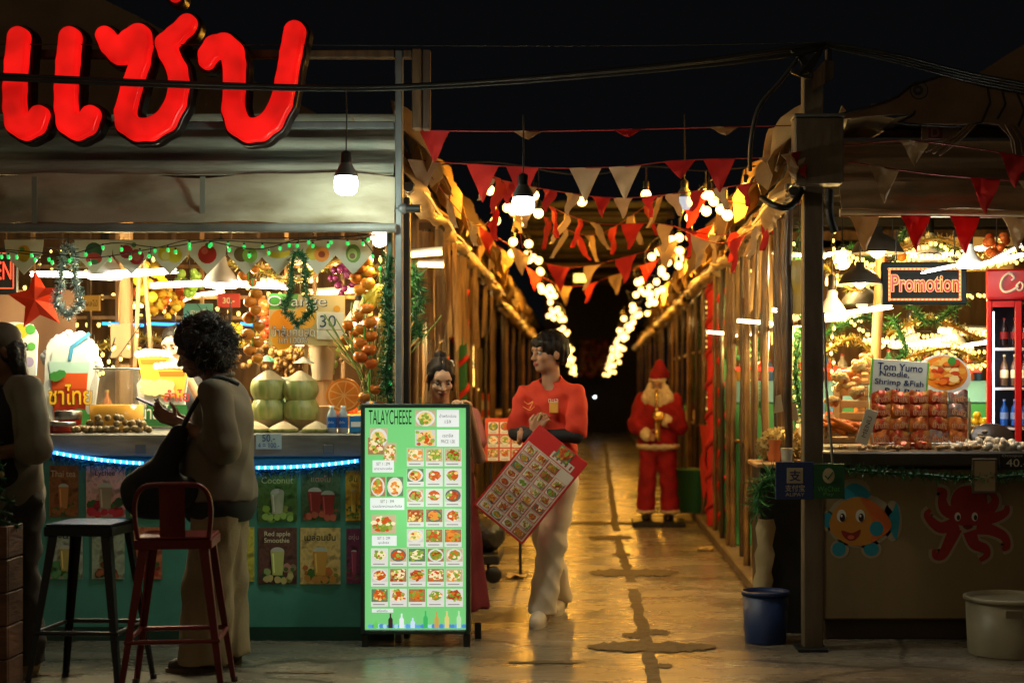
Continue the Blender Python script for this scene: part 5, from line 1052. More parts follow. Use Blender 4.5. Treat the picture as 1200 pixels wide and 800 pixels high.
# ice bed, shells, fish plate
t=thing('ice_heap','heap of white crushed ice at the end of the counter','ice',onp(1150,8.6)); m=MB(); ICE=mk('crushed_ice',(.65,.60,.5),.25)
for i in range(150): u=rr.uniform(1110,1225); p=V3((X(u,8.6),rr.uniform(8.38,8.8),ZT+.01+rr.uniform(0,.05)*max(.15,1-abs(u-1155)/60))); m.ball(p,rr.uniform(.012,.026),ICE,5,4,jit=.25,rnd=rr)
m.build('ice_mass',t,kind='stuff')
SHL=mk('shell_brown',(.28,.15,.06),.4,c2=(.5,.36,.2),scale=30); pr=None
for i in range(46):
    u=rr.choice([rr.uniform(985,1060),rr.uniform(1095,1160)]); p=V3((X(u,8.4),rr.uniform(8.33,8.46),ZT+.012+rr.uniform(0,.012)))
    if pr is None: m=MB(); m.ball(p,(.017,.014,.012),SHL,8,5); pr=m.build('cockle_shell',None,'small brown cockle shell scattered along the seafood counter edge','shell','cockle shells on the counter edge',loc=p)
    else: dup(pr,p,rotz=rr.uniform(0,6))
t=thing('shell_dish','dark round dish with pale shell pattern on the ice','dish',P(1165,520,8.85)); m=MB(); c=P(1163,513,8.85); m.lathe(c,[(0,-.02),(.11,-.012),(.13,.0),(.12,.006),(0,.01)],mk('dark_dish',(.04,.028,.02),.3),24,R=Matrix.Rotation(math.radians(60),3,'X'),sc=(1,.75)); m.build('dish_body',t); m=MB(); R=Matrix.Rotation(math.radians(60),3,'X')
for i in range(9): m.ball(c+R@V3((rr.uniform(-.08,.08),rr.uniform(-.05,.05),.012)),(.018,.012,.006),flat((.5,.42,.3)),7,4)
m.build('shell_meat',t,kind='stuff')
# fridge
FR=mk('fridge_red',(.46,.008,.009),.3,c2=(.38,.006,.007),scale=2)
FM=Matrix.Translation((X(1156,9.3),9.3,0))@Matrix.Rotation(math.radians(-15),4,'Z')@Matrix.Translation((-X(1156,9.3),-9.3,0))
t=thing('drinks_fridge','tall red drinks fridge with lit shelves at the edge of the seafood stall','fridge',onp(1215,9.3,0)); Y=9.3; s=Y/F; m=MB(); m.M=FM; x0,x1=X(1156,Y),X(1290,Y)
m.bbox(x0,x0+.035,Y,Y+.55,0,Z(352,Y),FR,.008); m.bbox(x1-.035,x1,Y,Y+.55,0,Z(352,Y),FR,.008); m.bbox(x0+.036,x1-.036,Y+.5,Y+.55,0,Z(353,Y),mk('fridge_inside',(.05,.06,.08),.4),.004); m.bbox(x0+.036,x1-.036,Y+.01,Y+.499,0,.45,FR,.004); m.build('cabinet',t)
m=MB(); m.M=FM; m.bbox(x0-.004,x1+.004,Y-.03,Y+.56,Z(351,Y),Z(316,Y),FR,.012); m.build('header',t)
m=MB(); m.M=FM; st=flat((.75,.70,.66)); yy=Y-.034
def stroke(pts,r=.006): m.tube(crv([P(u,v,yy) for u,v in pts],6),r,st,6)
stroke([(1187,322),(1182,321),(1176,327),(1174,336),(1178,342),(1186,341),(1194,336)],.008); stroke([(1186,322),(1189,326),(1186,329)],.006); stroke([(1196,331),(1192,335),(1193,340),(1197,340),(1199,335),(1197,331)],.006); stroke([(1208,331),(1203,333),(1203,339),(1208,340),(1214,336)]); stroke([(1222,331),(1217,333),(1217,339),(1222,339),(1224,331),(1224,340)]); m.text('-Cola',(X(1248,Y),yy,Z(333,Y)),.09,st,width=.2,shear=.3); m.build('logo_lettering',t)
m=MB(); m.M=FM; m.bbox(X(1188,Y),X(1196,Y),Y-.01,Y+.0,.46,Z(353,Y),FR,.004); m.bbox(x0+.0355,X(1188,Y),Y-.01,Y,Z(360,Y),Z(353,Y),FR,.002); m.build('door_frame',t)
m=MB(); m.M=FM; m.box(X(1163,Y),X(1165,Y),Y+.03,Y+.05,.5,Z(365,Y),mk('fridge_led',(.8,.9,1),.4,emit=(.75,.88,1),estr=5)); m.build('led_strip',t)
for v in (408,455,502): m=MB(); m.M=FM; m.bbox(x0+.037,x1-.037,Y+.06,Y+.49,Z(v+2,Y),Z(v-1,Y),WHITE,.002); m.build('shelf',t)
for (vb,cols,hh) in ((405.5,((.03,.012,.01),(.4,.02,.015)),.17),(452.5,((.10,.05,.02),(.6,.45,.2)),.19),(499.5,((.02,.12,.45),(.3,.4,.6)),.16)):
    for k in range(7):
        Yb=Y+.12; m=MB(); m.M=FM; p=V3((X(1170,Yb)+k*.062,Yb,Z(vb,Y)+.004)); bottle(m,p,hh,.024,cols[0],cols[1]); m.lathe(p,[(.0255,hh*.25),(.0255,hh*.5)],flat(cols[1]),10); m.build('fridge_bottle',None,('dark cola bottle on the top fridge shelf' if vb<410 else 'brown beer bottle on the middle fridge shelf' if vb<460 else 'blue water bottle on the lowest fridge shelf'),'bottle',('cola bottles in the fridge' if vb<410 else 'beer bottles in the fridge' if vb<460 else 'water bottles in the fridge'))
lamp('fridge_light',(X(1178,Y),Y+.02,1.5),.8,(.8,.9,1),.05)
# Promotion LED board
t=thing('promotion_board','dark LED board with red glowing Promotion lettering','sign',P(1084,356,8.9)); Y=8.9; s=Y/F; m=MB(); m.bbox(X(1033,Y),X(1133,Y),Y,Y+.04,Z(357,Y),Z(307,Y),mk('board_dark_teal',(.004,.009,.009),.6,spec=.2),.006); m.build('board',t)
LR=glow((1,.10,.035),2.6); LO=glow((1,.34,.08),2.2); m=MB(); b0,b1,c0,c1=1041,1126,314,352
for (ua,ub,va,vb) in ((b0,b1,c0,c0+2.2),(b0,b1,c1-2.2,c1),(b0,b0+2.2,c0+2.3,c1-2.3),(b1-2.2,b1,c0+2.3,c1-2.3)): m.box(X(ua,Y),X(ub,Y),Y-.006,Y-.001,Z(vb,Y),Z(va,Y),LO)
rr=random.Random(1)
for k in range(52):
    e=k/52*2*((b1-b0)+(c1-c0)); w=b1-b0; h=c1-c0
    u,v=(b0+e,c0+1.1) if e<w else (b1-1.1,c0+e-w) if e<w+h else (b1-(e-w-h),c1-1.1) if e<2*w+h else (b0+1.1,c1-(e-2*w-h))
    m.ball(P(u,v,Y-.009),.0055,LR,6,4)
m.build('led_border',t); m=MB(); m.text('Promotion',(X(1084,Y),Y-.003,Z(332,Y)),21*s,LO,width=80*s,bold=.05); m.text('Promotion',(X(1084,Y),Y-.007,Z(332,Y)),20*s,mk('dim_red_core',(.1,.01,.01),.4,emit=(1,.05,.02),estr=.5),width=79*s,bold=.012); m.build('led_lettering',t); m=MB()
for u in (1050,1118): m.tube([P(u,307,Y),P(u,270,Y)],.004,CABLE,5)
m.build('hanging_wire',t,kind='stuff')
lamp('promotion_light',P(1084,335,8.74),.5,(1,.15,.06),.15)
# lamps
def dome(u,v,Y,w,label,mt,lit):
    p=P(u,v,Y); r=w/2*Y/F; t=thing('dome_lamp',label,'lamp',p,'black dome lamps'); m=MB(); m.lathe(p,[(r,0),(r*.96,.12*r),(r*.78,.42*r),(r*.45,.66*r),(r*.22,.76*r),(r*.2,1.0*r),(0,1.02*r)],mk('black_enamel',(.03,.027,.02),.45),22); m.lathe(p,[(r*.985,.002),(r*.94,.11*r),(r*.76,.40*r),(r*.2,.66*r),(0,.68*r)],mk('warm_white_enamel',(.7,.5,.25),.4),22); m.build('shade',t); m=MB(); m.ball(p+V3((0,0,.12*r)),r*.3,mt,10,7); m.build('bulb',t); m=MB(); m.tube([p+V3((0,0,r)),p+V3((0,0,r+.3))],.005,CABLE,5); m.build('cord',t)
    if lit: lamp('dome_light',(p.x,p.y,p.z-.03),lit,WARM,.05)
dome(1028,297,9.15,62,'larger black dome lamp hanging below the seafood awning',PANELW,32); dome(1008,333,8.95,52,'smaller black dome lamp just left of the Promotion board',PANELW,32); dome(1010,357,10.6,52,'dim black dome lamp under the smaller dome, further back',BULB,0)
panel_lamp(P(1136,311,8.7),.95,'cool white folding panel lamp in front of the Promotion board',PANEL,((-1,-.35,-.05),(1,.1,.12),(.9,-.4,.05)),watts=0,col=(.95,.97,1),grp='panel lamps of the seafood stall')
for (u,v,Y,s,lb,w) in [(975,368,9.3,1.15,'warm panel lamp close to the corner post of the seafood stall',31),(925,380,10.2,1.1,'warm panel lamp seen left of the tall grey post',22),(872,392,13.0,1.0,'warm panel lamp between the bamboo poles further down the alley',22),(1066,402,11.5,1.1,'warm panel lamp low behind the Promotion board',26),(1120,405,12.0,1.1,'warm panel lamp low behind the noodle bowl cutout',26),(1090,300,11.0,1.3,'warm panel lamp high at the back of the seafood stall',31),(955,300,10.5,1.0,'warm panel lamp high behind the tall grey post',18)]:
    panel_lamp(P(u,v,Y),s,lb,PANELW,watts=w*1.6,col=(1,.68,.22),grp='panel lamps of the seafood stall')
lamp('panel_lamp_light',(X(1112,8.3),8.38,2.08),10,(.97,1,.88),.08)  # added fill light for the noodle sign, set apart from the panel lamp
# back of the stall
t=thing('back_counter','blue and green banded counter at the back of the seafood stall','counter',(2.4,12.5,0)); m=MB(); m.bbox(X(858,12.5),4.8,12.5,13.1,.09,Z(472,12.5),mk('green_counter_board',(.03,.20,.08),.5),.008); m.build('green_panel',t); m=MB(); m.bbox(X(857,12.5),4.8,12.48,13.1,Z(472,12.5)+.001,Z(446,12.5),mk('blue_counter_board',(.13,.34,.48),.5),.008); m.build('blue_panel',t)
m=MB(); m.box(1.3,5.2,15.9,15.96,0,3.0,mk('warm_board_wall',(.22,.12,.05),.7,c2=(.09,.05,.02),scale=2.5,stretch=(5,1,.5))); m.build('board_wall',None,'brown board wall far behind the seafood stall','wall')
m=MB(); m.sheet([[(X(1058+i*10,11.8),11.8+.02*math.sin(i*2),Z(318-j*10,11.8)) for j in range(5)] for i in range(14)],mk('cream_banner',(.62,.47,.24),.7,ttr=.3,c2=(.5,.33,.14),scale=6),.004); m.build('cream_banner',None,'bright cream banner glowing behind the dome lamps','banner')
rr=random.Random(77)
for i in range(26):
    u=868+i*11+rr.uniform(-4,4); c=rr.choice([(.45,.05,.03),(.05,.2,.12),(.55,.3,.05),(.05,.12,.32),(.5,.45,.35),(.5,.10,.03)]); Y=12.7+rr.uniform(-.1,.2); m=MB(); bottle(m,V3((X(u,Y),Y,Z(446,12.5)+.001)),rr.uniform(.14,.26),rr.uniform(.04,.06),c,rr.choice([(.5,.4,.1),(.4,.05,.04)])); m.build('sauce_bottle',None,'coloured sauce bottle in the row on the blue banded counter','bottle','sauce bottles on the back counter')
m=MB(); m.tube([P(862,432,12.3),P(1150,434,12.3)],.016,glow((1,.05,.02),1.6),6); m.build('red_light_tube',None,'red light line above the blue banded counter','lamp')
for i,(a,b,c_) in enumerate([((1046,372),(1062,410),(1050,420)),((1066,356),(1090,378),(1132,352)),((990,290),(1040,310),(1060,270)),((1095,285),(1140,300),(1180,290)),((960,395),(1010,372),(1040,385))]):
    Yg=9.6+.3*i; pts=crv([P(*a,Yg),P(*b,Yg),P(*c_,Yg)]); m=MB(); m.tinsel(pts,.06,[GRN,GRN2,GRN3],900,50+i); m.build('tinsel_garland',None,['green tinsel strand hanging down left of the Promotion board','green tinsel swag looped under the Promotion board','green tinsel around the larger dome lamp','green tinsel beneath the awning above the cool panel lamp','green tinsel draped behind the smaller dome lamp'][i],'garland')
for i in range(7):
    Yg=9.8+.45*i; v=[286,300,372,392,412,330,405][i]; pts=crv([P(985+i*6,v,Yg),P(1035,v+rr.uniform(5,22),Yg),P(1090,v-4,Yg),P(1140,v+rr.uniform(5,20),Yg),P(1200,v,Yg)]); light_string(pts,44,YELB,'warm mini light string number '[:26]+['along the awning lining','over the dome lamps','under the Promotion board','between the two low panel lamps','behind the noodle sign','behind the Promotion board','nearest the blue banded counter'][i],r=.011,grp='warm light strings in the seafood stall',seed=60+i)
for i,(u0,u1,v,Y) in enumerate([(1045,1085,404,14),(1090,1140,408,14.2),(1100,1160,388,14.8),(968,1010,372,14.5),(1060,1120,292,12.4),(968,1000,330,12.2)]):
    a,b=P(u0,v,Y),P(u1,v+2,Y); t=thing('tube_lamp',['blurred tube lamp behind the noodle sign','blurred tube lamp behind the noodle bowl cutout','blurred tube lamp nearest the fridge','blurred tube lamp right behind the grey post','tube lamp on the cream banner','tube lamp above the smaller dome lamp'][i],'lamp',a,'tube lamps of the seafood stall'); m=MB(); m.tube([a,b],.03,TUBEW,8); m.build('tube',t); m=MB(); m.tube([a+V3((0,.01,.045)),b+V3((0,.01,.045))],.02,WHITE,6); m.build('fitting',t)
t=thing('timber_post','yellow lit wooden post behind the noodle sign','post',onp(1027,9.4,0)); m=MB(); m.tube([P(1022,600,9.4),P(1026,430,9.4),P(1032,300,9.4)],[.035,.033,.03],WOOD,9); m.build('post_shaft',t)
m=MB(); m.sheet([[P(925+i*3.2,305+j*9+(3 if i in(0,6) else 0),8.75)+V3((0,-.05*math.sin(PI*i/6)*math.sin(PI*min(1,j/5+.15)),0)) for j in range(8)] for i in range(7)],mk('yellow_bag',(.62,.52,.12),.3,c2=(.6,.56,.35),scale=9,ttr=.3),.01); m.build('hanging_bag',None,'pale yellow plastic bag hanging left of the tall grey post','bag')
# basket left of plate: hanging menu tags
for i,(u,v,c) in enumerate(((930,480,(.5,.38,.2)),(912,470,(.5,.4,.22)))):
    m=MB(); m.prism([(X(u-5,8.8),Z(v+14,8.8)),(X(u+6,8.8),Z(v+12,8.8)),(X(u+3,8.8),Z(v-8,8.8)),(X(u-3,8.8),Z(v-6,8.8))],8.8,8.803,flat(c)); m.build('paper_tag',None,['cream paper tag hanging nearer the grey post','cream paper tag hanging between the bamboo poles'][i],'tag')
# bins
def tub(u0,u1,v0,v1,Y,mt,label,name,taper=.86,square=False):
    s=Y/F; p=V3((X((u0+u1)/2,Y),Y,0)); h=Z(v0,Y); r=(u1-u0)/2*s; t=thing(name,label,'bin',p); n=4 if square else 28; R=Matrix.Rotation(PI/4,3,'Z') if square else None; k=1.414 if square else 1
    prof=[(r*taper*k,.004),(r*.97*k,h*.92),(r*.90*k,h*.92),(r*taper*.92*k,.03),(0,.03)]
    m=MB(); m.lathe(p,prof,mt,n,smooth=not square,R=R); m.build('tub_body',t); m=MB(); m.lathe(p,[(r*.97*k,h*.92+.001),(r*1.02*k,h*.925),(r*1.02*k,h*.99),(r*.95*k,h),(r*.90*k,h*.92)],mt,n,smooth=not square,R=R); m.build('rim',t); return t
tub(869,925,691,757,8.35,mk('blue_bin_plastic',(.012,.035,.13),.45,c2=(.008,.022,.09),scale=5),'dark blue plastic bin standing beside the grey post','plastic_bin')
tb=tub(1131,1235,697,774,8.0,mk('cloudy_tub_plastic',(.30,.27,.18),.4,c2=(.20,.17,.11),scale=4),'cloudy round plastic tub in front of the tan seafood counter','plastic_tub',.92)
tb2=MB(); tb2.bbox(X(1180,7.72),X(1200,7.72),7.745,7.765,.22,.26,mk('tub_grip',(.2,.18,.12),.4),.003); tb2.build('grip',tb)
# leaning boards between post and bin
for i,(a,b,w,c,c2,lb) in enumerate([((894,690),(898,608),.05,(.50,.40,.22),(.40,.3,.15),'torn cream cloth strip hanging between poles above the bin'),((904,690),(906,590),.04,(.30,.17,.06),(.2,.1,.03),'brown plank leaning behind the blue bin'),((918,700),(930,590),.065,(.52,.46,.34),(.42,.34,.2),'white vinyl banner rolled upright behind the blue bin'),((929,690),(938,590),.02,(.5,.12,.02),(.55,.35,.05),'narrow orange printed banner edge beside the grey post'),((907,560),(908,515),.035,(.55,.16,.03),(.5,.12,.03),'short orange board standing below the durian')]):
    Y=8.62+.05*i; A,B=P(*a,Y),P(*b,Y); A.z=max(A.z,.0); m=MB(); g=[]; r=random.Random(i)
    for k in range(9): c0=A.lerp(B,k/8); ww=w*(1+.18*math.sin(k*2.1+i)); g.append([c0+V3((-ww,.012*math.sin(k+i),0)),c0+V3((-ww*.3,-.02,0)),c0+V3((ww*.4,-.018,0)),c0+V3((ww,.01*math.cos(k),0))])
    m.sheet(g,mk('leaning_board_%d'%i,c,.6,c2=c2,scale=6),.008)
    if i==2: m.M=Matrix.Translation(A.lerp(B,.55)+V3((.02,-.02,0)))@Matrix.Rotation(.18,4,'Y'); m.text('ซีฟู้ด',(0,-.012,0),.05,flat((.55,.10,.02)),rot=PI/2,width=.34,bold=.03)
    m.build('leaning_banner' if i in(0,2,3) else 'leaning_plank',None,lb,'banner' if i in (0,2,3) else 'board')
m=MB(); m.tinsel(crv([P(886,600,8.55),P(890,570,8.55),P(905,560,8.55),P(915,565,8.55)]),.10,[GRN2,GRN3,GRN],1300,91); m.build('tinsel_garland',None,'bushy green tinsel with lights beside the payment board','garland')
# ================================================================== ALLEY: festoon bulbs, bunting, awnings, poles
def festoon(x, label, n, y0, y1, seed, z0=2.78, dz=.16, x1=None):
    x1 = x if x1 is None else x1
    rr = random.Random(seed); t = thing('festoon_lights', label, 'string lights', (x, y0, z0), 'festoon bulbs over the alley'); pts = []; proto = None; off = OFF[t.name]
    N = 64; pts = [V3((x+(x1-x)*i/N+.05*math.sin(i*.9), y0+(y1-y0)*i/N, z0-.95*max(0,i/N-.15)**1.5/.78+.05*math.sin(i*.7)+.10*abs(math.sin(i*.393)))) for i in range(N+1)]
    m = MB(); m.tube(pts, .006, CABLE, 4); m.build('cable', t)
    for i in range(n):
        f = (i+.5)/n; y = y0+(y1-y0)*f**1.05; q = (y-y0)/(y1-y0)*N; k = min(int(q), N-1); p = pts[k].lerp(pts[k+1], q-k)+V3((rr.uniform(-.08,.08), 0, -.10-rr.uniform(0,dz)))
        if proto is None:
            m = MB(); m.ball(off, .038, BULB, 10, 8); proto = m.build('bulb', t); o = proto
            m = MB(); m.lathe(off, [(.017,.028),(.018,.075),(.006,.08),(.004,.17)], BLACK, 6); so_ = m.build('socket', t); s_ = so_
        else:
            o = proto.copy(); COL.objects.link(o); s_ = so_.copy(); COL.objects.link(s_)
        o.location = p-off; s_.location = p-off
    return t
festoon(-.62, 'long string of round warm bulbs along the left side of the alley', 84, 10.8, 43, 1, x1=-.38)
festoon(.86, 'long string of round warm bulbs along the right side of the alley', 92, 10.3, 43, 2, x1=.55)
festoon(.62, 'short inner string of warm bulbs running beside the right hand string', 24, 13, 40, 4, 2.62, .3, .45)
t = thing('festoon_lights', 'row of warm bulbs hung across the mouth of the alley', 'string lights', P(700,190,10.2)); Y = 10.2; m = MB(); m.tube(crv([P(490,196,Y),P(575,190,Y),P(680,205,Y),P(760,195,Y),P(830,200,Y),P(940,188,Y)]), .006, CABLE, 5); m.build('cable', t)
for (u,v) in ((574,223),(682,236),(757,228),(831,229),(874,220),(631,250),(626,229)):
    p = P(u,v,Y); m = MB(); m.ball(p, .034, BULB, 12, 8); m.build('bulb', t); m = MB(); m.lathe(p, [(.018,.028),(.019,.085),(.005,.09),(.004,(v-196)*Y/F)], BLACK, 7); m.build('socket', t)
AW = 44
for (x,y,z,w) in ((-.6,11,2.75,1),(.85,10.5,2.75,1),(-.6,13.5,2.75,1.2),(.86,13,2.75,1.2),(-.6,17,2.75,1.4),(.86,16.5,2.75,1.4),(-.6,21,2.75,1.6),(.86,21,2.75,1.6),(-.6,26,2.75,1.8),(.86,26,2.75,1.8),(-.5,33,2.75,1.5),(.7,33,2.75,1.5)):
    lamp('festoon_light', (x,y,z), AW*w, (1,.42,.032), .09)
# ---- pennant bunting
def bunting(pts, us, label, seed, size=.17, Y=None, first=0, drop=1.0, group='pennant bunting over the alley'):
    pts = crv(pts, 10); t = thing('pennant_bunting', label, 'bunting', pts[0], group); m = MB(); m.tube(pts, .0035, mk('red_cord',(.25,.02,.02),.7), 4); m.build('cord', t); rr = random.Random(seed)
    tot = [0]
    for a, b in zip(pts, pts[1:]): tot.append(tot[-1]+(b-a).length)
    for k, e in enumerate(us):
        if isinstance(e, tuple): f, col, fl, hh = e
        else: f, col, fl, hh = e, (k+first)%2, rr.uniform(-.6,.6), 1.0
        q = f*tot[-1]; i = max(j for j in range(len(tot)-1) if tot[j] <= q); c = pts[i].lerp(pts[i+1], (q-tot[i])/max(1e-6,tot[i+1]-tot[i])); d = (pts[i+1]-pts[i]).normalized(); w = size*.5; n = d.cross(V3((0,0,1))).normalized(); L = size*1.05*hh
        g = []; tw = rr.uniform(-.7,.7)
        for a in range(6):
            r_ = a/5; row = []
            for b in range(4):
                s_ = (b/3*2-1)*w*(1-r_*.97); dn = V3((0,0,-1))*L*r_; sw = n*(fl*L*r_**1.3+.02*math.sin(b*2+a*1.3)); dd = (d*math.cos(tw*r_)+n*math.sin(tw*r_))*s_
                row.append(c+dn+sw+dd)
            g.append(row)
        m = MB(); m.sheet(g, REDF if col == 0 else CREF, .0015); m.build('pennant', t)
    return t
bunting([P(489,153,8.6),P(620,154,8.6),P(735,152,8.6),P(850,149,8.6),P(938,147,8.6)], [(.045,0,.05,1),(.29,1,1.9,.35),(.55,0,1.9,.32),(.80,1,1.7,.35)], 'highest red corded bunting across the alley mouth', 1)
bunting([P(478,187,9.0),P(560,193,9.0),P(650,197,9.0),P(735,195,9.0),P(800,188,9.0),P(940,184,9.0)], [(.04,1,.1,1),(.19,0,.0,1.1),(.29,0,.1,1.1),(.45,1,.1,1),(.55,1,.2,1),(.69,0,.9,.6),(.79,0,.2,1),(.93,1,1.2,.5)], 'bunting just above the alley bulbs with wide red flags', 2, .19)
bunting([P(560,196,9.6),P(640,240,10.5),P(700,262,12),P(770,262,12),P(850,275,11),P(938,238,9.5)], [.05,.12,.2,.28,.36,.43,.5,.56,.63,.7,.77,.84,.91], 'middle sagging bunting looping over the alley', 3, .2)
bunting([P(590,215,11),P(650,262,12),P(700,275,13.5),P(760,240,12),P(790,228,11),P(880,240,10.5)], [.06,.15,.25,.33,.42,.5,.6,.7,.8,.92], 'tangled inner bunting beneath the sagging one', 4, .22, first=1)
bunting([P(500,200,9.2),P(545,255,10.2),P(570,262,10.8),P(598,225,11),P(612,290,11.8)], [(.18,1,.3,1.1),(.42,1,.2,.9),(.6,0,.3,1),(.8,1,.2,1)], 'loose bunting trailing over the rolled tarp left of the alley', 5, .17)
bunting([P(790,265,10.5),P(840,285,10.3),P(880,270,10),P(905,250,9.6)], [(.2,1,.3,1.2),(.5,0,.2,1.3),(.75,1,.3,1.2),(.93,0,.2,1.2)], 'short bunting over the rolled tarp right of the alley', 6, .17)
for i,(y,z,n_) in enumerate(((13.2,2.72,7),(17.0,2.85,7))):
    bunting([(-1.05,y,z+.1),(-.3,y+.3,z-.28-.06*i),(.4,y-.2,z-.22),(1.15,y,z+.08)],[(k+.5)/n_ for k in range(n_)],'bunting hung across the alley '+['just behind the tangled strings','deepest of all under the dark roof'][i],20+i,.21,first=i)
bunting([P(560,205,9.4),P(640,222,9.9),P(720,232,10.2),P(800,226,9.9),P(900,212,9.3)],[.04,.12,.2,.27,.35,.44,.5,.58,.66,.75,.83,.92],'small flagged bunting tangled with the bulbs at the alley mouth',31,.13,first=1)
gr = 'pennant bunting on the seafood stall'
bunting([P(985,253,8.22),P(1100,253,8.22),P(1230,256,8.22)], [(.115,1,.05,1.15),(.36,0,.05,1.1),(.595,0,.05,1.15),(.845,1,.05,1.1)], 'bunting hung along the lower edge of the seafood awning', 7, .165, group=gr)
bunting([P(995,190,8.18),P(1100,205,8.18),P(1230,214,8.18)], [(.175,1,.05,1.1),(.68,0,.05,1.1),(.92,1,.1,1)], 'bunting slung across the seafood awning valance', 8, .165, group=gr)
bunting([P(925,180,7.9),P(1000,170,8.05),P(1080,166,8.05),P(1230,188,8.05)], [(.02,1,.1,.8),(.055,0,.2,.8),(.5,1,.05,.75),(.87,0,.05,1)], 'bunting from the meter box to the shrimp sign', 9, .165, group=gr)
# ---- rolled tarps along both sides
def side_tarp(sx, y0, y1, z0, z1, label, seed, x=1.0, rag=True):
    rr = random.Random(seed); ph = [rr.uniform(0,6) for _ in range(6)]; t = thing('side_tarp', label, 'awning', (sx*x, y0, z0), 'rolled tarps along the alley'); n = int((y1-y0)*7)+8; g = []
    prof = [(.34,.42),(.27,.36),(.20,.30),(.16,.22),(.10,.15),(.05,.08),(.0,.045),(-.035,.0),(-.01,-.04),(.04,-.05),(.075,-.015),(.06,.03)]
    for i in range(n+1):
        q = i/n; y = y0+(y1-y0)*q; z = z0+(z1-z0)*q; row = []
        for j,(a,b) in enumerate(prof):
            w = 1-j/len(prof)*.7; row.append((sx*(x+a+.04*w*math.sin(y*4.2+ph[0]+j*.4)+.02*w*math.sin(y*11+ph[1]+j)), y+.03*math.sin(j+ph[2]), z+b+.04*w*math.sin(y*3.1+ph[3]+j*.6)+.02*w*math.sin(y*9+ph[4]-j)))
        g.append(row)
    m = MB(); m.sheet(g, ROLL, .006); m.build('rolled_cloth', t)
    # glowing amber strip broken into lengths under the roll
    k = 0; y = y0+.15
    while y < y1-.3:
        L = rr.uniform(.5,1.3); e = min(y+L, y1-.1); f = lambda yy: V3((sx*(x-.052), yy, z0+(z1-z0)*(yy-y0)/(y1-y0)-.012+.01*math.sin(yy*5))); m = MB(); m.tube([f(y+(e-y)*i/6) for i in range(7)], .007, AMBER, 5); m.build('amber_strip', t); y = e+rr.uniform(.1,.5)
    m = MB(); m.tube([(sx*(x+.02), y0-.06, z0-.005),(sx*(x+.02), y1+.04, z1-.005)], .028, DARKM, 10); m.build('core_pipe', t)
    if rag:
        for s_ in range(int((y1-y0)/1.5)+1):
            ya = y0+.1+s_*1.5; g = []
            for i in range(12):
                row = []
                for j in range(6): row.append((sx*(x+.10+.06*math.sin(i*1.1+j+s_)-.03*j), ya+i*.115, z0+.5+(z1-z0)*(ya-y0)/(y1-y0)-j*(.065+.02*math.sin(i*1.9+s_))+.05*math.sin(i*.8+s_*2)))
                g.append(row)
            m = MB(); m.sheet(g, ROLL, .005); m.build('ragged_flap', t)
    return t
side_tarp(-1, 8.75, 17.5, 2.52, 2.42, 'cream tarp roll running deep along the left stalls of the alley', 1)
side_tarp(-1, 18.2, 25, 2.36, 2.30, 'second tarp roll further down on the left stalls', 2, 1.03)
side_tarp(-1, 26, 38, 2.3, 2.25, 'farthest tarp roll on the left stalls', 3, 1.05, False)
side_tarp(1, 8.45, 11.6, 2.46, 2.42, 'cream tarp roll just behind the grey post on the right stalls', 4, 1.10)
side_tarp(1, 12.0, 16.8, 2.42, 2.40, 'second cream tarp roll on the right stalls, with a torn flap', 5, 1.10)
side_tarp(1, 17.4, 25, 2.38, 2.34, 'third tarp roll down the right stalls near the bearded figure', 6, 1.10)
side_tarp(1, 26, 38, 2.34, 2.28, 'farthest tarp roll on the right stalls', 7, 1.12, False)
# ---- bamboo poles on both sides
def pole(x, y, z0, h, r, mt, lb, g, seed):
    rr = random.Random(seed); n = 6; pts = []; rs = []
    for i in range(n*2+1): q = i/(2*n); pts.append((x+rr.uniform(-.006,.006), y+rr.uniform(-.006,.006), z0+h*q)); rs.append(r*(1.10 if i%2 == 0 else .96))
    m = MB(); m.tube(pts, rs, mt, 8); return m.build('bamboo_pole', None, lb, 'pole', g)
rr = random.Random(14)
ys = [8.75,9.15,9.22,9.6,10.0,10.08,10.5,11.0,11.1,11.7,12.4,12.5,13.1,13.8,13.9,14.7,15.6,15.7,16.6,17.6,17.75,18.8,20,21.3,22.6,24,25.5,27,29,31,33.5,36]
for i, y in enumerate(ys): pole(1.13+rr.uniform(0,.06), y, .088, 2.45, rr.uniform(.017,.026), BAMB if i%3 else BAMBD, 'slim bamboo pole in the row on the kerb side of the alley', 'bamboo poles along the kerb', i)
ysl = [8.95,9.05,9.4,9.8,9.9,10.4,10.9,11.0,11.6,12.2,12.3,13.0,13.8,14.7,15.6,16.7,17.8,19,20.4,22,23.6,25.4,27.4,29.6,32,35]
for i, y in enumerate(ysl): pole(-1.12-rr.uniform(0,.06), y, 0, 2.5, rr.uniform(.018,.028), BAMB if i%3 else BAMBD, 'slim bamboo pole in the row behind the red shirted man', 'bamboo poles on the far side of the alley', i+50)
# horizontal rails joining poles
for i,(x,y0,y1,z,lb) in enumerate([(1.19,8.7,16,.95,'waist high bamboo rail tied along the kerb poles'),(1.19,16.5,30,.95,'distant bamboo rail tied along the kerb poles'),(1.2,8.7,22,1.75,'high thin bamboo rail along the kerb poles'),(-1.2,9.0,24,1.0,'bamboo rail tied along the poles behind the red shirted man')]):
    m = MB(); m.tube([(x,y0+(y1-y0)*k/10,z+.01*math.sin(k*2)) for k in range(11)], .018, BAMB, 7); m.build('bamboo_rail', None, lb, 'rail')
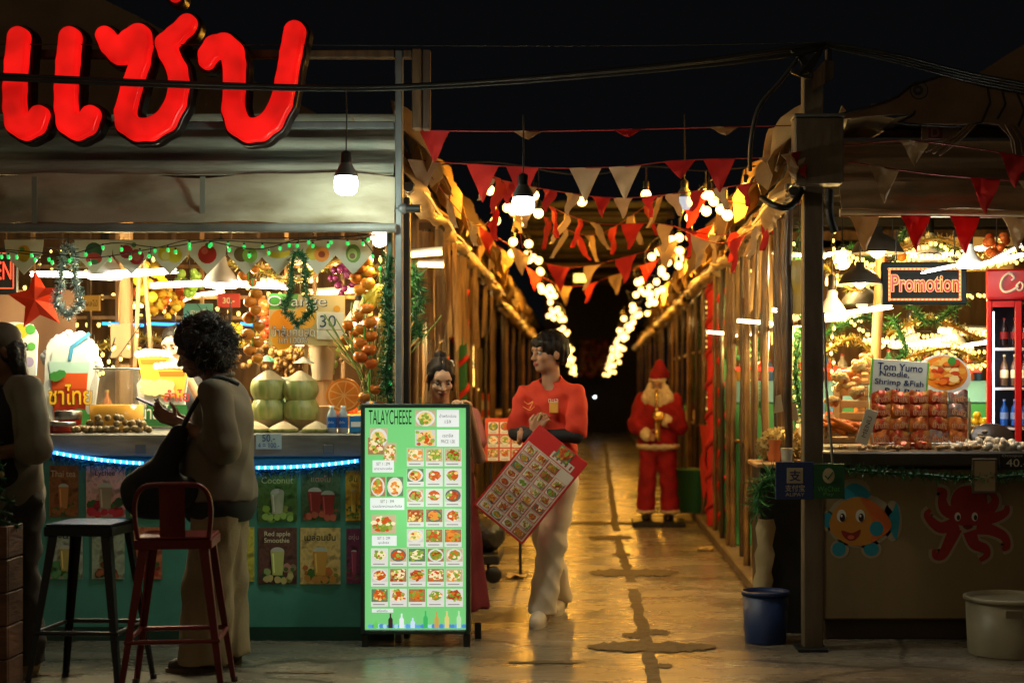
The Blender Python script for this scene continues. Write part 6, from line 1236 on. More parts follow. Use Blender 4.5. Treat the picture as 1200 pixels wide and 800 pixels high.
# ---- straw tassels and cloth strips under the tarps
STR = mk('pale_wood_strip', (.34,.21,.085), .7, c2=(.16,.095,.04), scale=6, stretch=(6,6,.6))
for i,(x,y,lb) in enumerate([(-1.06,10.2,'bundle of pale wood strips nearest the corner post'),(-1.06,11.0,'second bundle of pale strips from the corner post'),(-1.08,12.2,'third bundle of pale strips under the left tarp'),(-1.08,13.4,'fourth bundle of strips behind the red shirted man'),(-1.1,15.2,'farthest bundle of strips above the man'),(1.2,10.6,'bundle of pale strips under the right tarp near the post'),(1.2,12.8,'bundle of pale strips at the middle of the right poles')]):
    m = MB(); r = random.Random(i)
    for k in range(12):
        a = x+r.uniform(-.09,.09); b = y+r.uniform(-.14,.14); z1 = 2.42; z0 = r.uniform(1.62,1.95); w = r.uniform(.012,.022); dx = r.uniform(-.05,.05)
        m.add([(a-w,b,z1),(a+w,b+.01,z1),(a+w*.9+dx*.5,b-.02,(z0+z1)/2),(a-w*.9+dx*.5,b-.02,(z0+z1)/2),(a+w*.8+dx,b,z0),(a-w*.8+dx,b,z0-.03), (a,b+.02,z1),(a+dx,b+.02,z0)], [(0,1,2,3),(3,2,4,5)], STR)
    o = m.build('strip_bundle', None, lb, 'decoration', 'hanging strip bundles')
# ---- curtains of warm mini lights and tinsel on the right
for i in range(12):
    y = 9.5+i*.8; x = 1.28+rr.uniform(0,.3); pts = [(x,y,2.38),(x+.02,y+.03,2.0),(x-.01,y,1.6),(x+.02,y+.02,1.3-(i%3)*.2)]
    light_string(crv(pts), 20, YELB, 'warm mini lights hanging '+['behind the grey post','at the first kerb poles','by the second kerb poles','by the third kerb poles','before the blue and green counter','over the blue and green counter end','past the counter end','at the middle kerb poles','beside the red wrapped pole','just past the red wrapped pole','close behind the bearded figure','deep behind the bearded figure'][i], r=.010, grp='hanging warm light strands on the right stalls', seed=100+i, dr=.01)
for i in range(9):
    y = 9.3+i*1.2; x = 1.30+.1*(i%2); pts = crv([(x,y,2.35),(x+.05,y+.15,1.9),(x-.04,y+.05,1.5),(x+.05,y+.3,1.15)]); m = MB(); m.tinsel(pts, .06, [GRN,GRN2,GRN3], 900, 200+i); m.build('tinsel_garland', None, 'green tinsel hanging among the kerb poles, '+['nearest the grey post','second from the grey post','third from the grey post','fourth from the grey post','near the red wrapped pole','behind the bearded figure hat','past the bearded figure','far past the bearded figure','at the far end'][i], 'garland', 'tinsel among the kerb poles')
# red and striped wrapped poles
def wrapped(x, y, z0, z1, c1, c2, lb, r=.055):
    t = thing('wrapped_pole', lb, 'pole', (x,y,z0)); m = MB(); m.tube([(x,y,z0),(x,y,(z0+z1)/2),(x,y,z1)], r*.8, c1, 12); m.build('pole_core', t); m = MB(); n = 120; pts = [(x+r*.78*math.cos(i*.42), y+r*.78*math.sin(i*.42), z0+(z1-z0)*i/n) for i in range(n+1)]; m.tube(pts, r*.35, c2, 5); m.build('spiral_band', t)
GRC = mk('green_cloth', (.02,.12,.04), .8); CRC = mk('cream_cloth', (.5,.38,.22), .8)
wrapped(1.16, 14.3, .09, 2.4, REDC, mk('deep_red_cloth',(.32,.012,.01),.8), 'pole wrapped in red cloth beside the bearded figure', .075); wrapped(1.2, 13.6, .09, 2.3, GRC, REDC, 'green and red striped wrapped pole next to the red one', .06); wrapped(-1.1, 13.2, 0, 2.2, GRC, REDC, 'red and green striped wrapped pole behind the man in red', .07); wrapped(-1.13, 11.9, 0, 1.6, CRC, REDC, 'short red and cream wrapped pole left of the man', .05)
m = MB(); 
m.sheet([[(1.12+.02*math.sin(j*1.3+i), 14.6+.10*i, 1.0-.085*j) for j in range(9)] for i in range(6)], REDC, .012); m.build('red_cloth', None, 'red cloth hanging on the rail behind the bearded figure', 'cloth')
m = MB(); m.lathe((1.06,15.8,.09), [(.16,0),(.19,.42),(.20,.44),(.17,.44),(.14,.03),(0,.03)], mk('green_bin_plastic',(.02,.13,.05),.5), 20); m.build('plastic_bin', None, 'green plastic bin behind the bearded figure by the kerb poles', 'bin')
# stall counters and stock along both rows
def side_counter(x0, x1, y0, y1, z, c, lb, name='stall_counter'):
    t = thing(name, lb, 'counter', ((x0+x1)/2,y0,0)); mt = mk('counter_%d_%d_%d'%tuple(int(q*100) for q in c), c, .6, c2=tuple(q*.5 for q in c), scale=4); m = MB(); m.bbox(x0,x1,y0,y1,.09 if x0>0 else 0,z-.04,mt,.008); m.build('front_panel', t); m = MB(); m.bbox(x0-.03,x1+.03,y0-.03,y1+.03,z-.039,z,WOOD,.006); m.build('counter_top', t)
side_counter(1.35,2.3,9.9,11.6,.95,(.05,.04,.03),'dark stall counter behind the kerb poles nearest the post'); side_counter(1.35,2.3,14.4,19,.95,(.12,.06,.03),'brown stall counter behind the bearded figure'); side_counter(1.35,2.3,20,28,.95,(.06,.05,.05),'far dark stall counter on the kerb side'); side_counter(-2.4,-1.35,9.6,12.6,.95,(.16,.08,.035),'brown stall counter behind the young woman'); side_counter(-2.4,-1.35,13.5,18,.95,(.10,.05,.03),'brown stall counter deep behind the man in red'); side_counter(-2.4,-1.35,19,28,.95,(.06,.04,.03),'far dark stall counter on the left row')
for i in range(60):
    left = i%2; x = rr.uniform(1.4,2.0)*(-1 if left else 1); y = rr.choice([rr.uniform(10,11.5),rr.uniform(14.6,18),rr.uniform(20.2,27)]) if not left else rr.choice([rr.uniform(9.7,12.4),rr.uniform(13.7,17.8),rr.uniform(19.2,27)])
    c = rr.choice([(.5,.06,.03),(.06,.25,.12),(.6,.35,.05),(.06,.16,.4),(.55,.5,.4),(.55,.15,.03),(.3,.05,.2)]); m = MB(); h = rr.uniform(.12,.34); w = rr.uniform(.05,.10)
    if rr.random() < .5: bottle(m, V3((x,y,.951)), h, w*.6, c, (.5,.4,.1)); m.build('sauce_bottle', None, 'coloured bottle standing on a stall counter '+('of the left row' if left else 'behind the kerb poles'), 'bottle', 'bottles on the '+('left' if left else 'kerb side')+' counters')
    else: m.bbox(x-w,x+w,y-w,y+w,.951,.951+h,flat(c),.006); m.bbox(x-w*.8,x+w*.8,y-w-.003,y-w-.0005,.951+h*.3,.951+h*.7,flat((.55,.5,.4)),.001); m.build('snack_box', None, 'coloured snack box standing on a stall counter '+('of the left row' if left else 'behind the kerb poles'), 'box', 'snack boxes on the '+('left' if left else 'kerb side')+' counters')
for i,(x,y,w) in enumerate([(-1.9,10.6,26),(-1.8,14.5,20),(-1.8,20,16),(1.9,14.8,20),(1.9,19,18),(1.9,24,14),(1.75,10.6,20)]):
    p = V3((x,y,2.25)); t = thing('globe_lamp', 'warm round lamp over the stalls, '+['behind the young woman','behind the man in red','far left','above the bearded figure','past the bearded figure','deepest on the kerb side','just behind the grey post'][i], 'lamp', p, 'round lamps in the stall rows'); m = MB(); m.ball(p,.06,BULB,12,8); m.build('globe', t); m = MB(); m.lathe(p,[(.03,.055),(.03,.1),(.005,.11),(.004,.5)],BLACK,8); m.build('socket', t); lamp('stall_light', p-V3((0,0,.09)), w, WARM, .06)
# side walls of the rows, seen between poles
for i,(x,lb) in enumerate(((-2.6,'brown board wall behind the left row of stalls'),(3.0,'brown board wall behind the kerb side row of stalls'))):
    m = MB(); m.box(x,x+.05,13.0 if i==0 else 16.0,44,0,3.0,mk('row_wall',(.030,.018,.009),.8,c2=(.012,.008,.005),scale=2.5,stretch=(1,5,.5))); m.build('board_wall', None, lb, 'wall')
# icicle light decoration and lit figure behind the man (left row)
light_string(crv([(-1.25,16.0,2.0),(-1.2,16.1,1.65),(-1.3,16.2,1.8),(-1.22,16.3,1.4),(-1.28,16.4,1.75),(-1.2,16.6,1.35)]), 60, YELB, 'zigzag of warm icicle lights behind the man in red', r=.012, grp=None, seed=300, dr=.02)
light_string(crv([(-1.3,15.0,2.1),(-1.25,15.2,1.95),(-1.3,15.4,2.1),(-1.25,15.6,1.95)]), 16, BLUEC, 'cluster of bluish lights high behind the man in red', r=.013, grp=None, seed=301, dr=.02)
# far autumn coloured banner near the alley end
m = MB(); r = random.Random(8)
for i in range(240): p = P(r.uniform(682,712), r.uniform(400,440), 41+r.uniform(-.5,.5)); m.ball(p, r.uniform(.05,.12), flat(r.choice([(.10,.012,.006),(.07,.02,.008),(.12,.04,.012)])), 5, 4)
o = m.build('paper_leaf_canopy', None, 'reddish paper leaf decoration hanging at the far end of the alley', 'decoration'); o['kind'] = 'stuff'
# red menu stand, cart wheel on the left
t = thing('menu_stand', 'orange red menu stand with food pictures behind the man', 'menu stand', (X(592,11.2),11.2,0)); Y = 11.2; m = MB(); m.M = Matrix.Translation(P(592,515,Y))@Matrix.Rotation(-.25,4,'X'); s = Y/F; m.bbox(-24*s,24*s,0,.02,-26*s,26*s,mk('orange_red_board',(.55,.06,.015),.5),.004); m.build('board', t)
MAT_FOOD = [lin(230,140,50),lin(200,80,30),lin(240,200,120),lin(120,150,50),lin(170,60,30),lin(245,225,180),lin(210,110,40)]
def dish(m, x, z, w, h, y, seed, food=flat, card=True, cap=True):
    r = random.Random(seed); k = [0]
    def d(): k[0] += 1; return y-.0004*k[0]
    if card: m.prism([(x-w/2,z-h/2),(x+w/2,z-h/2),(x+w/2,z+h/2),(x-w/2,z+h/2)], y, y, food((.72,.70,.64)))
    ch = h*.76 if cap else h; cz = z+(h-ch)/2
    bg = r.choice([(.62,.58,.5),(.55,.42,.25),(.12,.2,.10),(.7,.68,.62),(.35,.18,.08)]); m.prism([(x-w*.48,cz-ch*.46),(x+w*.48,cz-ch*.46),(x+w*.48,cz+ch*.48),(x-w*.48,cz+ch*.48)], d(), y, food(bg)) if 0 else m.prism([(x-w*.48,cz-ch*.46),(x+w*.48,cz-ch*.46),(x+w*.48,cz+ch*.48),(x-w*.48,cz+ch*.48)], (yy:=d()), yy, food(bg))
    R = min(w*.46, ch*.46); Rx = w*.455; Rz = ch*.47
    full = (not cap and seed < 100 and 0) or r.random() < .42
    if not full: yy = d(); m.prism([(x+Rx*math.cos(2*PI*i/14), cz+Rz*math.sin(2*PI*i/14)) for i in range(14)], yy, yy, food(r.choice([(.72,.70,.66),(.70,.66,.58),(.1,.14,.12)])))
    pal = r.sample(MAT_FOOD, 3)+[lin(150,170,60)]
    yy = d(); m.prism([(x+Rx*.80*math.cos(2*PI*i/12)*r.uniform(.85,1.1), cz+Rz*.78*math.sin(2*PI*i/12)*r.uniform(.85,1.1)) for i in range(12)], yy, yy, food(pal[0]))
    for i in range(34 if full else 16):
        a = r.uniform(0,6.28); e = math.sqrt(r.random())*.70; bx, bz = (x+w*r.uniform(-.38,.38), cz+ch*r.uniform(-.36,.38)) if full else (x+Rx*e*math.cos(a), cz+Rz*e*math.sin(a)); q = R*r.uniform(.10,.28); yy = d()
        m.prism([(bx+q*1.3*math.cos(2*PI*j/6)*r.uniform(.7,1.2), bz+q*math.sin(2*PI*j/6)*r.uniform(.7,1.2)) for j in range(6)], yy, yy, food(r.choice(pal)))
    if cap: yy = y-.001; m.prism([(x-w*.38,z-h*.40),(x+w*.30,z-h*.40),(x+w*.30,z-h*.35),(x-w*.38,z-h*.35)], yy, yy, food((.25,.22,.2)))
for i in range(3):
    for j in range(3): m = MB(); m.M = Matrix.Translation(P(592,515,Y))@Matrix.Rotation(-.25,4,'X'); dish(m, (-14+14*i)*s, (14-16*j)*s, 12*s, 14*s, -.003, i*7+j+500); m.build('dish_photo', t)
m = MB(); m.tube([P(575,540,Y)+V3((0,.05,0)),(X(572,Y),Y,.0)],.012,DARKM,6); m.build('leg',t); m = MB(); m.tube([P(608,540,Y)+V3((0,.05,0)),(X(610,Y),Y,.0)],.012,DARKM,6); m.build('leg',t)
t = thing('cart', 'low dark cart with black bags and small wheels behind the menu light box', 'cart', (X(575,10.8),10.8,0)); Y = 10.8; m = MB(); m.bbox(X(535,Y),X(585,Y),Y,Y+.6,.13,.2,DARKM,.01); m.build('platform',t)
for u in (545,578):
    m = MB(); m.lathe((X(u,Y),Y+.02,.06),[(0,-.02),(.055,-.02),(.06,-.012),(.06,.012),(.055,.02),(0,.02)],BLACK,16,R=Matrix.Rotation(PI/2,3,'X')); m.build('wheel',t)
m = MB(); m.ball((X(565,Y),Y+.25,.33),(.15,.20,.135),mk('black_bag',(.02,.018,.018),.35,bump=.6,scale=9),14,10,jit=.08,rnd=rr); m.build('black_bag',None,'black plastic bag resting on the low cart','bag')
# litter scraps
for i,(u,v,lb) in enumerate(((826,645,'crumpled pale paper scrap at the kerb'),(605,677,'tiny pale paper scrap on the concrete left of the alley'))):
    x,y = G(u,v); m = MB(); r = random.Random(i); m.sheet([[(x+(a-2)*.035+r.uniform(-.01,.01), y+(b-1.5)*.05, .006+r.uniform(0,.03)) for b in range(4)] for a in range(5)], flat((.5,.38,.2)), .002); m.build('paper_scrap', None, lb, 'litter')
# ================================================================== more stock and trimmings that crowd both stalls
GOLDT=[mk('gold_tinsel',(.62,.40,.08),.3,.7),mk('pale_gold_tinsel',(.7,.55,.2),.3,.6),mk('green_gold_tinsel',(.25,.32,.05),.4)]
rr=random.Random(123)
for i,(pts,Y) in enumerate([([(80,296),(150,318),(220,298),(290,316)],10.4),([(280,300),(340,330),(400,304),(448,322)],10.2),([(100,410),(170,396),(240,414),(300,398)],10.6),([(300,392),(360,412),(440,392)],10.5)]):
    m=MB(); m.tinsel(crv([P(u,v,Y) for u,v in pts]),.055,GOLDT,700,400+i); m.build('gold_garland',None,['gold tinsel swag over the red star side of the juice stall','gold tinsel swag above the orange juice sign','gold tinsel low behind the longan cutout','gold tinsel low behind the coconuts'][i],'garland')
for i,(v,Y,n) in enumerate(((300,11.6,34),(330,12.0,34),(362,12.2,34),(398,12.3,30))):
    light_string(crv([P(0+10*i,v,Y),P(110,v+14,Y),P(230,v-6,Y),P(340,v+12,Y),P(452,v,Y)]),n,YELB,'blurred warm light string behind the lattice, '+['highest','just under the highest','third from the top','lowest'][i],r=.014,grp='warm light strings behind the lattice',seed=410+i)
# fruit heaps in trays on the dark back counter and hung fruit nets
def heap(u,Y,z,n,r,mt,lb,grp,cat='fruit',name='fruit',sp=.12):
    first=None
    for k in range(n):
        lay=0 if k<n*.6 else 1; p=V3((X(u,Y)+rr.uniform(-sp,sp)*(1-.4*lay),Y+rr.uniform(-.08,.08),z+r+lay*r*1.5))
        if first is None: m=MB(); m.ball(p,(r,r,r*.93),mt,10,7); first=m.build(name,None,lb,cat,grp,loc=p)
        else: dup(first,p,rotz=rr.uniform(0,6))
LIME=mk('lime_skin',(.20,.36,.04),.4,c2=(.28,.42,.07),scale=6); APP=mk('red_apple_skin',(.48,.02,.015),.25,c2=(.55,.15,.03),scale=4); LEM=mk('lemon_skin',(.78,.55,.04),.4); GRA=mk('grape_skin',(.16,.02,.10),.25)
for (u,mt,r,n,lb,nm) in ((60,APP,.04,12,'red apple in the heap at the left end of the back counter','apple'),(118,ORA,.045,12,'orange in the heap behind the juice jar','orange'),(232,LEM,.038,13,'yellow lemon in the heap behind the curly haired woman','lemon'),(286,LIME,.036,14,'green lime in the heap beside the lemons','lime'),(340,ORA,.046,12,'orange in the heap behind the coconuts','orange'),(405,APP,.042,12,'red apple in the heap behind the orange slice sign','apple')): heap(u,11.15,1.101,n,r,mt,lb,lb.split(' in ')[0]+'s '+lb.split(' in ')[1],name=nm)
def net(u,v0,v1,Y,mt,r,n,lb,nm='fruit_net'):
    t=thing(nm,lb,'fruit bunch',P(u,v0,Y)); m=MB(); m.tube([P(u,v0-30,Y),P(u,(v0+v1)/2,Y)],.004,CABLE,5); m.build('cord',t); h=(v1-v0)*Y/F
    for k in range(n): q=rr.random(); a=rr.uniform(0,6.28); w=.075*math.sin(PI*min(.95,q*.85+.15)); m=MB(); m.ball(P(u,v0,Y)+V3((math.cos(a)*w,math.sin(a)*w,-h*q)),r*rr.uniform(.85,1.1),mt,9,6); m.build('fruit',t)
net(176,312,352,9.6,LEM,.034,14,'net of yellow plastic lemons over the longan cutout'); net(222,318,345,10.0,LIME,.03,14,'net of green plastic limes above the woman in brown'); net(402,312,345,9.3,GRA,.022,22,'bunch of dark plastic grapes near the corner post'); net(312,352,392,9.7,APP,.032,12,'net of red plastic apples beside the juice sign'); net(270,380,420,10.0,LEM,.032,12,'net of yellow plastic lemons right of the curly hair'); net(384,410,440,9.6,LIME,.03,12,'net of green plastic limes behind the straw cup')
# small back signs
for i,(u,v,w,h,Y,c,tx,tc) in enumerate(((232,366,34,20,11.05,(.10,.35,.32),'สมูทตี้',(.7,.7,.6)),(104,355,26,18,11.05,(.5,.28,.05),'น้ำผลไม้',(.1,.05,.02)),(268,352,26,16,11.05,(.5,.05,.04),'30.-',(.75,.7,.5)),(430,412,26,18,11.05,(.08,.30,.10),'FRESH',(.7,.7,.55)))):
    s=Y/F; p=P(u,v,Y-.2); m=MB(); m.bbox(p.x-w*s/2,p.x+w*s/2,p.y,p.y+.012,p.z-h*s/2,p.z+h*s/2,flat(c),.003); m.text(tx,(p.x,p.y,p.z),h*s*.42,flat(tc),maxw=w*s*.8,bold=.01); m.build('small_sign',None,['small teal sign behind the curly haired woman','small amber sign by the tinsel bell','small red price sign over the woman','small green sign behind the tomato string'][i],'sign')
# right stall: trays, hung food, gold swags
for i,(pts,Y) in enumerate([([(966,310),(1000,340),(1024,316)],9.9),([(1040,392),(1090,374),(1150,398)],10.2),([(1040,296),(1100,280),(1160,304)],9.8),([(966,412),(1000,396),(1024,418)],10.1),([(1060,420),(1110,408),(1152,424)],10.8)]):
    m=MB(); m.tinsel(crv([P(u,v,Y) for u,v in pts]),.055,GOLDT,700,450+i); m.build('gold_garland',None,['gold tinsel behind the smaller dome lamp','gold tinsel swag under the Promotion board','gold tinsel over the Promotion board','gold tinsel behind the display crates','gold tinsel behind the noodle bowl cutout'][i],'garland')
for (u,mt,r,n,lb,nm) in ((975,APP,.03,10,'red tomato heaped behind the crates on the far counter','tomato'),(1050,LIME,.03,12,'green lime heaped behind the noodle sign','lime'),(1100,ORA,.036,10,'orange heaped behind the noodle bowl cutout','orange'),(1142,LEM,.03,12,'yellow lemon heaped beside the fridge','lemon')): heap(u,11.1,1.101,n,r,mt,lb,lb.replace(' heaped','s heaped'),name=nm)
m=MB(); m.bbox(X(955,11),X(1240,11),10.95,11.3,1.05,1.10,WOODD,.006); m.bbox(X(957,11),X(1238,11),10.98,11.3,.09,1.049,mk('green_counter_front',(.03,.17,.07),.5),.006); m.build('prep_counter',None,'green fronted wooden prep counter behind the noodle rack','counter')
heap(990,8.95,Z(452,9.05)+.0,10,.028,mk('cooked_prawn',(.66,.20,.05),.35,c2=(.6,.34,.12),scale=20),'cooked orange prawn ball heaped on the tall crate','prawn balls on the tall crate','food','prawn_ball',.07)
heap(1012,9.1,Z(430,9.1),9,.024,mk('bread_crust',(.58,.33,.10),.5,c2=(.45,.22,.06),scale=14),'golden bread roll heaped on the topmost crate','bread rolls on the topmost crate','food','bread_roll',.05)
net(1046,284,318,9.8,ORA,.03,12,'net of orange plastic balls over the Promotion board'); net(1168,276,300,9.6,APP,.03,10,'net of red plastic balls above the fridge')
for i,(u,v,Y,c) in enumerate(((846,352,11.6,(.55,.18,.04)),(905,352,9.5,(.5,.30,.08)),(832,410,13.5,(.06,.20,.08)))):
    p=P(u,v,Y); p.x=max(p.x,1.3); t=thing('hanging_basket',['orange woven basket hanging between the kerb poles','straw basket hanging beside the grey post','green basket hanging deep between the kerb poles'][i],'basket',p); m=MB(); m.lathe(p,[(.05,-.09),(.10,-.06),(.125,.03),(.12,.03),(.09,-.05),(0,-.07)],mk('basket_%d'%i,c,.7,c2=tuple(q*.5 for q in c),scale=40),14); m.build('basket_body',t); m=MB(); m.tube([p+V3((-.12,0,.03)),p+V3((0,0,.25)),p+V3((.12,0,.03))],.006,CABLE,5); m.tube([p+V3((0,0,.25)),p+V3((0,0,.7))],.004,CABLE,5); m.build('handle',t)
# dark cloths and bags tied along the left poles
for i,(x,y,z0,z1,c) in enumerate(((-1.2,9.3,1.0,2.1,(.05,.03,.02)),(-1.22,10.6,.2,1.3,(.03,.05,.04)),(-1.22,12.8,.1,1.4,(.06,.03,.015)),(-1.22,14.2,.3,1.9,(.03,.025,.02)),(-1.22,16.5,.2,1.8,(.05,.03,.015)),(1.28,11.9,.3,1.2,(.03,.03,.03)),(1.28,15.0,.2,1.6,(.04,.025,.015)),(1.28,17.2,.2,1.8,(.03,.02,.015)))):
    m=MB(); m.sheet([[(x+.02*math.sin(j*1.7+k*.8),y+.11*j,z1-(z1-z0)*k/8) for k in range(9)] for j in range(9)],mk('dark_cloth_%d'%i,c,.8,c2=tuple(q*.5 for q in c),scale=6),.008); m.build('dark_cloth',None,'dark cloth tied to the poles '+['right behind the corner post','low behind the light box','low beside the striped pole','behind the head of the man in red','farthest on that side','low between the kerb poles','beside the bearded figure','past the bearded figure'][i],'cloth')
# ================================================================== PEOPLE
def rotz(a): return Matrix.Rotation(a, 3, 'Z')
def frame(loc, yaw): return Matrix.Translation(loc) @ Matrix.Rotation(yaw, 4, 'Z')
def head_prims(S, c, R, s=1.0, fem=False, ears=True):
    hp = lambda x,y,z: tuple(V3(c)+R@V3((x*s,y*s,z*s)))
    E = lambda p,r,k=.02,op='u': S.ell(hp(*p), [q*s for q in r], k, R, op)
    E((0,.014,.036),(.072,.090,.082)); E((0,-.022,-.045),(.054 if not fem else .051,.066,.062),.03); E((0,-.062,-.090),(.022,.020,.019),.022)
    for sx in (-1,1): E((sx*.036,-.062,-.026),(.024,.024,.022),.02); E((sx*.030,-.080,.020),(.022,.012,.009),.012)
    E((0,-.078,.032),(.045,.016,.026),.02)
    for sx in (-1,1): S.ell(hp(sx*.031,-.094,.001),[.015*s,.012*s,.010*s],.010,R,'s')
    S.cap(hp(0,-.084,.006),hp(0,-.106,-.030),.0085*s,.0125*s,.010); 
    for sx in (-1,1): E((sx*.012,-.094,-.034),(.009,.010,.007),.006)
    E((0,-.090,-.057),(.023,.010,.0055),.005); E((0,-.087,-.068),(.020,.011,.0065),.005); S.ell(hp(0,-.100,-.062),[.022*s,.006*s,.0022*s],.003,R,'s')
    if ears:
        for sx in (-1,1): E((sx*.073,.012,-.008),(.010,.020,.031),.010)
    return hp
def eyes(par, hp, R, T, s=1.0, look=(0,0)):
    for sx in (-1,1):
        m = MB(); c = V3(hp(sx*.031,-.0775,.001)); m.M = T; m.ball(c, .0125*s, EYEW, 12, 8); d = (R@V3((look[0],-1,look[1]))).normalized(); m.ball(c+d*.0065*s, .0078*s, EYEB, 10, 6); m.build('eye', par)
        m = MB(); m.M = T; m.tube([hp(sx*.014,-.094,.019),hp(sx*.030,-.0945,.0245),hp(sx*.047,-.083,.020)], [.0028*s,.0036*s,.002*s], HAIR, 6); m.build('eyebrow', par)
def hand(S, w, d, n, t, curl=.5, s=1.0, spread=.0, lens=(.070,.080,.074,.058)):
    w, d, n, t = V3(w), V3(d).normalized(), V3(n).normalized(), V3(t).normalized()
    for i in range(4):
        k = w+d*.078*s+t*(.030-.020*i)*s-n*.003*abs(i-1.5); S.cap(w+t*(.014-.009*i)*s, k, .015*s, .0115*s, .010)
        p = k; a = curl*.5; L = lens[i]*s; dd = (d+t*spread*(1.5-i)).normalized()
        for j,f in enumerate((.45,.32,.25)):
            v = dd*math.cos(a)+n*math.sin(a); e = p+v*L*f; S.cap(p, e, (.0090-.0008*j)*s, (.0083-.0008*j)*s, .004); p = e; a += curl
    b = w+d*.022*s+t*.024*s; e = b+(t*.75+d*.65+n*.2).normalized()*.045*s; f = e+(d*.8+n*.45+t*.15).normalized()*.035*s; S.cap(b,e,.0125*s,.0105*s,.012); S.cap(e,f,.0103*s,.0085*s,.004)
def lips_pick(hp, R):
    inv = np.array(R.transposed()); c0 = np.array(hp(0,0,0))
    def f(fc):
        l = (fc-c0) @ inv.T; return (((l[:,0]/.024)**2+((l[:,2]+.0625)/.0115)**2 < 1) & (l[:,1] < -.07)).astype(int)
    return f
def folds(ax, ay, az, seed):
    r = random.Random(seed); ph = [r.uniform(0,6) for _ in range(6)]
    def f(x,y,z):
        a = 1-np.abs(np.sin(z*az*.62+x*ax*.55+y*ay*.3+ph[0]+1.5*np.sin(x*8+y*6+z*3+ph[1])))*1.5
        b = 1-np.abs(np.sin(x*ax*.6-y*ay*.5+z*az*.35+ph[2]+1.2*np.sin(z*9+x*5+ph[4])))*1.5
        return -(a*.7+b*.55)+.35*np.sin(z*az*1.5-x*ax*.8+ph[3])
    return f
# ---------------- man in the red T-shirt
T = frame((-.225, 9.0, 0), math.radians(-20)); t_man = t = thing('person', 'man in red shirt with black arm sleeves holding a tilted red menu', 'person', (-.225, 9.0, 0))
Rh = rotz(math.radians(-38)); hc = (.0,-.03,1.578)
sLs, sLe, sLw = (-.163,.005,1.345),(-.195,-.05,1.115),(-.035,-.175,1.118)
sRs, sRe, sRw = (.163,.005,1.345),(.185,-.06,1.105),(-.10,-.195,1.095)
S = SDF((-.34,-.36,.02),(.34,.62,1.74),.0052)
hp = head_prims(S, hc, Rh); S.cap((0,.012,1.40),(0,-.005,1.52),.054,.052,.03)
S.ell((0,.01,1.24),(.15,.085,.17)); S.ell((0,.01,1.0),(.12,.08,.2)); S.ell((0,.01,.86),(.13,.09,.1))
for a,b,c in ((sLs,sLe,sLw),(sRs,sRe,sRw)): S.cap(a,b,.042,.034,.02); S.cap(b,c,.034,.026,.015)
hand(S, sLw, (.45,-.05,.75), (.2,.9,-.3), (-.75,-.1,.5), .55); hand(S, sRw, (-.55,.75,-.05), (.1,.5,-.3), (0,.1,1), .75, .92)
fl = ((.075,-.0,.86),(.035,-.07,.48),(-.035,-.06,.10)); bl = ((-.075,.0,.86),(-.085,.16,.47),(-.115,.46,.10))
for L in (fl, bl): S.chain(L, (.07,.05,.035))
sdf_obj(S, 'body', t, [SKIN, LIP], T, lips_pick(hp, Rh)); eyes(t, hp, Rh, T, look=(-.15,0))
S = SDF((-.34,-.24,.72),(.34,.24,1.50),.0055)
S.ell((0,.01,1.25),(.158,.104,.19),.03); S.ell((0,.005,1.03),(.158,.112,.20),.05); S.ell((0,.01,.86),(.170,.125,.15),.05); S.cap((0,.012,1.40),(-.150,.006,1.345),.052,.052,.04); S.cap((0,.012,1.40),(.150,.006,1.345),.052,.052,.04); S.cap((0,.01,1.38),(0,.012,1.425),.075,.062,.02)
for a,b in ((sLs,sLe),(sRs,sRe)): a,b = V3(a),V3(b); S.cap(a, a.lerp(b,.84), .052, .066, .010)
S.cap((0,-.01,1.40),(0,-.03,1.50),.058,.07,.006,'s'); S.cut(2,.775)
S.wrinkle(.0085, folds(34,30,36,3))
sdf_obj(S, 'shirt', t, mk('red_tshirt',(.62,.045,.014),.8,c2=(.52,.03,.01),scale=5), T)
S = SDF((-.34,-.28,1.03),(.34,.12,1.36),.0055)
for a,b,c in ((sLs,sLe,sLw),(sRs,sRe,sRw)): a,b,c = V3(a),V3(b),V3(c); S.cap(a.lerp(b,.62),b,.050,.044,.01); S.cap(b,b.lerp(c,.93),.044,.033,.02)
S.wrinkle(.0025, folds(40,40,40,5)); sdf_obj(S, 'arm_sleeve', t, mk('black_sleeve',(.012,.012,.013),.75,bump=.2,scale=50), T)
S = SDF((-.30,-.26,.04),(.30,.70,.98),.0070)
S.ell((0,.01,.87),(.155,.108,.12),.03)
S.chain(((.072,0,.84),(.035,-.065,.48),(-.03,-.055,.085)),(.098,.082,.083),.03); S.chain(((-.07,.01,.84),(-.085,.16,.47),(-.115,.45,.095)),(.098,.080,.078),.03); S.cut(2,.062)
S.wrinkle(.0055, folds(24,20,30,8)); sdf_obj(S, 'trousers', t, mk('cream_trousers',(.78,.72,.58),.85,c2=(.72,.65,.51),scale=5), T)
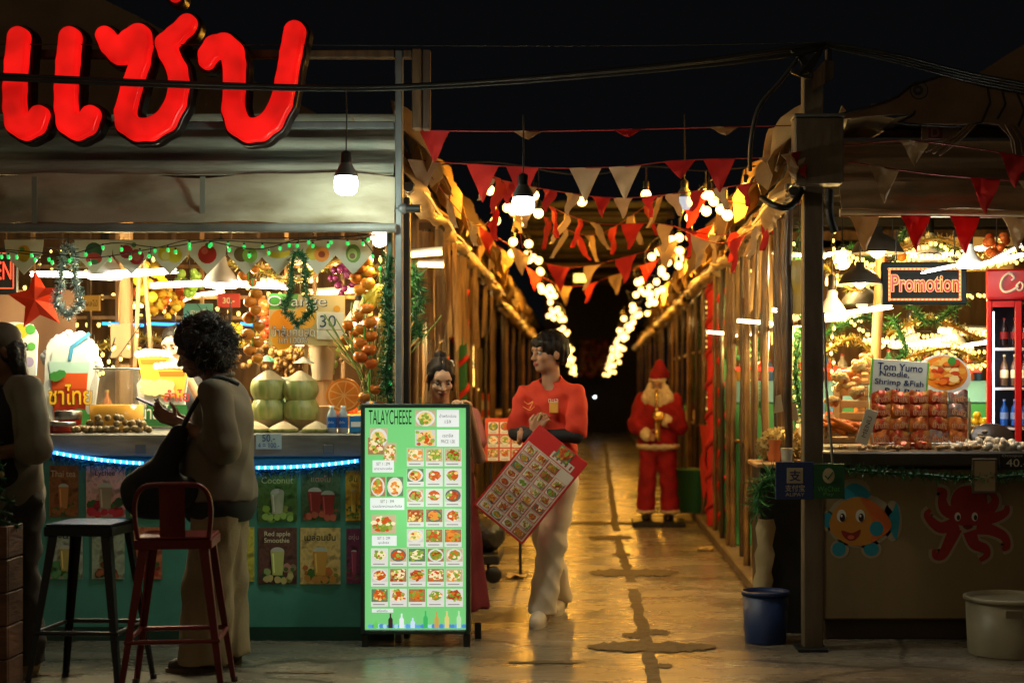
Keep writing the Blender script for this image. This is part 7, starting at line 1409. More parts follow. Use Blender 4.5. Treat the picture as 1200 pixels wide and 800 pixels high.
def shoe(par, T, p, yaw, mt, sole, s=1.0, pitch=0):
    R = (Matrix.Rotation(yaw,3,'Z')@Matrix.Rotation(pitch,3,'X')); q = lambda x,y,z: tuple(V3(p)+R@V3((x*s,y*s,z*s)))
    lo = [min(q(a,b,c)[i] for a in(-.1,.1) for b in (-.24,.12) for c in (-.02,.16)) for i in range(3)]; hi = [max(q(a,b,c)[i] for a in(-.1,.1) for b in (-.24,.12) for c in (-.02,.16)) for i in range(3)]
    S = SDF(lo, hi, .005); S.cap(q(0,.04,.045),q(0,-.10,.036),.042*s,.040*s,.02); S.cap(q(0,-.10,.036),q(0,-.15,.030),.042*s,.034*s,.02); S.cap(q(0,.035,.05),q(0,.03,.10),.042*s,.040*s,.02); S.cap(q(0,.02,.06),q(0,-.07,.05),.043*s,.04*s,.02)
    if not pitch: S.cut(2, p[2]+.012)
    o = sdf_obj(S, 'shoe', par, mt, T)
    m = MB(); m.M = T@Matrix.Translation(p)@R.to_4x4(); g = [(.036*s*math.cos(a)*(1.15 if math.sin(a)<0 else 1), (-.055+.135*math.sin(a))*s) for a in [2*PI*i/22 for i in range(22)]]
    m.add([(x*1.08,y*1.02,.0) for x,y in g]+[(x*1.16,y*1.05,.022*s) for x,y in g], [(i,(i+1)%22,(i+1)%22+22,i+22) for i in range(22)]+[tuple(range(22))[::-1], tuple(range(22,44))], sole); m.build('sole', o)
    m = MB(); m.M = T@Matrix.Translation(p)@R.to_4x4()
    for k in range(4): m.tube([(-.022*s,(-.045-.02*k)*s,(.088-.006*k)*s),(0,(-.05-.02*k)*s,(.096-.006*k)*s),(.022*s,(-.045-.02*k)*s,(.088-.006*k)*s)],.003,sole,5)
    m.build('lace', o)
CANV = mk('white_canvas',(.62,.56,.44),.8,c2=(.5,.44,.33),scale=14); RUB = mk('white_rubber',(.60,.55,.45),.5)
shoe(t, T, (-.035,-.06,.0), math.radians(8), CANV, RUB); shoe(t, T, (-.115,.44,.0), math.radians(10), CANV, RUB)
# hair: bowl fringe
S = SDF((hc[0]-.16,hc[1]-.17,hc[2]-.14),(hc[0]+.16,hc[1]+.17,hc[2]+.18),.0045); q = lambda x,y,z: tuple(V3(hc)+Rh@V3((x,y,z)))
S.ell(q(0,.020,.048),(.089,.106,.094),.02,Rh); S.ell(q(0,.062,-.005),(.078,.064,.078),.03,Rh); S.ell(q(0,-.070,.060),(.068,.036,.036),.02,Rh)
S.ell(q(0,-.115,-.045),(.075,.080,.082),.012,Rh,'s'); 
for sx in (-1,1): S.ell(q(sx*.085,-.01,-.045),(.035,.035,.052),.012,Rh,'s')
S.cap(q(0,.03,-.20),q(0,.03,-.085),.08,.06,.01,'s'); S.wrinkle(.0022, lambda x,y,z: np.sin(x*170+y*120)+np.sin(z*60+x*90)); sdf_obj(S, 'hair', t, HAIR, T, smooth_iter=0)
m = MB(); m.M = T
for (pts,c) in ([((-.12,-.112,1.30),(-.09,-.122,1.285),(-.06,-.122,1.30),(-.08,-.123,1.26)),(.75,.35,.08)],[((-.13,-.106,1.27),(-.08,-.124,1.25),(-.05,-.125,1.27)),(.75,.35,.08)]): m.tube(crv(pts,5),.0022,flat(c),5)
m.build('shirt_print', t)
m = MB(); m.M = T; m.bbox(.045,.10,-.135,-.128,1.235,1.30,flat((.65,.30,.04)),.002); m.text('ทะเล',(.072,-.136,1.305),.022,flat((.65,.6,.5)),width=.06); m.build('shirt_print', t)
m = MB(); m.M = T; m.tube([(.0,-.19,1.19),(.02,-.20,1.235)],.007,flat((.6,.45,.2)),6); m.build('rolled_ticket', None, 'small rolled card pinched in the hand of the man in red', 'card')
# tilted red menu board under his arms
t = thing('menu_board', 'red menu board tilted corner down under the crossed arms of the man', 'menu board', P(622,566,8.68)); s = 8.68/F; MM = Matrix.Translation(P(622,567,8.68))@Matrix.Rotation(math.radians(-8),4,'X')@Matrix.Rotation(math.radians(-51),4,'Y'); REDB = mk('red_board_print',(.55,.02,.018),.4)
m = MB(); m.M = MM; hw, hh = 61*s, 37*s; m.bbox(-hw,hw,0,.012,-hh,hh,REDB,.003); m.build('board', t)
m = MB(); m.M = MM; m.box(-hw+.012,hw*.62,-.0012,-.0004,-hh+.012,hh-.012,flat((.60,.50,.42))); m.build('menu_grid', t)
nx, ny = 8, 4
for i in range(nx):
    for j in range(ny):
        if i == nx-1 and j in (0,): continue
        m = MB(); m.M = MM; w = (hw*1.62-.02)/nx; h = (2*hh-.03)/ny; x = -hw+.015+w*(i+.5); z = -hh+.015+h*(j+.5); m.prism([(x-w*.46,z-h*.44),(x+w*.46,z-h*.44),(x+w*.46,z+h*.44),(x-w*.46,z+h*.44)],-.002,-.002,REDB); dish(m,x,z,w*.82,h*.80,-.0025,i*11+j+900,card=False,cap=False); m.prism([(x+w*.28,z-h*.4),(x+w*.42,z-h*.4),(x+w*.42,z+h*.4),(x+w*.28,z+h*.4)],-.0085,-.0085,flat((.60,.54,.45))); m.build('dish_photo', t)
m = MB(); m.M = MM; m.prism([(hw*.64,-hh*.75),(hw*.78,-hh*.75),(hw*.78,hh*.1),(hw*.64,hh*.1)],-.002,-.002,flat((.62,.58,.5))); dish(m,hw*.84,-hh*.25,.085,.10,-.003,77,card=False,cap=False)
for k in range(5): m.prism([(hw*.665+.006*k*0+.012*0,-hh*.70+.03*k),(hw*.755,-hh*.70+.03*k),(hw*.755,-hh*.70+.03*k+.012),(hw*.665,-hh*.70+.03*k+.012)],-.003,-.003,flat((.45,.05,.04)))
m.build('price_block', t)
def strands(par, T, q, rad, cen, n, seed, mt, th=(.15,1.5), front=.95, r=.0017):
    m = MB(); m.M = T; g = random.Random(seed)
    for i in range(n):
        az = g.uniform(0,6.28); fr = max(0, -math.sin(az)); t1 = th[1]-(th[1]-front)*fr**.7+g.uniform(-.12,.14); t0 = g.uniform(th[0],.7); pts = []
        for k in range(7): a = t0+(t1-t0)*k/6; z_ = az+.10*math.sin(k*.8+i); l = 1.012+.012*g.random(); pts.append(q(cen[0]+rad[0]*l*math.sin(a)*math.cos(z_), cen[1]+rad[1]*l*math.sin(a)*math.sin(z_), cen[2]+rad[2]*l*math.cos(a)))
        m.tube(pts, [r*.9]*5+[r*.7,r*.3], mt, 3, caps=False)
    o = m.build('hair_strand', par); o['kind'] = 'stuff'
q = lambda x,y,z: tuple(V3((.0,-.03,1.578))+rotz(math.radians(-38))@V3((x,y,z)))
strands(t_man, frame((-.225, 9.0, 0), math.radians(-20)), q, (.089,.106,.094), (0,.020,.048), 420, 4, HAIR, front=1.12)
# ---------------- young woman leaning on the light box
T = frame((-.835, 8.72, 0), math.radians(4)); t = thing('person', 'young woman with tied up hair leaning over the green menu box', 'person', (-.835, 8.72, 0))
Rh = rotz(math.radians(12))@Matrix.Rotation(math.radians(20),3,'X'); hc = (-.005,-.07,1.432)
rs, re, rw = (.165,-.01,1.21),(.215,-.10,.985),(.150,-.375,1.285); ls, le, lw = (-.165,-.01,1.225),(-.21,-.12,1.0),(-.10,-.34,1.05)
S = SDF((-.32,-.52,.02),(.36,.30,1.60),.0052); hp = head_prims(S, hc, Rh, .97, True); S.cap((0,.0,1.24),(-.004,-.055,1.37),.047,.044,.03)
S.ell((0,.0,1.10),(.14,.08,.16)); S.ell((.03,.04,.88),(.12,.09,.14)); 
for a,b,c in ((rs,re,rw),(ls,le,lw)): S.cap(a,b,.041,.032,.02); S.cap(b,c,.032,.023,.015)
hand(S, rw, (-.45,-.85,.22), (0,-.35,-1), (-.8,.45,0), .42, .95); hand(S, lw, (.3,-.9,.1),(0,0,-1),(1,.2,0),.5,.92)
for sx in (-1,1): S.chain(((.05+sx*.07,.04,.84),(.055+sx*.065,.0,.45),(.06+sx*.075,.03,.06)),(.075,.05,.033)); S.ell((.06+sx*.075,-.04,.035),(.036,.09,.03),.03)
SKF = mk('warm_skin',(.56,.33,.20),.48,c2=(.50,.28,.165),scale=12,spec=.35)
sdf_obj(S, 'body', t, [SKF, LIP], T, lips_pick(hp, Rh)); eyes(t, hp, Rh, T, .95, (.1,-.5))
S = SDF((-.30,-.22,.80),(.34,.24,1.34),.0065); S.ell((0,.0,1.11),(.165,.105,.17),.03); S.ell((.03,.03,.92),(.15,.11,.15),.05); S.cap((-.14,0,1.205),(.14,0,1.20),.056,.056,.04)
for a,b in ((rs,re),(ls,le)): a,b=V3(a),V3(b); S.cap(a,a.lerp(b,.6),.058,.062,.03)
S.cap((0,-.03,1.26),(0,-.06,1.36),.062,.08,.006,'s'); S.cut(2,.83); S.wrinkle(.005,folds(18,14,24,13)); sdf_obj(S,'blouse',t,mk('dusty_pink_blouse',(.42,.13,.10),.8,c2=(.35,.10,.08),scale=6),T)
S = SDF((-.22,-.22,.04),(.36,.30,.95),.008); S.chain(((.04,.03,.86),(.06,.03,.50),(.085,.03,.14)),(.145,.165,.185),.03); S.cut(2,.13); S.cut(2,.92,'below'); S.wrinkle(.009,lambda x,y,z: np.sin(np.arctan2(y-.03,x-.06)*9+z*3)*np.clip(1.0-z,0,1)); sdf_obj(S,'skirt',t,mk('maroon_skirt',(.20,.02,.03),.85,c2=(.13,.012,.02),scale=6),T)
S = SDF((hc[0]-.15,hc[1]-.15,hc[2]-.15),(hc[0]+.15,hc[1]+.17,hc[2]+.2),.0045); q = lambda x,y,z: tuple(V3(hc)+Rh@V3((x*.97,y*.97,z*.97)))
S.ell(q(0,.022,.043),(.0775,.092,.083),.02,Rh); S.ell(q(0,.07,-.0),(.062,.05,.065),.03,Rh); S.ell(q(0,-.100,-.030),(.064,.070,.094),.014,Rh,'s'); S.ell(q(0,.055,.120),(.036,.034,.028),.01,Rh); S.cap(q(0,-.09,.10),q(0,.06,.135),.004,.003,.004,'s')
for sx in (-1,1): S.cap(q(sx*.068,-.035,.03),q(sx*.070,-.03,-.06),.011,.006,.015)
S.wrinkle(.0018,lambda x,y,z: np.sin(x*190)+np.sin(y*80+z*70)); sdf_obj(S,'hair',t,HAIR,T,smooth_iter=0)
m = MB(); m.M = T; m.ball(q(.062,.02,.095),.012,WHITE,8,6); m.ball(q(.070,.01,.078),.010,WHITE,8,6); m.build('hair_clip',t)
# ---------------- curly haired woman with phone, in profile
T = frame((-1.845, 7.6, 0), math.radians(-88)); t = thing('person', 'curly haired woman in brown shirt looking down at her phone', 'person', (-1.845, 7.6, 0))
Rh = Matrix.Rotation(math.radians(16),3,'X'); hc = (0,-.085,1.555)
ns, ne, nw = (.185,.03,1.355),(.225,.085,1.10),(.10,-.17,1.215); fs_, fe, fw = (-.185,.03,1.355),(-.22,.06,1.10),(-.09,-.19,1.22)
S = SDF((-.32,-.42,.02),(.32,.30,1.72),.0055); hp = head_prims(S, hc, Rh, 1.02, True); S.cap((0,.01,1.38),(0,-.04,1.50),.058,.052,.03); S.ell((0,.02,1.2),(.15,.11,.2)); S.ell((0,.0,.95),(.15,.12,.2))
for a,b,c in ((ns,ne,nw),(fs_,fe,fw)): S.cap(a,b,.05,.042,.02); S.cap(b,c,.043,.029,.015)
hand(S, nw, (-.35,-.85,.40), (-.35,.1,.9), (-.6,.3,.6), .30, 1.0); hand(S, fw, (.25,-.85,.42), (.35,.1,.9), (.6,.3,.6), .45, 1.0)
for sx in (-1,1): S.chain(((sx*.08,.02,.82),(sx*.085,.0,.45),(sx*.09,.02,.08)),(.08,.05,.035))
sdf_obj(S, 'body', t, [SKIN2, LIP], T, lips_pick(hp, Rh)); eyes(t, hp, Rh, T, 1, (0,-.5))
S = SDF((-.36,-.30,.66),(.36,.34,1.46),.006); S.ell((0,.035,1.20),(.20,.150,.23),.04); S.ell((0,.0,1.0),(.205,.175,.22),.06); S.ell((0,.02,.84),(.225,.185,.20),.05); S.cap((-.14,.03,1.36),(.14,.03,1.36),.068,.068,.05)
for a,b,c in ((ns,ne,nw),(fs_,fe,fw)): a,b,c=V3(a),V3(b),V3(c); S.cap(a,b,.074,.078,.010); S.cap(b,b.lerp(c,.22),.078,.072,.02)
S.cap((0,-.02,1.40),(0,-.05,1.52),.066,.085,.006,'s'); S.cut(2,.835); S.wrinkle(.0075,folds(34,30,20,23)); sdf_obj(S,'shirt',t,mk('brown_linen_shirt',(.145,.118,.082),.9,c2=(.11,.088,.06),scale=6),T)
S = SDF((-.30,-.26,.66),(.30,.28,1.0),.008); S.ell((0,.018,.82),(.222,.182,.16),.02); S.cut(2,.725); sdf_obj(S,'undershirt',t,mk('black_cotton',(.014,.012,.011),.85),T)
S = SDF((-.30,-.24,.02),(.30,.28,.86),.008); S.ell((0,.02,.78),(.18,.15,.1),.02)
for sx in (-1,1): S.chain(((sx*.085,.02,.76),(sx*.09,-.02*sx,.42),(sx*.09,-.03*sx,.06)),(.118,.115,.125),.03)
S.cut(2,.05); S.wrinkle(.010,folds(34,30,12,29)); sdf_obj(S,'trousers',t,mk('beige_wide_trousers',(.27,.20,.115),.85,c2=(.21,.155,.085),scale=5,bump=.15,bscale=50),T)
DSH = mk('dark_sandal',(.05,.035,.025),.6)
for sx in (-1,1): shoe(t, T, (sx*.10,-.03*sx,.0), math.radians(4*sx), DSH, mk('brown_sole',(.16,.10,.05),.6), .98)
S = SDF((-.22,-.26,1.34),(.22,.26,1.84),.006); r = random.Random(5); q = lambda x,y,z: tuple(V3(hc)+Rh@V3((x,y,z)))
S.ell(q(0,.035,.045),(.095,.105,.098),.03,Rh); S.ell(q(0,.085,-.02),(.105,.080,.11),.04,Rh); S.ell(q(0,.03,.125),(.055,.06,.05),.03,Rh)
for i in range(60):
    a = r.uniform(0,6.28); b = math.asin(r.uniform(-.8,1)); p = V3((.115*math.cos(b)*math.cos(a), .045+.125*math.cos(b)*math.sin(a), .03+.125*math.sin(b)))
    if p.y < -.03 and p.z < .07: continue
    S.ell(q(*p), [r.uniform(.018,.034)]*3, .035)
S.ell(q(0,-.12,-.05),(.09,.088,.098),.016,Rh,'s'); S.wrinkle(.003,lambda x,y,z: np.sin(x*140+3*np.sin(z*60))*np.sin(y*150+2*np.sin(x*70))*np.sin(z*150)); sdf_obj(S,'hair',t,HAIRB,T,smooth_iter=0)
m = MB(); m.M = T; rr = random.Random(3)       # loose curls breaking the outline
for i in range(1500):
    a = rr.uniform(0,6.28); b = math.asin(rr.uniform(-.8,1)); d = V3((math.cos(b)*math.cos(a),math.cos(b)*math.sin(a),math.sin(b))); 
    if d.y < -.25 and d.z < .5: continue
    p = V3(hc)+Rh@(V3((d.x*.115,.045+d.y*.122,.03+d.z*.122))); pts = [p]
    for k in range(5): p = p+d*.008+V3((rr.gauss(0,.010),rr.gauss(0,.010),rr.gauss(-.004,.010))); pts.append(p)
    m.tube(crv(pts,2),.0019,HAIRB,3,caps=False)
o = m.build('loose_curls',t); o['kind']='stuff'
BRN = _MC['brown_linen_shirt']
m = MB(); m.M = T; m.tube([(.075*math.cos(a),.02+.062*math.sin(a),1.432+.02*math.sin(a)) for a in [2*PI*i/20 for i in range(20)]],.013,BRN,7,closed=True); m.build('collar',t)
for e_2,w_2 in ((ne,nw),(fe,fw)):
    c0 = V3(e_2).lerp(V3(w_2),.24); d0 = (V3(w_2)-V3(e_2)).normalized(); R0 = d0.to_track_quat('Z','Y').to_matrix(); m = MB(); m.M = T; m.lathe(c0,[(.060,-.018),(.072,-.016),(.074,.014),(.066,.02),(.054,.016)],BRN,16,R=R0); m.build('cuff',t)
t2 = thing('phone','dark smartphone held level in the hands of the curly haired woman','phone',T@V3((0,-.30,1.285))); m = MB(); m.M = T@Matrix.Translation((0.0,-.315,1.300))@Matrix.Rotation(math.radians(-24),4,'X'); m.bbox(-.037,.037,-.078,.078,-.004,.004,BLACK,.003); m.build('phone_body',t2); m = MB(); m.M = T@Matrix.Translation((0.0,-.315,1.300))@Matrix.Rotation(math.radians(-24),4,'X'); m.box(-.034,.034,-.074,.074,.0042,.0046,mk('phone_screen',(.02,.02,.03),.1,emit=(.5,.6,.8),estr=.5)); m.build('screen',t2)
t2 = thing('shoulder_bag','black slouchy bag hanging in front of the curly haired woman','bag',T@V3((.16,-.25,.75))); S = SDF((-.02,-.46,.72),(.34,.06,1.26),.007); S.ell((.16,-.27,.88),(.085,.155,.13),.04); S.cap((.17,-.14,1.16),(.17,-.26,.92),.045,.085,.05); S.cap((.17,-.10,.88),(.17,-.32,.84),.075,.075,.04); S.wrinkle(.006,folds(20,20,22,44)); sdf_obj(S,'bag_body',t2,mk('black_canvas_bag',(.010,.010,.011),.8,bump=.3,scale=40),T)
m = MB(); m.M = T; m.tube(crv([(.19,-.13,1.17),(.21,-.06,1.30),(.17,.03,1.43),(.10,.13,1.40)]),.012,mk('black_strap',(.012,.012,.012),.7),6); m.build('strap',t2)
# ---------------- customer with cap at the left edge
T = frame((-2.80, 7.45, 0), math.radians(-52)); t = thing('person', 'customer in cap and beige shirt standing at the left edge', 'person', (-2.80, 7.45, 0))
Rh = rotz(math.radians(-8))@Matrix.Rotation(math.radians(16),3,'X'); hc = (0,-.055,1.555)
ns, ne, nw = (.19,.02,1.375),(.245,.04,1.10),(.10,-.20,1.06); fs_, fe, fw = (-.19,.02,1.375),(-.24,.02,1.10),(-.08,-.22,1.05)
S = SDF((-.32,-.40,.02),(.32,.28,1.72),.006); hp = head_prims(S, hc, Rh); S.cap((0,.01,1.39),(0,-.03,1.50),.055,.05,.03); S.ell((0,.02,1.2),(.15,.1,.2)); S.ell((0,.0,.95),(.14,.11,.2))
for a,b,c in ((ns,ne,nw),(fs_,fe,fw)): S.cap(a,b,.045,.038,.02); S.cap(b,c,.038,.027,.015)
hand(S,nw,(-.5,-.8,.2),(-.3,0,.9),(-.5,.3,.7),.5); hand(S,fw,(.5,-.8,.2),(.3,0,.9),(.5,.3,.7),.5)
for sx in (-1,1): S.chain(((sx*.08,.02,.84),(sx*.085,-.02,.47),(sx*.09,.02,.08)),(.08,.05,.035))
sdf_obj(S,'body',t,[SKIN2,LIP],T,lips_pick(hp,Rh)); eyes(t,hp,Rh,T,1,(0,-.4))
S = SDF((-.36,-.26,.74),(.36,.28,1.48),.007); S.ell((0,.02,1.22),(.19,.125,.22),.04); S.ell((0,.01,1.0),(.18,.13,.22),.06); S.ell((0,.01,.86),(.185,.135,.14),.05); S.cap((-.15,.02,1.375),(.15,.02,1.375),.066,.066,.05)
for a,b,c in ((ns,ne,nw),(fs_,fe,fw)): a,b,c=V3(a),V3(b),V3(c); S.cap(a,b,.070,.074,.010); S.cap(b,b.lerp(c,.12),.074,.070,.02)
S.cap((0,-.02,1.41),(0,-.05,1.52),.064,.08,.006,'s'); S.cut(2,.80); S.wrinkle(.0065,folds(32,30,22,33)); sdf_obj(S,'shirt',t,mk('beige_cotton_shirt',(.25,.215,.155),.85,c2=(.20,.17,.12),scale=5),T)
S = SDF((-.30,-.26,.80),(.30,.10,1.46),.007); S.ell((0,-.035,1.16),(.165,.125,.24),.03); S.ell((0,-.04,.97),(.17,.14,.16),.04); S.cut(1,.0,'below'); S.wrinkle(.004,folds(14,14,14,3)); sdf_obj(S,'apron',t,mk('black_apron',(.012,.012,.013),.8),T)
S = SDF((-.30,-.26,.02),(.30,.30,.94),.008); S.ell((0,.02,.84),(.165,.125,.11),.02)
for sx in (-1,1): S.chain(((sx*.08,.02,.82),(sx*.095,-.0,.46),(sx*.11,.03,.07)),(.108,.095,.098),.03)
S.cut(2,.06); S.wrinkle(.010,folds(28,28,26,39)); sdf_obj(S,'trousers',t,mk('dark_grey_trousers',(.055,.050,.045),.85,c2=(.04,.036,.032),scale=5),T)
for sx in (-1,1): shoe(t,T,(sx*.115,.02,.0),math.radians(14*sx),mk('tan_sneaker',(.36,.26,.13),.7),mk('pale_sole',(.45,.36,.22),.6))
S = SDF((hc[0]-.17,hc[1]-.28,hc[2]-.1),(hc[0]+.17,hc[1]+.18,hc[2]+.2),.005); q = lambda x,y,z: tuple(V3(hc)+Rh@V3((x,y,z))); S.ell(q(0,.014,.062),(.086,.104,.080),.02,Rh); S.ell(q(0,-.13,.055),(.066,.085,.010),.015,Rh); S.ell(q(0,.01,-.06),(.12,.16,.078),.006,Rh,'s'); sdf_obj(S,'cap',t,mk('brown_cap',(.10,.07,.045),.8,c2=(.07,.05,.03),scale=8),T)
S = SDF((hc[0]-.16,hc[1]-.16,hc[2]-.26),(hc[0]+.16,hc[1]+.18,hc[2]+.12),.005); S.ell(q(0,.045,-.01),(.083,.075,.085),.02,Rh); S.cap(q(.05,.05,-.02),q(.055,.06,-.16),.045,.03,.03); S.cap(q(-.05,.05,-.02),q(-.055,.06,-.16),.045,.03,.03); S.ell(q(0,-.09,-.04),(.075,.075,.10),.015,Rh,'s'); S.wrinkle(.003,lambda x,y,z: np.sin(x*160)+np.sin(y*120)); sdf_obj(S,'hair',t,HAIRB,T,smooth_iter=0)
# ---------------- vendor behind the counter
T = frame((X(208,9.35), 9.35, 0), math.radians(10)); t = thing('person', 'vendor in dark shirt behind the counter touching the face', 'person', (X(208,9.35), 9.35, 0))
Rh = rotz(math.radians(-22))@Matrix.Rotation(math.radians(10),3,'X'); hc = (-.01,-.03,1.632); S = SDF((-.32,-.34,.02),(.32,.26,1.80),.0055); hp = head_prims(S,hc,Rh,.98,True); S.cap((0,.01,1.45),(0,-.01,1.57),.05,.047,.03); S.ell((0,.02,1.26),(.14,.09,.2)); S.ell((0,.01,1.0),(.13,.1,.2))
ns, ne, nw = (.165,.01,1.43),(.20,-.10,1.19),(.075,-.17,1.44); fs_, fe, fw = (-.165,.01,1.43),(-.20,-.02,1.17),(-.14,-.2,1.08)
for a,b,c in ((ns,ne,nw),(fs_,fe,fw)): S.cap(a,b,.04,.034,.02); S.cap(b,c,.034,.024,.015)
hand(S,nw,(-.15,.15,.95),(-.5,.8,0),(-.6,-.5,.1),.35,.92); hand(S,fw,(.1,-.9,-.2),(0,0,-1),(1,0,0),.5,.92)
for sx in (-1,1): S.chain(((sx*.08,.02,.88),(sx*.085,0,.5),(sx*.09,.02,.06)),(.08,.05,.035)); S.ell((sx*.09,-.04,.035),(.036,.09,.03),.03)
sdf_obj(S,'body',t,[SKF,LIP],T,lips_pick(hp,Rh)); eyes(t,hp,Rh,T,.95,(-.1,-.3))
S = SDF((-.30,-.22,.86),(.30,.24,1.54),.007); S.ell((0,.015,1.27),(.17,.115,.20),.04); S.ell((0,.01,1.03),(.165,.12,.22),.06); S.cap((-.14,.01,1.43),(.14,.01,1.43),.058,.058,.05)
for a,b,c in ((ns,ne,nw),(fs_,fe,fw)): a,b=V3(a),V3(b); S.cap(a,a.lerp(b,.75),.062,.06,.03)
S.cap((0,-.02,1.46),(0,-.05,1.57),.06,.08,.006,'s'); S.cut(2,.90); S.wrinkle(.005,folds(16,14,20,53)); sdf_obj(S,'shirt',t,mk('charcoal_shirt',(.035,.035,.04),.85),T)
S = SDF((-.26,-.2,.04),(.26,.24,.98),.009); S.ell((0,.02,.88),(.155,.12,.11),.02)
for sx in (-1,1): S.chain(((sx*.08,.02,.84),(sx*.085,0,.5),(sx*.09,.02,.1)),(.1,.08,.07),.03)
S.cut(2,.09); sdf_obj(S,'trousers',t,mk('black_trousers',(.02,.02,.022),.85),T)
S = SDF((hc[0]-.16,hc[1]-.16,hc[2]-.26),(hc[0]+.16,hc[1]+.18,hc[2]+.2),.005); q = lambda x,y,z: tuple(V3(hc)+Rh@V3((x*.98,y*.98,z*.98))); S.ell(q(0,.022,.042),(.082,.097,.088),.02,Rh); S.ell(q(0,.07,-.06),(.07,.055,.10),.03,Rh); S.ell(q(0,-.105,-.04),(.066,.068,.088),.014,Rh,'s'); S.wrinkle(.002,lambda x,y,z: np.sin(x*170)+np.sin(y*90+z*70)); sdf_obj(S,'hair',t,HAIR,T,smooth_iter=0)
# ---------------- bearded figure in a red suit with saxophone
T = frame((X(771,15.3), 15.3, .05), math.radians(-6)) @ Matrix.Diagonal((.84,.9,1.0,1.0)); t = thing('bearded_statue', 'life size bearded figure in red suit and hat playing a saxophone', 'statue', (X(771,15.3), 15.3, 0))
m = MB(); m.bbox(X(771,15.3)-.26,X(771,15.3)+.26,15.02,15.5,0,.055,BLACK,.01); m.build('base',t)
hc = (0,-.06,1.335); Rh = Matrix.Rotation(math.radians(4),3,'X'); FUR = mk('cream_fur',(.72,.60,.40),.95,c2=(.58,.46,.29),scale=40,bump=.8,bscale=60); SUIT = mk('red_plush_suit',(.30,.006,.012),.9,c2=(.20,.004,.008),scale=7,bump=.3,bscale=60)
la, le, lw = (-.20,0,1.17),(-.265,-.06,.94),(-.10,-.22,.84); ra, re, rw = (.20,0,1.17),(.265,-.06,.93),(.085,-.22,1.00)
S = SDF((-.36,-.36,.0),(.36,.26,1.60),.008); hp = head_prims(S,hc,Rh,1.0); S.ell((0,0,1.0),(.2,.14,.25)); S.cap((0,0,1.15),(0,-.02,1.3),.06,.06)
for a,b,c in ((la,le,lw),(ra,re,rw)): S.cap(a,b,.05,.045,.02); S.cap(b,c,.045,.03,.015)
hand(S,lw,(.6,-.6,-.1),(.2,.8,.1),(.1,.1,1),.7); hand(S,rw,(-.6,-.6,.2),(-.2,.8,0),(.1,.1,1),.7)
for sx in (-1,1): S.chain(((sx*.1,.0,.7),(sx*.115,0,.4),(sx*.125,.0,.08)),(.09,.06,.05))
sdf_obj(S,'body',t,[SKIN,LIP],T,lips_pick(hp,Rh)); eyes(t,hp,Rh,T,1,(0,-.2))
S = SDF((-.38,-.34,.60),(.38,.28,1.34),.009); S.ell((0,.0,1.03),(.225,.165,.26),.05); S.ell((0,-.01,.80),(.245,.185,.2),.05); S.cap((-.17,0,1.17),(.17,0,1.17),.085,.085,.05)
for a,b,c in ((la,le,lw),(ra,re,rw)): a,b,c=V3(a),V3(b),V3(c); S.cap(a,b,.09,.085,.03); S.cap(b,b.lerp(c,.8),.083,.062,.03)
S.cut(2,.72); S.wrinkle(.008,folds(30,26,34,63)); sdf_obj(S,'jacket',t,SUIT,T)
S = SDF((-.34,-.30,.66),(.34,.26,.80),.009); S.ell((0,-.005,.735),(.264,.201,.058),.01); S.wrinkle(.005,lambda x,y,z: np.sin(x*60)*np.sin(y*60)*np.sin(z*60)); sdf_obj(S,'fur_hem',t,FUR,T)
for c_,d_ in ((lw,le),(rw,re)):
    S = SDF([q-.12 for q in c_],[q+.12 for q in c_],.009); c_,d_=V3(c_),V3(d_); p=c_.lerp(d_,.12); S.cap(p,p.lerp(d_,.12),.066,.066,.01); S.wrinkle(.004,lambda x,y,z: np.sin(x*70)*np.sin(y*60)*np.sin(z*70)); sdf_obj(S,'fur_cuff',t,FUR,T)
S = SDF((-.30,-.22,.03),(.30,.22,.84),.009); S.ell((0,0,.72),(.20,.15,.1),.02)
for sx in (-1,1): S.chain(((sx*.10,0,.68),(sx*.125,0,.4),(sx*.145,0,.10)),(.118,.103,.108),.015)
S.cut(2,.075); S.wrinkle(.009,folds(30,26,28,66)); sdf_obj(S,'trousers',t,SUIT,T)
for sx in (-1,1):
    S = SDF((sx*.13-.17,-.17,.01),(sx*.13+.17,.17,.15),.009); S.ell((sx*.145,0,.085),(.122,.125,.034),.01); S.wrinkle(.004,lambda x,y,z: np.sin(x*60)*np.sin(y*60)); sdf_obj(S,'fur_ankle',t,FUR,T)
    S = SDF((sx*.13-.11,-.28,-.0),(sx*.13+.11,.13,.12),.008); S.ell((sx*.13,-.08,.03),(.062,.15,.05),.02); S.cut(2,.006); sdf_obj(S,'boot',t,mk('shiny_black_boot',(.015,.013,.012),.25),T)
q = lambda x,y,z: tuple(V3(hc)+Rh@V3((x,y,z)))
S = SDF((-.26,-.36,1.05),(.26,.16,1.50),.008); S.ell(q(0,-.055,-.125),(.105,.065,.12),.03,Rh); S.ell(q(0,.0,-.13),(.19,.09,.085),.04,Rh)
for sx in (-1,1): S.cap(q(sx*.075,-.02,.02),q(sx*.13,-.02,-.12),.028,.06,.03); S.cap(q(sx*.008,-.105,-.045),q(sx*.055,-.09,-.065),.014,.012,.01)
S.ell(q(0,-.115,-.062),(.026,.03,.010),.006,Rh,'s'); S.wrinkle(.006,lambda x,y,z: np.sin(x*75+np.sin(z*30)*2)*np.sin(z*45+y*30)); sdf_obj(S,'beard',t,FUR,T)
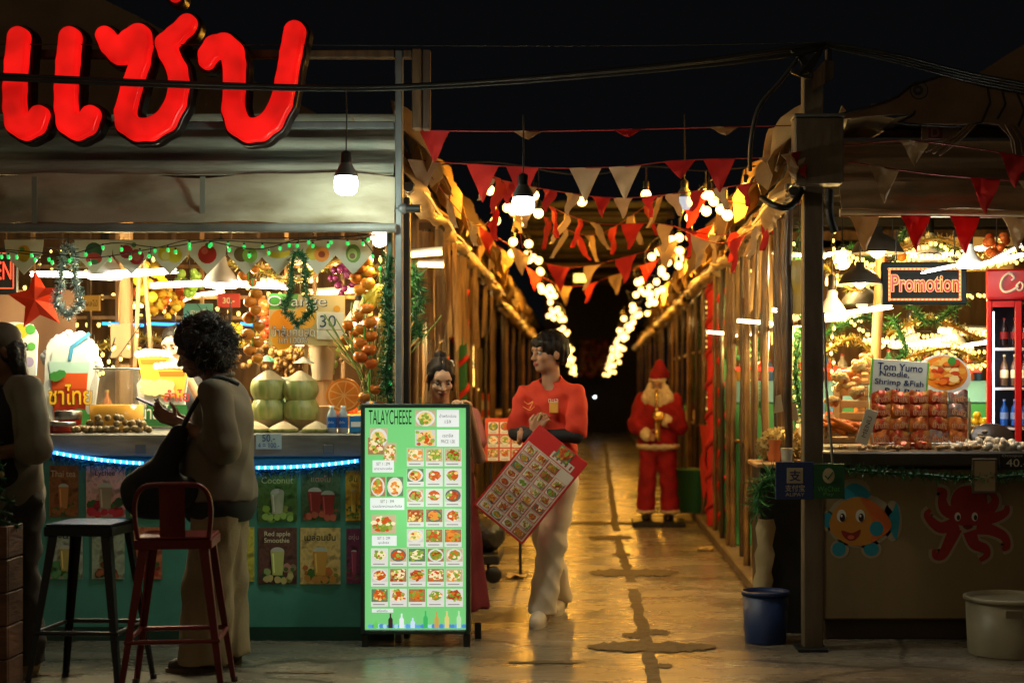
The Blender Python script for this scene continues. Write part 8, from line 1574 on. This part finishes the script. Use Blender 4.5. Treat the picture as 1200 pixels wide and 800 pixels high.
S = SDF((-.16,-.24,1.32),(.22,.16,1.72),.007); S.ell(q(0,.012,.085),(.093,.108,.10),.02,Rh); S.cap(q(0,.01,.13),q(.02,.03,.21),.07,.05,.03); S.cap(q(.03,.03,.20),q(.11,.07,.10),.04,.03,.03); S.cut(2,1.39); S.wrinkle(.004,folds(20,20,20,71)); sdf_obj(S,'hat',t,SUIT,T)
S = SDF((-.16,-.24,1.30),(.16,.16,1.50),.007); S.ell(q(0,.008,.058),(.108,.122,.030),.01,Rh); S.wrinkle(.004,lambda x,y,z: np.sin(x*80)*np.sin(y*70)*np.sin(z*70)); sdf_obj(S,'hat_trim',t,FUR,T)
m = MB(); m.M = T
for sx in (-1,1): m.tube([q(sx*.031+.020*math.cos(a),-.103,.0+.016*math.sin(a)) for a in [2*PI*i/14 for i in range(14)]],.0025,DARKM,5,closed=True)
m.build('spectacles',t)
GOLD = mk('brass_gold',(.75,.48,.14),.25,1.0); t2 = thing('saxophone','golden saxophone held at the mouth of the bearded figure','saxophone',T@V3((0,-.3,.8)))
m = MB(); m.M = T; m.tube(crv([(0,-.175,1.262),(0,-.22,1.285),(0,-.26,1.265),(0,-.27,1.20),(0,-.275,1.05),(-.0,-.285,.92),(.01,-.30,.845),(.035,-.335,.81),(.045,-.385,.84),(.04,-.41,.92)]),[.008]*8+[.013+.0002*i for i in range(16)]+[.017+.0012*i for i in range(49)][:49] if 0 else .02,GOLD,10); m.build('sax_tube',t2)
m = MB(); m.M = T; R = Matrix.Rotation(math.radians(28),3,'X'); m.lathe((.04,-.41,.91),[(.026,0),(.032,.06),(.05,.12),(.075,.155),(.078,.158),(.07,.15),(.045,.11),(.02,.02),(0,.02)],GOLD,18,R=R); m.build('sax_bell',t2)
for i in range(7): m = MB(); m.M = T; m.lathe((.004,-.292,.93+.045*i),[(0,-.006),(.018,-.004),(.018,.004),(0,.006)],GOLD,10,R=Matrix.Rotation(PI/2,3,'X')); m.build('key_cup',t2)
m = MB(); m.M = T; m.tube([(0,-.168,1.258),(0,-.195,1.272)],.011,BLACK,8); m.build('mouthpiece',t2)
# ================================================================== FOREGROUND: light box, stools, crate
def glowc(c, k=.95): c=tuple(round(q,2) for q in c); return mk('backlit_%d_%d_%d'%tuple(int(q*100) for q in c), tuple(q*.3 for q in c), .35, emit=c, estr=k)
t = thing('menu_light_box', 'glowing green menu light box standing before the young woman', 'light box', P(488,755,8.2)); Y = 8.2; s = Y/F; FRM = mk('dark_green_frame',(.02,.04,.03),.4)
x0,x1,z1,z0 = X(423,Y),X(551,Y),Z(473,Y),Z(742,Y)
m = MB(); a=.022
m.bbox(x0,x0+a,Y-.02,Y+.09,z0,z1,FRM,.004); m.bbox(x1-a,x1,Y-.02,Y+.09,z0,z1,FRM,.004); m.bbox(x0+a,x1-a,Y-.02,Y+.09,z1-a,z1,FRM,.004); m.bbox(x0+a,x1-a,Y-.02,Y+.09,z0,z0+a,FRM,.004); m.bbox(x0+a,x1-a,Y+.06,Y+.088,z0+a,z1-a,FRM,.003); m.build('frame',t)
GP = mk('backlit_green',(.05,.2,.06),.3,emit=lin(126,214,128),estr=.85)
m = MB(); m.box(x0+a+.0005,x1-a-.0005,Y-.004,Y+.01,z0+a+.0005,z1-a-.0005,GP); m.build('lit_panel',t)
for u in (428,547): m = MB(); m.bbox(X(u-4,Y),X(u+4,Y),Y-.01,Y+.015,0,z0-.001,DARKM,.003); m.build('leg',t); m = MB(); m.bbox(X(u+5,Y),X(u+13,Y),Y+.25,Y+.275,0,z0+.02,DARKM,.003); m.build('leg',t)
yb = Y-.006; INKM = flat((.01,.012,.02))
m = MB(); m.text('TALAYCHEESE',(X(457.5,Y),yb,Z(488.5,Y)),17*s,INKM,width=50*s,bold=.0); m.build('title_lettering',t)
def photo(u0,u1,v0,v1,seed,cap=True,card=True):
    m = MB(); dish(m,X((u0+u1)/2,Y),(Z(v0,Y)+Z(v1,Y))/2,(u1-u0)*s,(v1-v0)*s,yb,seed,glowc,card,cap); m.build('dish_photo',t)
photo(486,511,480,500,1,False,False); photo(486,511,503,523,2,False,False)
for (u0,u1,v0,v1,tx) in ((512,538,480,500,('น้ำพริกอ่อง','159')),(512,538,503,523,('เซตชีส','PRICE 1.00'))):
    m = MB(); m.prism([(X(u0,Y),Z(v1,Y)),(X(u1,Y),Z(v1,Y)),(X(u1,Y),Z(v0,Y)),(X(u0,Y),Z(v0,Y))],yb,yb,glowc((.8,.82,.78))); m.text(tx[0],(X((u0+u1)/2,Y),yb,Z(v0+7,Y)),4*s,flat((.2,.2,.22)),maxw=20*s); m.text(tx[1],(X((u0+u1)/2,Y),yb,Z(v0+14,Y)),4*s,flat((.2,.2,.22)),maxw=16*s); m.build('caption_card',t)
photo(433,455,501,525,3,False,False); photo(449,465,518,542,4,False,False); photo(431,451,512,533,5,False,False)
m = MB(); m.prism([(X(437,Y),Z(553,Y)),(X(462,Y),Z(553,Y)),(X(462,Y),Z(539,Y)),(X(437,Y),Z(539,Y))],yb-.008,yb-.008,glowc((.8,.82,.78))); m.text('SET 1 : 299',(X(449.5,Y),yb-.008,Z(543,Y)),3.4*s,flat((.2,.2,.22)),maxw=16*s); m.text('ชุดรวมทะเลชีส',(X(449.5,Y),yb-.008,Z(549,Y)),4*s,flat((.1,.1,.12)),maxw=22*s); m.build('caption_card',t)
photo(434,452,558,582,6,False,False); photo(453,473,558,582,7,False,False)
m = MB(); m.prism([(X(434,Y),Z(597,Y)),(X(474,Y),Z(597,Y)),(X(474,Y),Z(583,Y)),(X(434,Y),Z(583,Y))],yb,yb,glowc((.8,.82,.78))); m.text('SET 2 : 399',(X(454,Y),yb,Z(587,Y)),3.4*s,flat((.2,.2,.22)),maxw=16*s); m.text('รวมปลาหมึกและกุ้งชีส',(X(454,Y),yb,Z(593,Y)),4.4*s,flat((.1,.1,.12)),maxw=37*s); m.build('caption_card',t)
photo(435,465,602,626,8,False,False)
m = MB(); m.prism([(X(436,Y),Z(639,Y)),(X(465,Y),Z(639,Y)),(X(465,Y),Z(627,Y)),(X(436,Y),Z(627,Y))],yb,yb,glowc((.8,.82,.78))); m.text('SET 3 : 299',(X(450,Y),yb,Z(630,Y)),3.2*s,flat((.2,.2,.22)),maxw=15*s); m.text('ชุดเล็กชีส',(X(450,Y),yb,Z(635.5,Y)),3.8*s,flat((.1,.1,.12)),maxw=25*s); m.build('caption_card',t)
for r_ in range(5):
    for c in range(3): photo(477+c*22,497+c*22,525+r_*23.6,546+r_*23.6,20+r_*3+c)
for r_ in range(3):
    for c in range(5): photo(435+c*21.9,455+c*21.9,642+r_*23.6,663+r_*23.6,50+r_*5+c)
m = MB(); m.prism([(X(436,Y),Z(717,Y)),(X(461,Y),Z(717,Y)),(X(461,Y),Z(712.5,Y)),(X(436,Y),Z(712.5,Y))],yb,yb,glowc((.75,.8,.75))); m.text('เครื่องดื่ม',(X(448,Y),yb,Z(714.8,Y)),3*s,flat((.1,.1,.1)),maxw=20*s); m.build('caption_card',t)
r = random.Random(4); m = MB()
for k in range(26): uu = 434+k*4.4; blob(m,X(uu,Y),Z(733+r.uniform(-2.5,2),Y),r.uniform(1.6,3.2)*s,yb-.0004*k*.3,(.12,.35,.75),7,1,rd=r) if 0 else m.prism([(X(uu,Y)+3*s*math.cos(2*PI*i/7),Z(733,Y)+r.uniform(2,3.4)*s*math.sin(2*PI*i/7)) for i in range(7)],yb-.0002*k,yb-.0002*k,glowc(r.choice([(.12,.35,.75),(.4,.65,.85),(.08,.25,.6)])))
for (uu,h,c) in ((441,9,(.15,.6,.1)),(458,17,(.04,.02,.02)),(471,17,(.8,.85,.85)),(484,12,(.6,.75,.9)),(499,20,(.05,.45,.12)),(512,19,(.6,.35,.08)),(524,20,(.75,.6,.2)),(538,20,(.5,.75,.45))):
    m.prism([(X(uu-2.6,Y),Z(735,Y)),(X(uu+2.6,Y),Z(735,Y)),(X(uu+2.6,Y),Z(735-h*.6,Y)),(X(uu+.9,Y),Z(735-h*.75,Y)),(X(uu+.9,Y),Z(735-h,Y)),(X(uu-.9,Y),Z(735-h,Y)),(X(uu-.9,Y),Z(735-h*.75,Y)),(X(uu-2.6,Y),Z(735-h*.6,Y))],yb-.007,yb-.007,glowc(c))
m.build('drinks_print',t)
lamp('light_box_glow',(X(488,Y),Y-.25,.75),3.2,(.55,1,.6),.25)
# ---- stools
def stool(cx, cy, sz, rot, mt, label, back=False, half=.155, foot=.215, seatm=None):
    t = thing('bar_stool', label, 'stool', (cx,cy,0)); T = Matrix.Translation((cx,cy,0))@Matrix.Rotation(rot,4,'Z')
    m = MB(); m.M = T; m.bbox(-half,half,-half,half,sz-.012,sz,seatm or mt,.006); m.build('seat',t)
    m = MB(); m.M = T; m.bbox(-half-.004,half+.004,-half-.004,half+.004,sz-.055,sz-.0125,mt,.004); m.build('seat_frame',t)
    for sx in (-1,1):
        for sy in (-1,1):
            m = MB(); m.M = T; w0,w1 = .042,.024; a = V3((sx*(half-.012),sy*(half-.012),sz-.056)); b = V3((sx*foot,sy*foot,0)); 
            vs = []
            for p,w in ((a,w0),(b,w1)):
                vs += [p, p-V3((sx*w,0,0)), p-V3((sx*w,sy*.005,0)), p-V3((sx*.005,sy*.005,0)), p-V3((sx*.005,sy*w,0)), p-V3((0,sy*w,0))]
            fs = [(i,(i+1)%6,(i+1)%6+6,i+6) for i in range(6)]+[(0,1,2,3),(0,3,4,5),(6,7,8,9),(6,9,10,11)]
            m.add(vs,fs,mt); m.lathe((b.x-sx*.008,b.y-sy*.008,.0),[(.016,0),(.016,.02),(.01,.022)],BLACK,8); m.build('leg',t)
    z = sz*.36; k = half+(foot-half)*(1-z/sz)-.012
    for a,b in (((-k,-k),(k,-k)),((k,-k),(k,k)),((k,k),(-k,k)),((-k,k),(-k,-k))): m = MB(); m.M = T; m.tube([(*a,z),(*b,z)],.011,mt,8); m.build('foot_rail',t)
    if back:
        m = MB(); m.M = T; h=half-.01; m.tube(crv([(-h,-h,sz-.005),(-h-.01,-h-.02,sz+.14),(-h+.03,-h-.035,sz+.225),(0,-h-.04,sz+.235),(h-.03,-h-.035,sz+.225),(h+.01,-h-.02,sz+.14),(h,-h,sz-.005)],6),.011,mt,8); m.build('back_frame',t)
        m = MB(); m.M = T; m.sheet([[(-.055+.11*i/4,-h-.022-.018*j/5-.006*math.sin(PI*i/4),sz+.002+.225*j/5) for j in range(6)] for i in range(5)],mt,.004); m.build('backrest',t)
RST = mk('dark_red_metal',(.16,.016,.013),.38,.3,c2=(.11,.010,.009),scale=6); BST = mk('black_metal',(.012,.013,.014),.4,.4)
stool(X(209,7.0),7.0,.72,math.radians(7),RST,'dark red metal bar stool with a curved back before the woman',True,.165,.235)
stool(X(107,7.12),7.12,.765,math.radians(-4),BST,'black backless metal bar stool left of the red one',False,.155,.225,mk('dark_seat_top',(.03,.035,.04),.25,.3))
# ---- wooden crate planter with small dark tree at the left edge
t = thing('planter_crate','reddish wooden plank crate at the far left edge','crate',(X(-10,6.95),6.95,0)); Y = 6.95; CWD = mk('reddish_plank',(.15,.065,.032),.65,c2=(.085,.035,.018),scale=5,stretch=(1,1,4),bump=.3); x0,x1 = X(-75,Y),X(8,Y); zt = Z(616,Y)
for k in range(5): m = MB(); m.bbox(x0,x1,Y,Y+.02,zt*k/5+.004,zt*(k+1)/5-.004,CWD,.003); m.build('slat',t); m = MB(); m.bbox(x1-.02,x1,Y+.0205,Y+.20,zt*k/5+.004,zt*(k+1)/5-.004,CWD,.003); m.build('slat',t)
m = MB(); m.bbox(x0,x1-.021,Y+.021,Y+.20,zt-.05,zt-.02,mk('dark_soil',(.03,.02,.012),.9),.004); m.build('soil',t)
t = thing('christmas_tree','dark green tinsel tree with tiny baubles growing from the left crate','tree',(X(-34,7.05),7.05,zt-.02)); b = V3((X(-34,7.05),7.05,zt-.02)); m = MB(); m.tube([b,b+V3((0,0,.62))],[.02,.008],WOODD,7); m.build('trunk',t); m = MB(); r = random.Random(2)
for i in range(46):
    q_ = i/45; h = .06+.56*q_; L = .20*(1-q_*.85)+.02; a = i*2.4; d = V3((math.cos(a),math.sin(a),-.15)); m.tinsel([b+V3((0,0,h)),b+V3((0,0,h))+d*L*.5,b+V3((0,0,h-.02))+d*L],.04,[GRN,GRN,GRN2],420,i,w=.005)
o = m.build('crown',t)
for i in range(10): a = r.uniform(0,6.28); h = r.uniform(.1,.5); L = .17*(1-h*1.2)+.02; m = MB(); m.ball(b+V3((math.cos(a)*L,math.sin(a)*L-.02,h)),.015,flat(r.choice([(.4,.3,.1),(.35,.03,.02),(.2,.2,.18)]),.25),8,6); m.build('bauble',t)
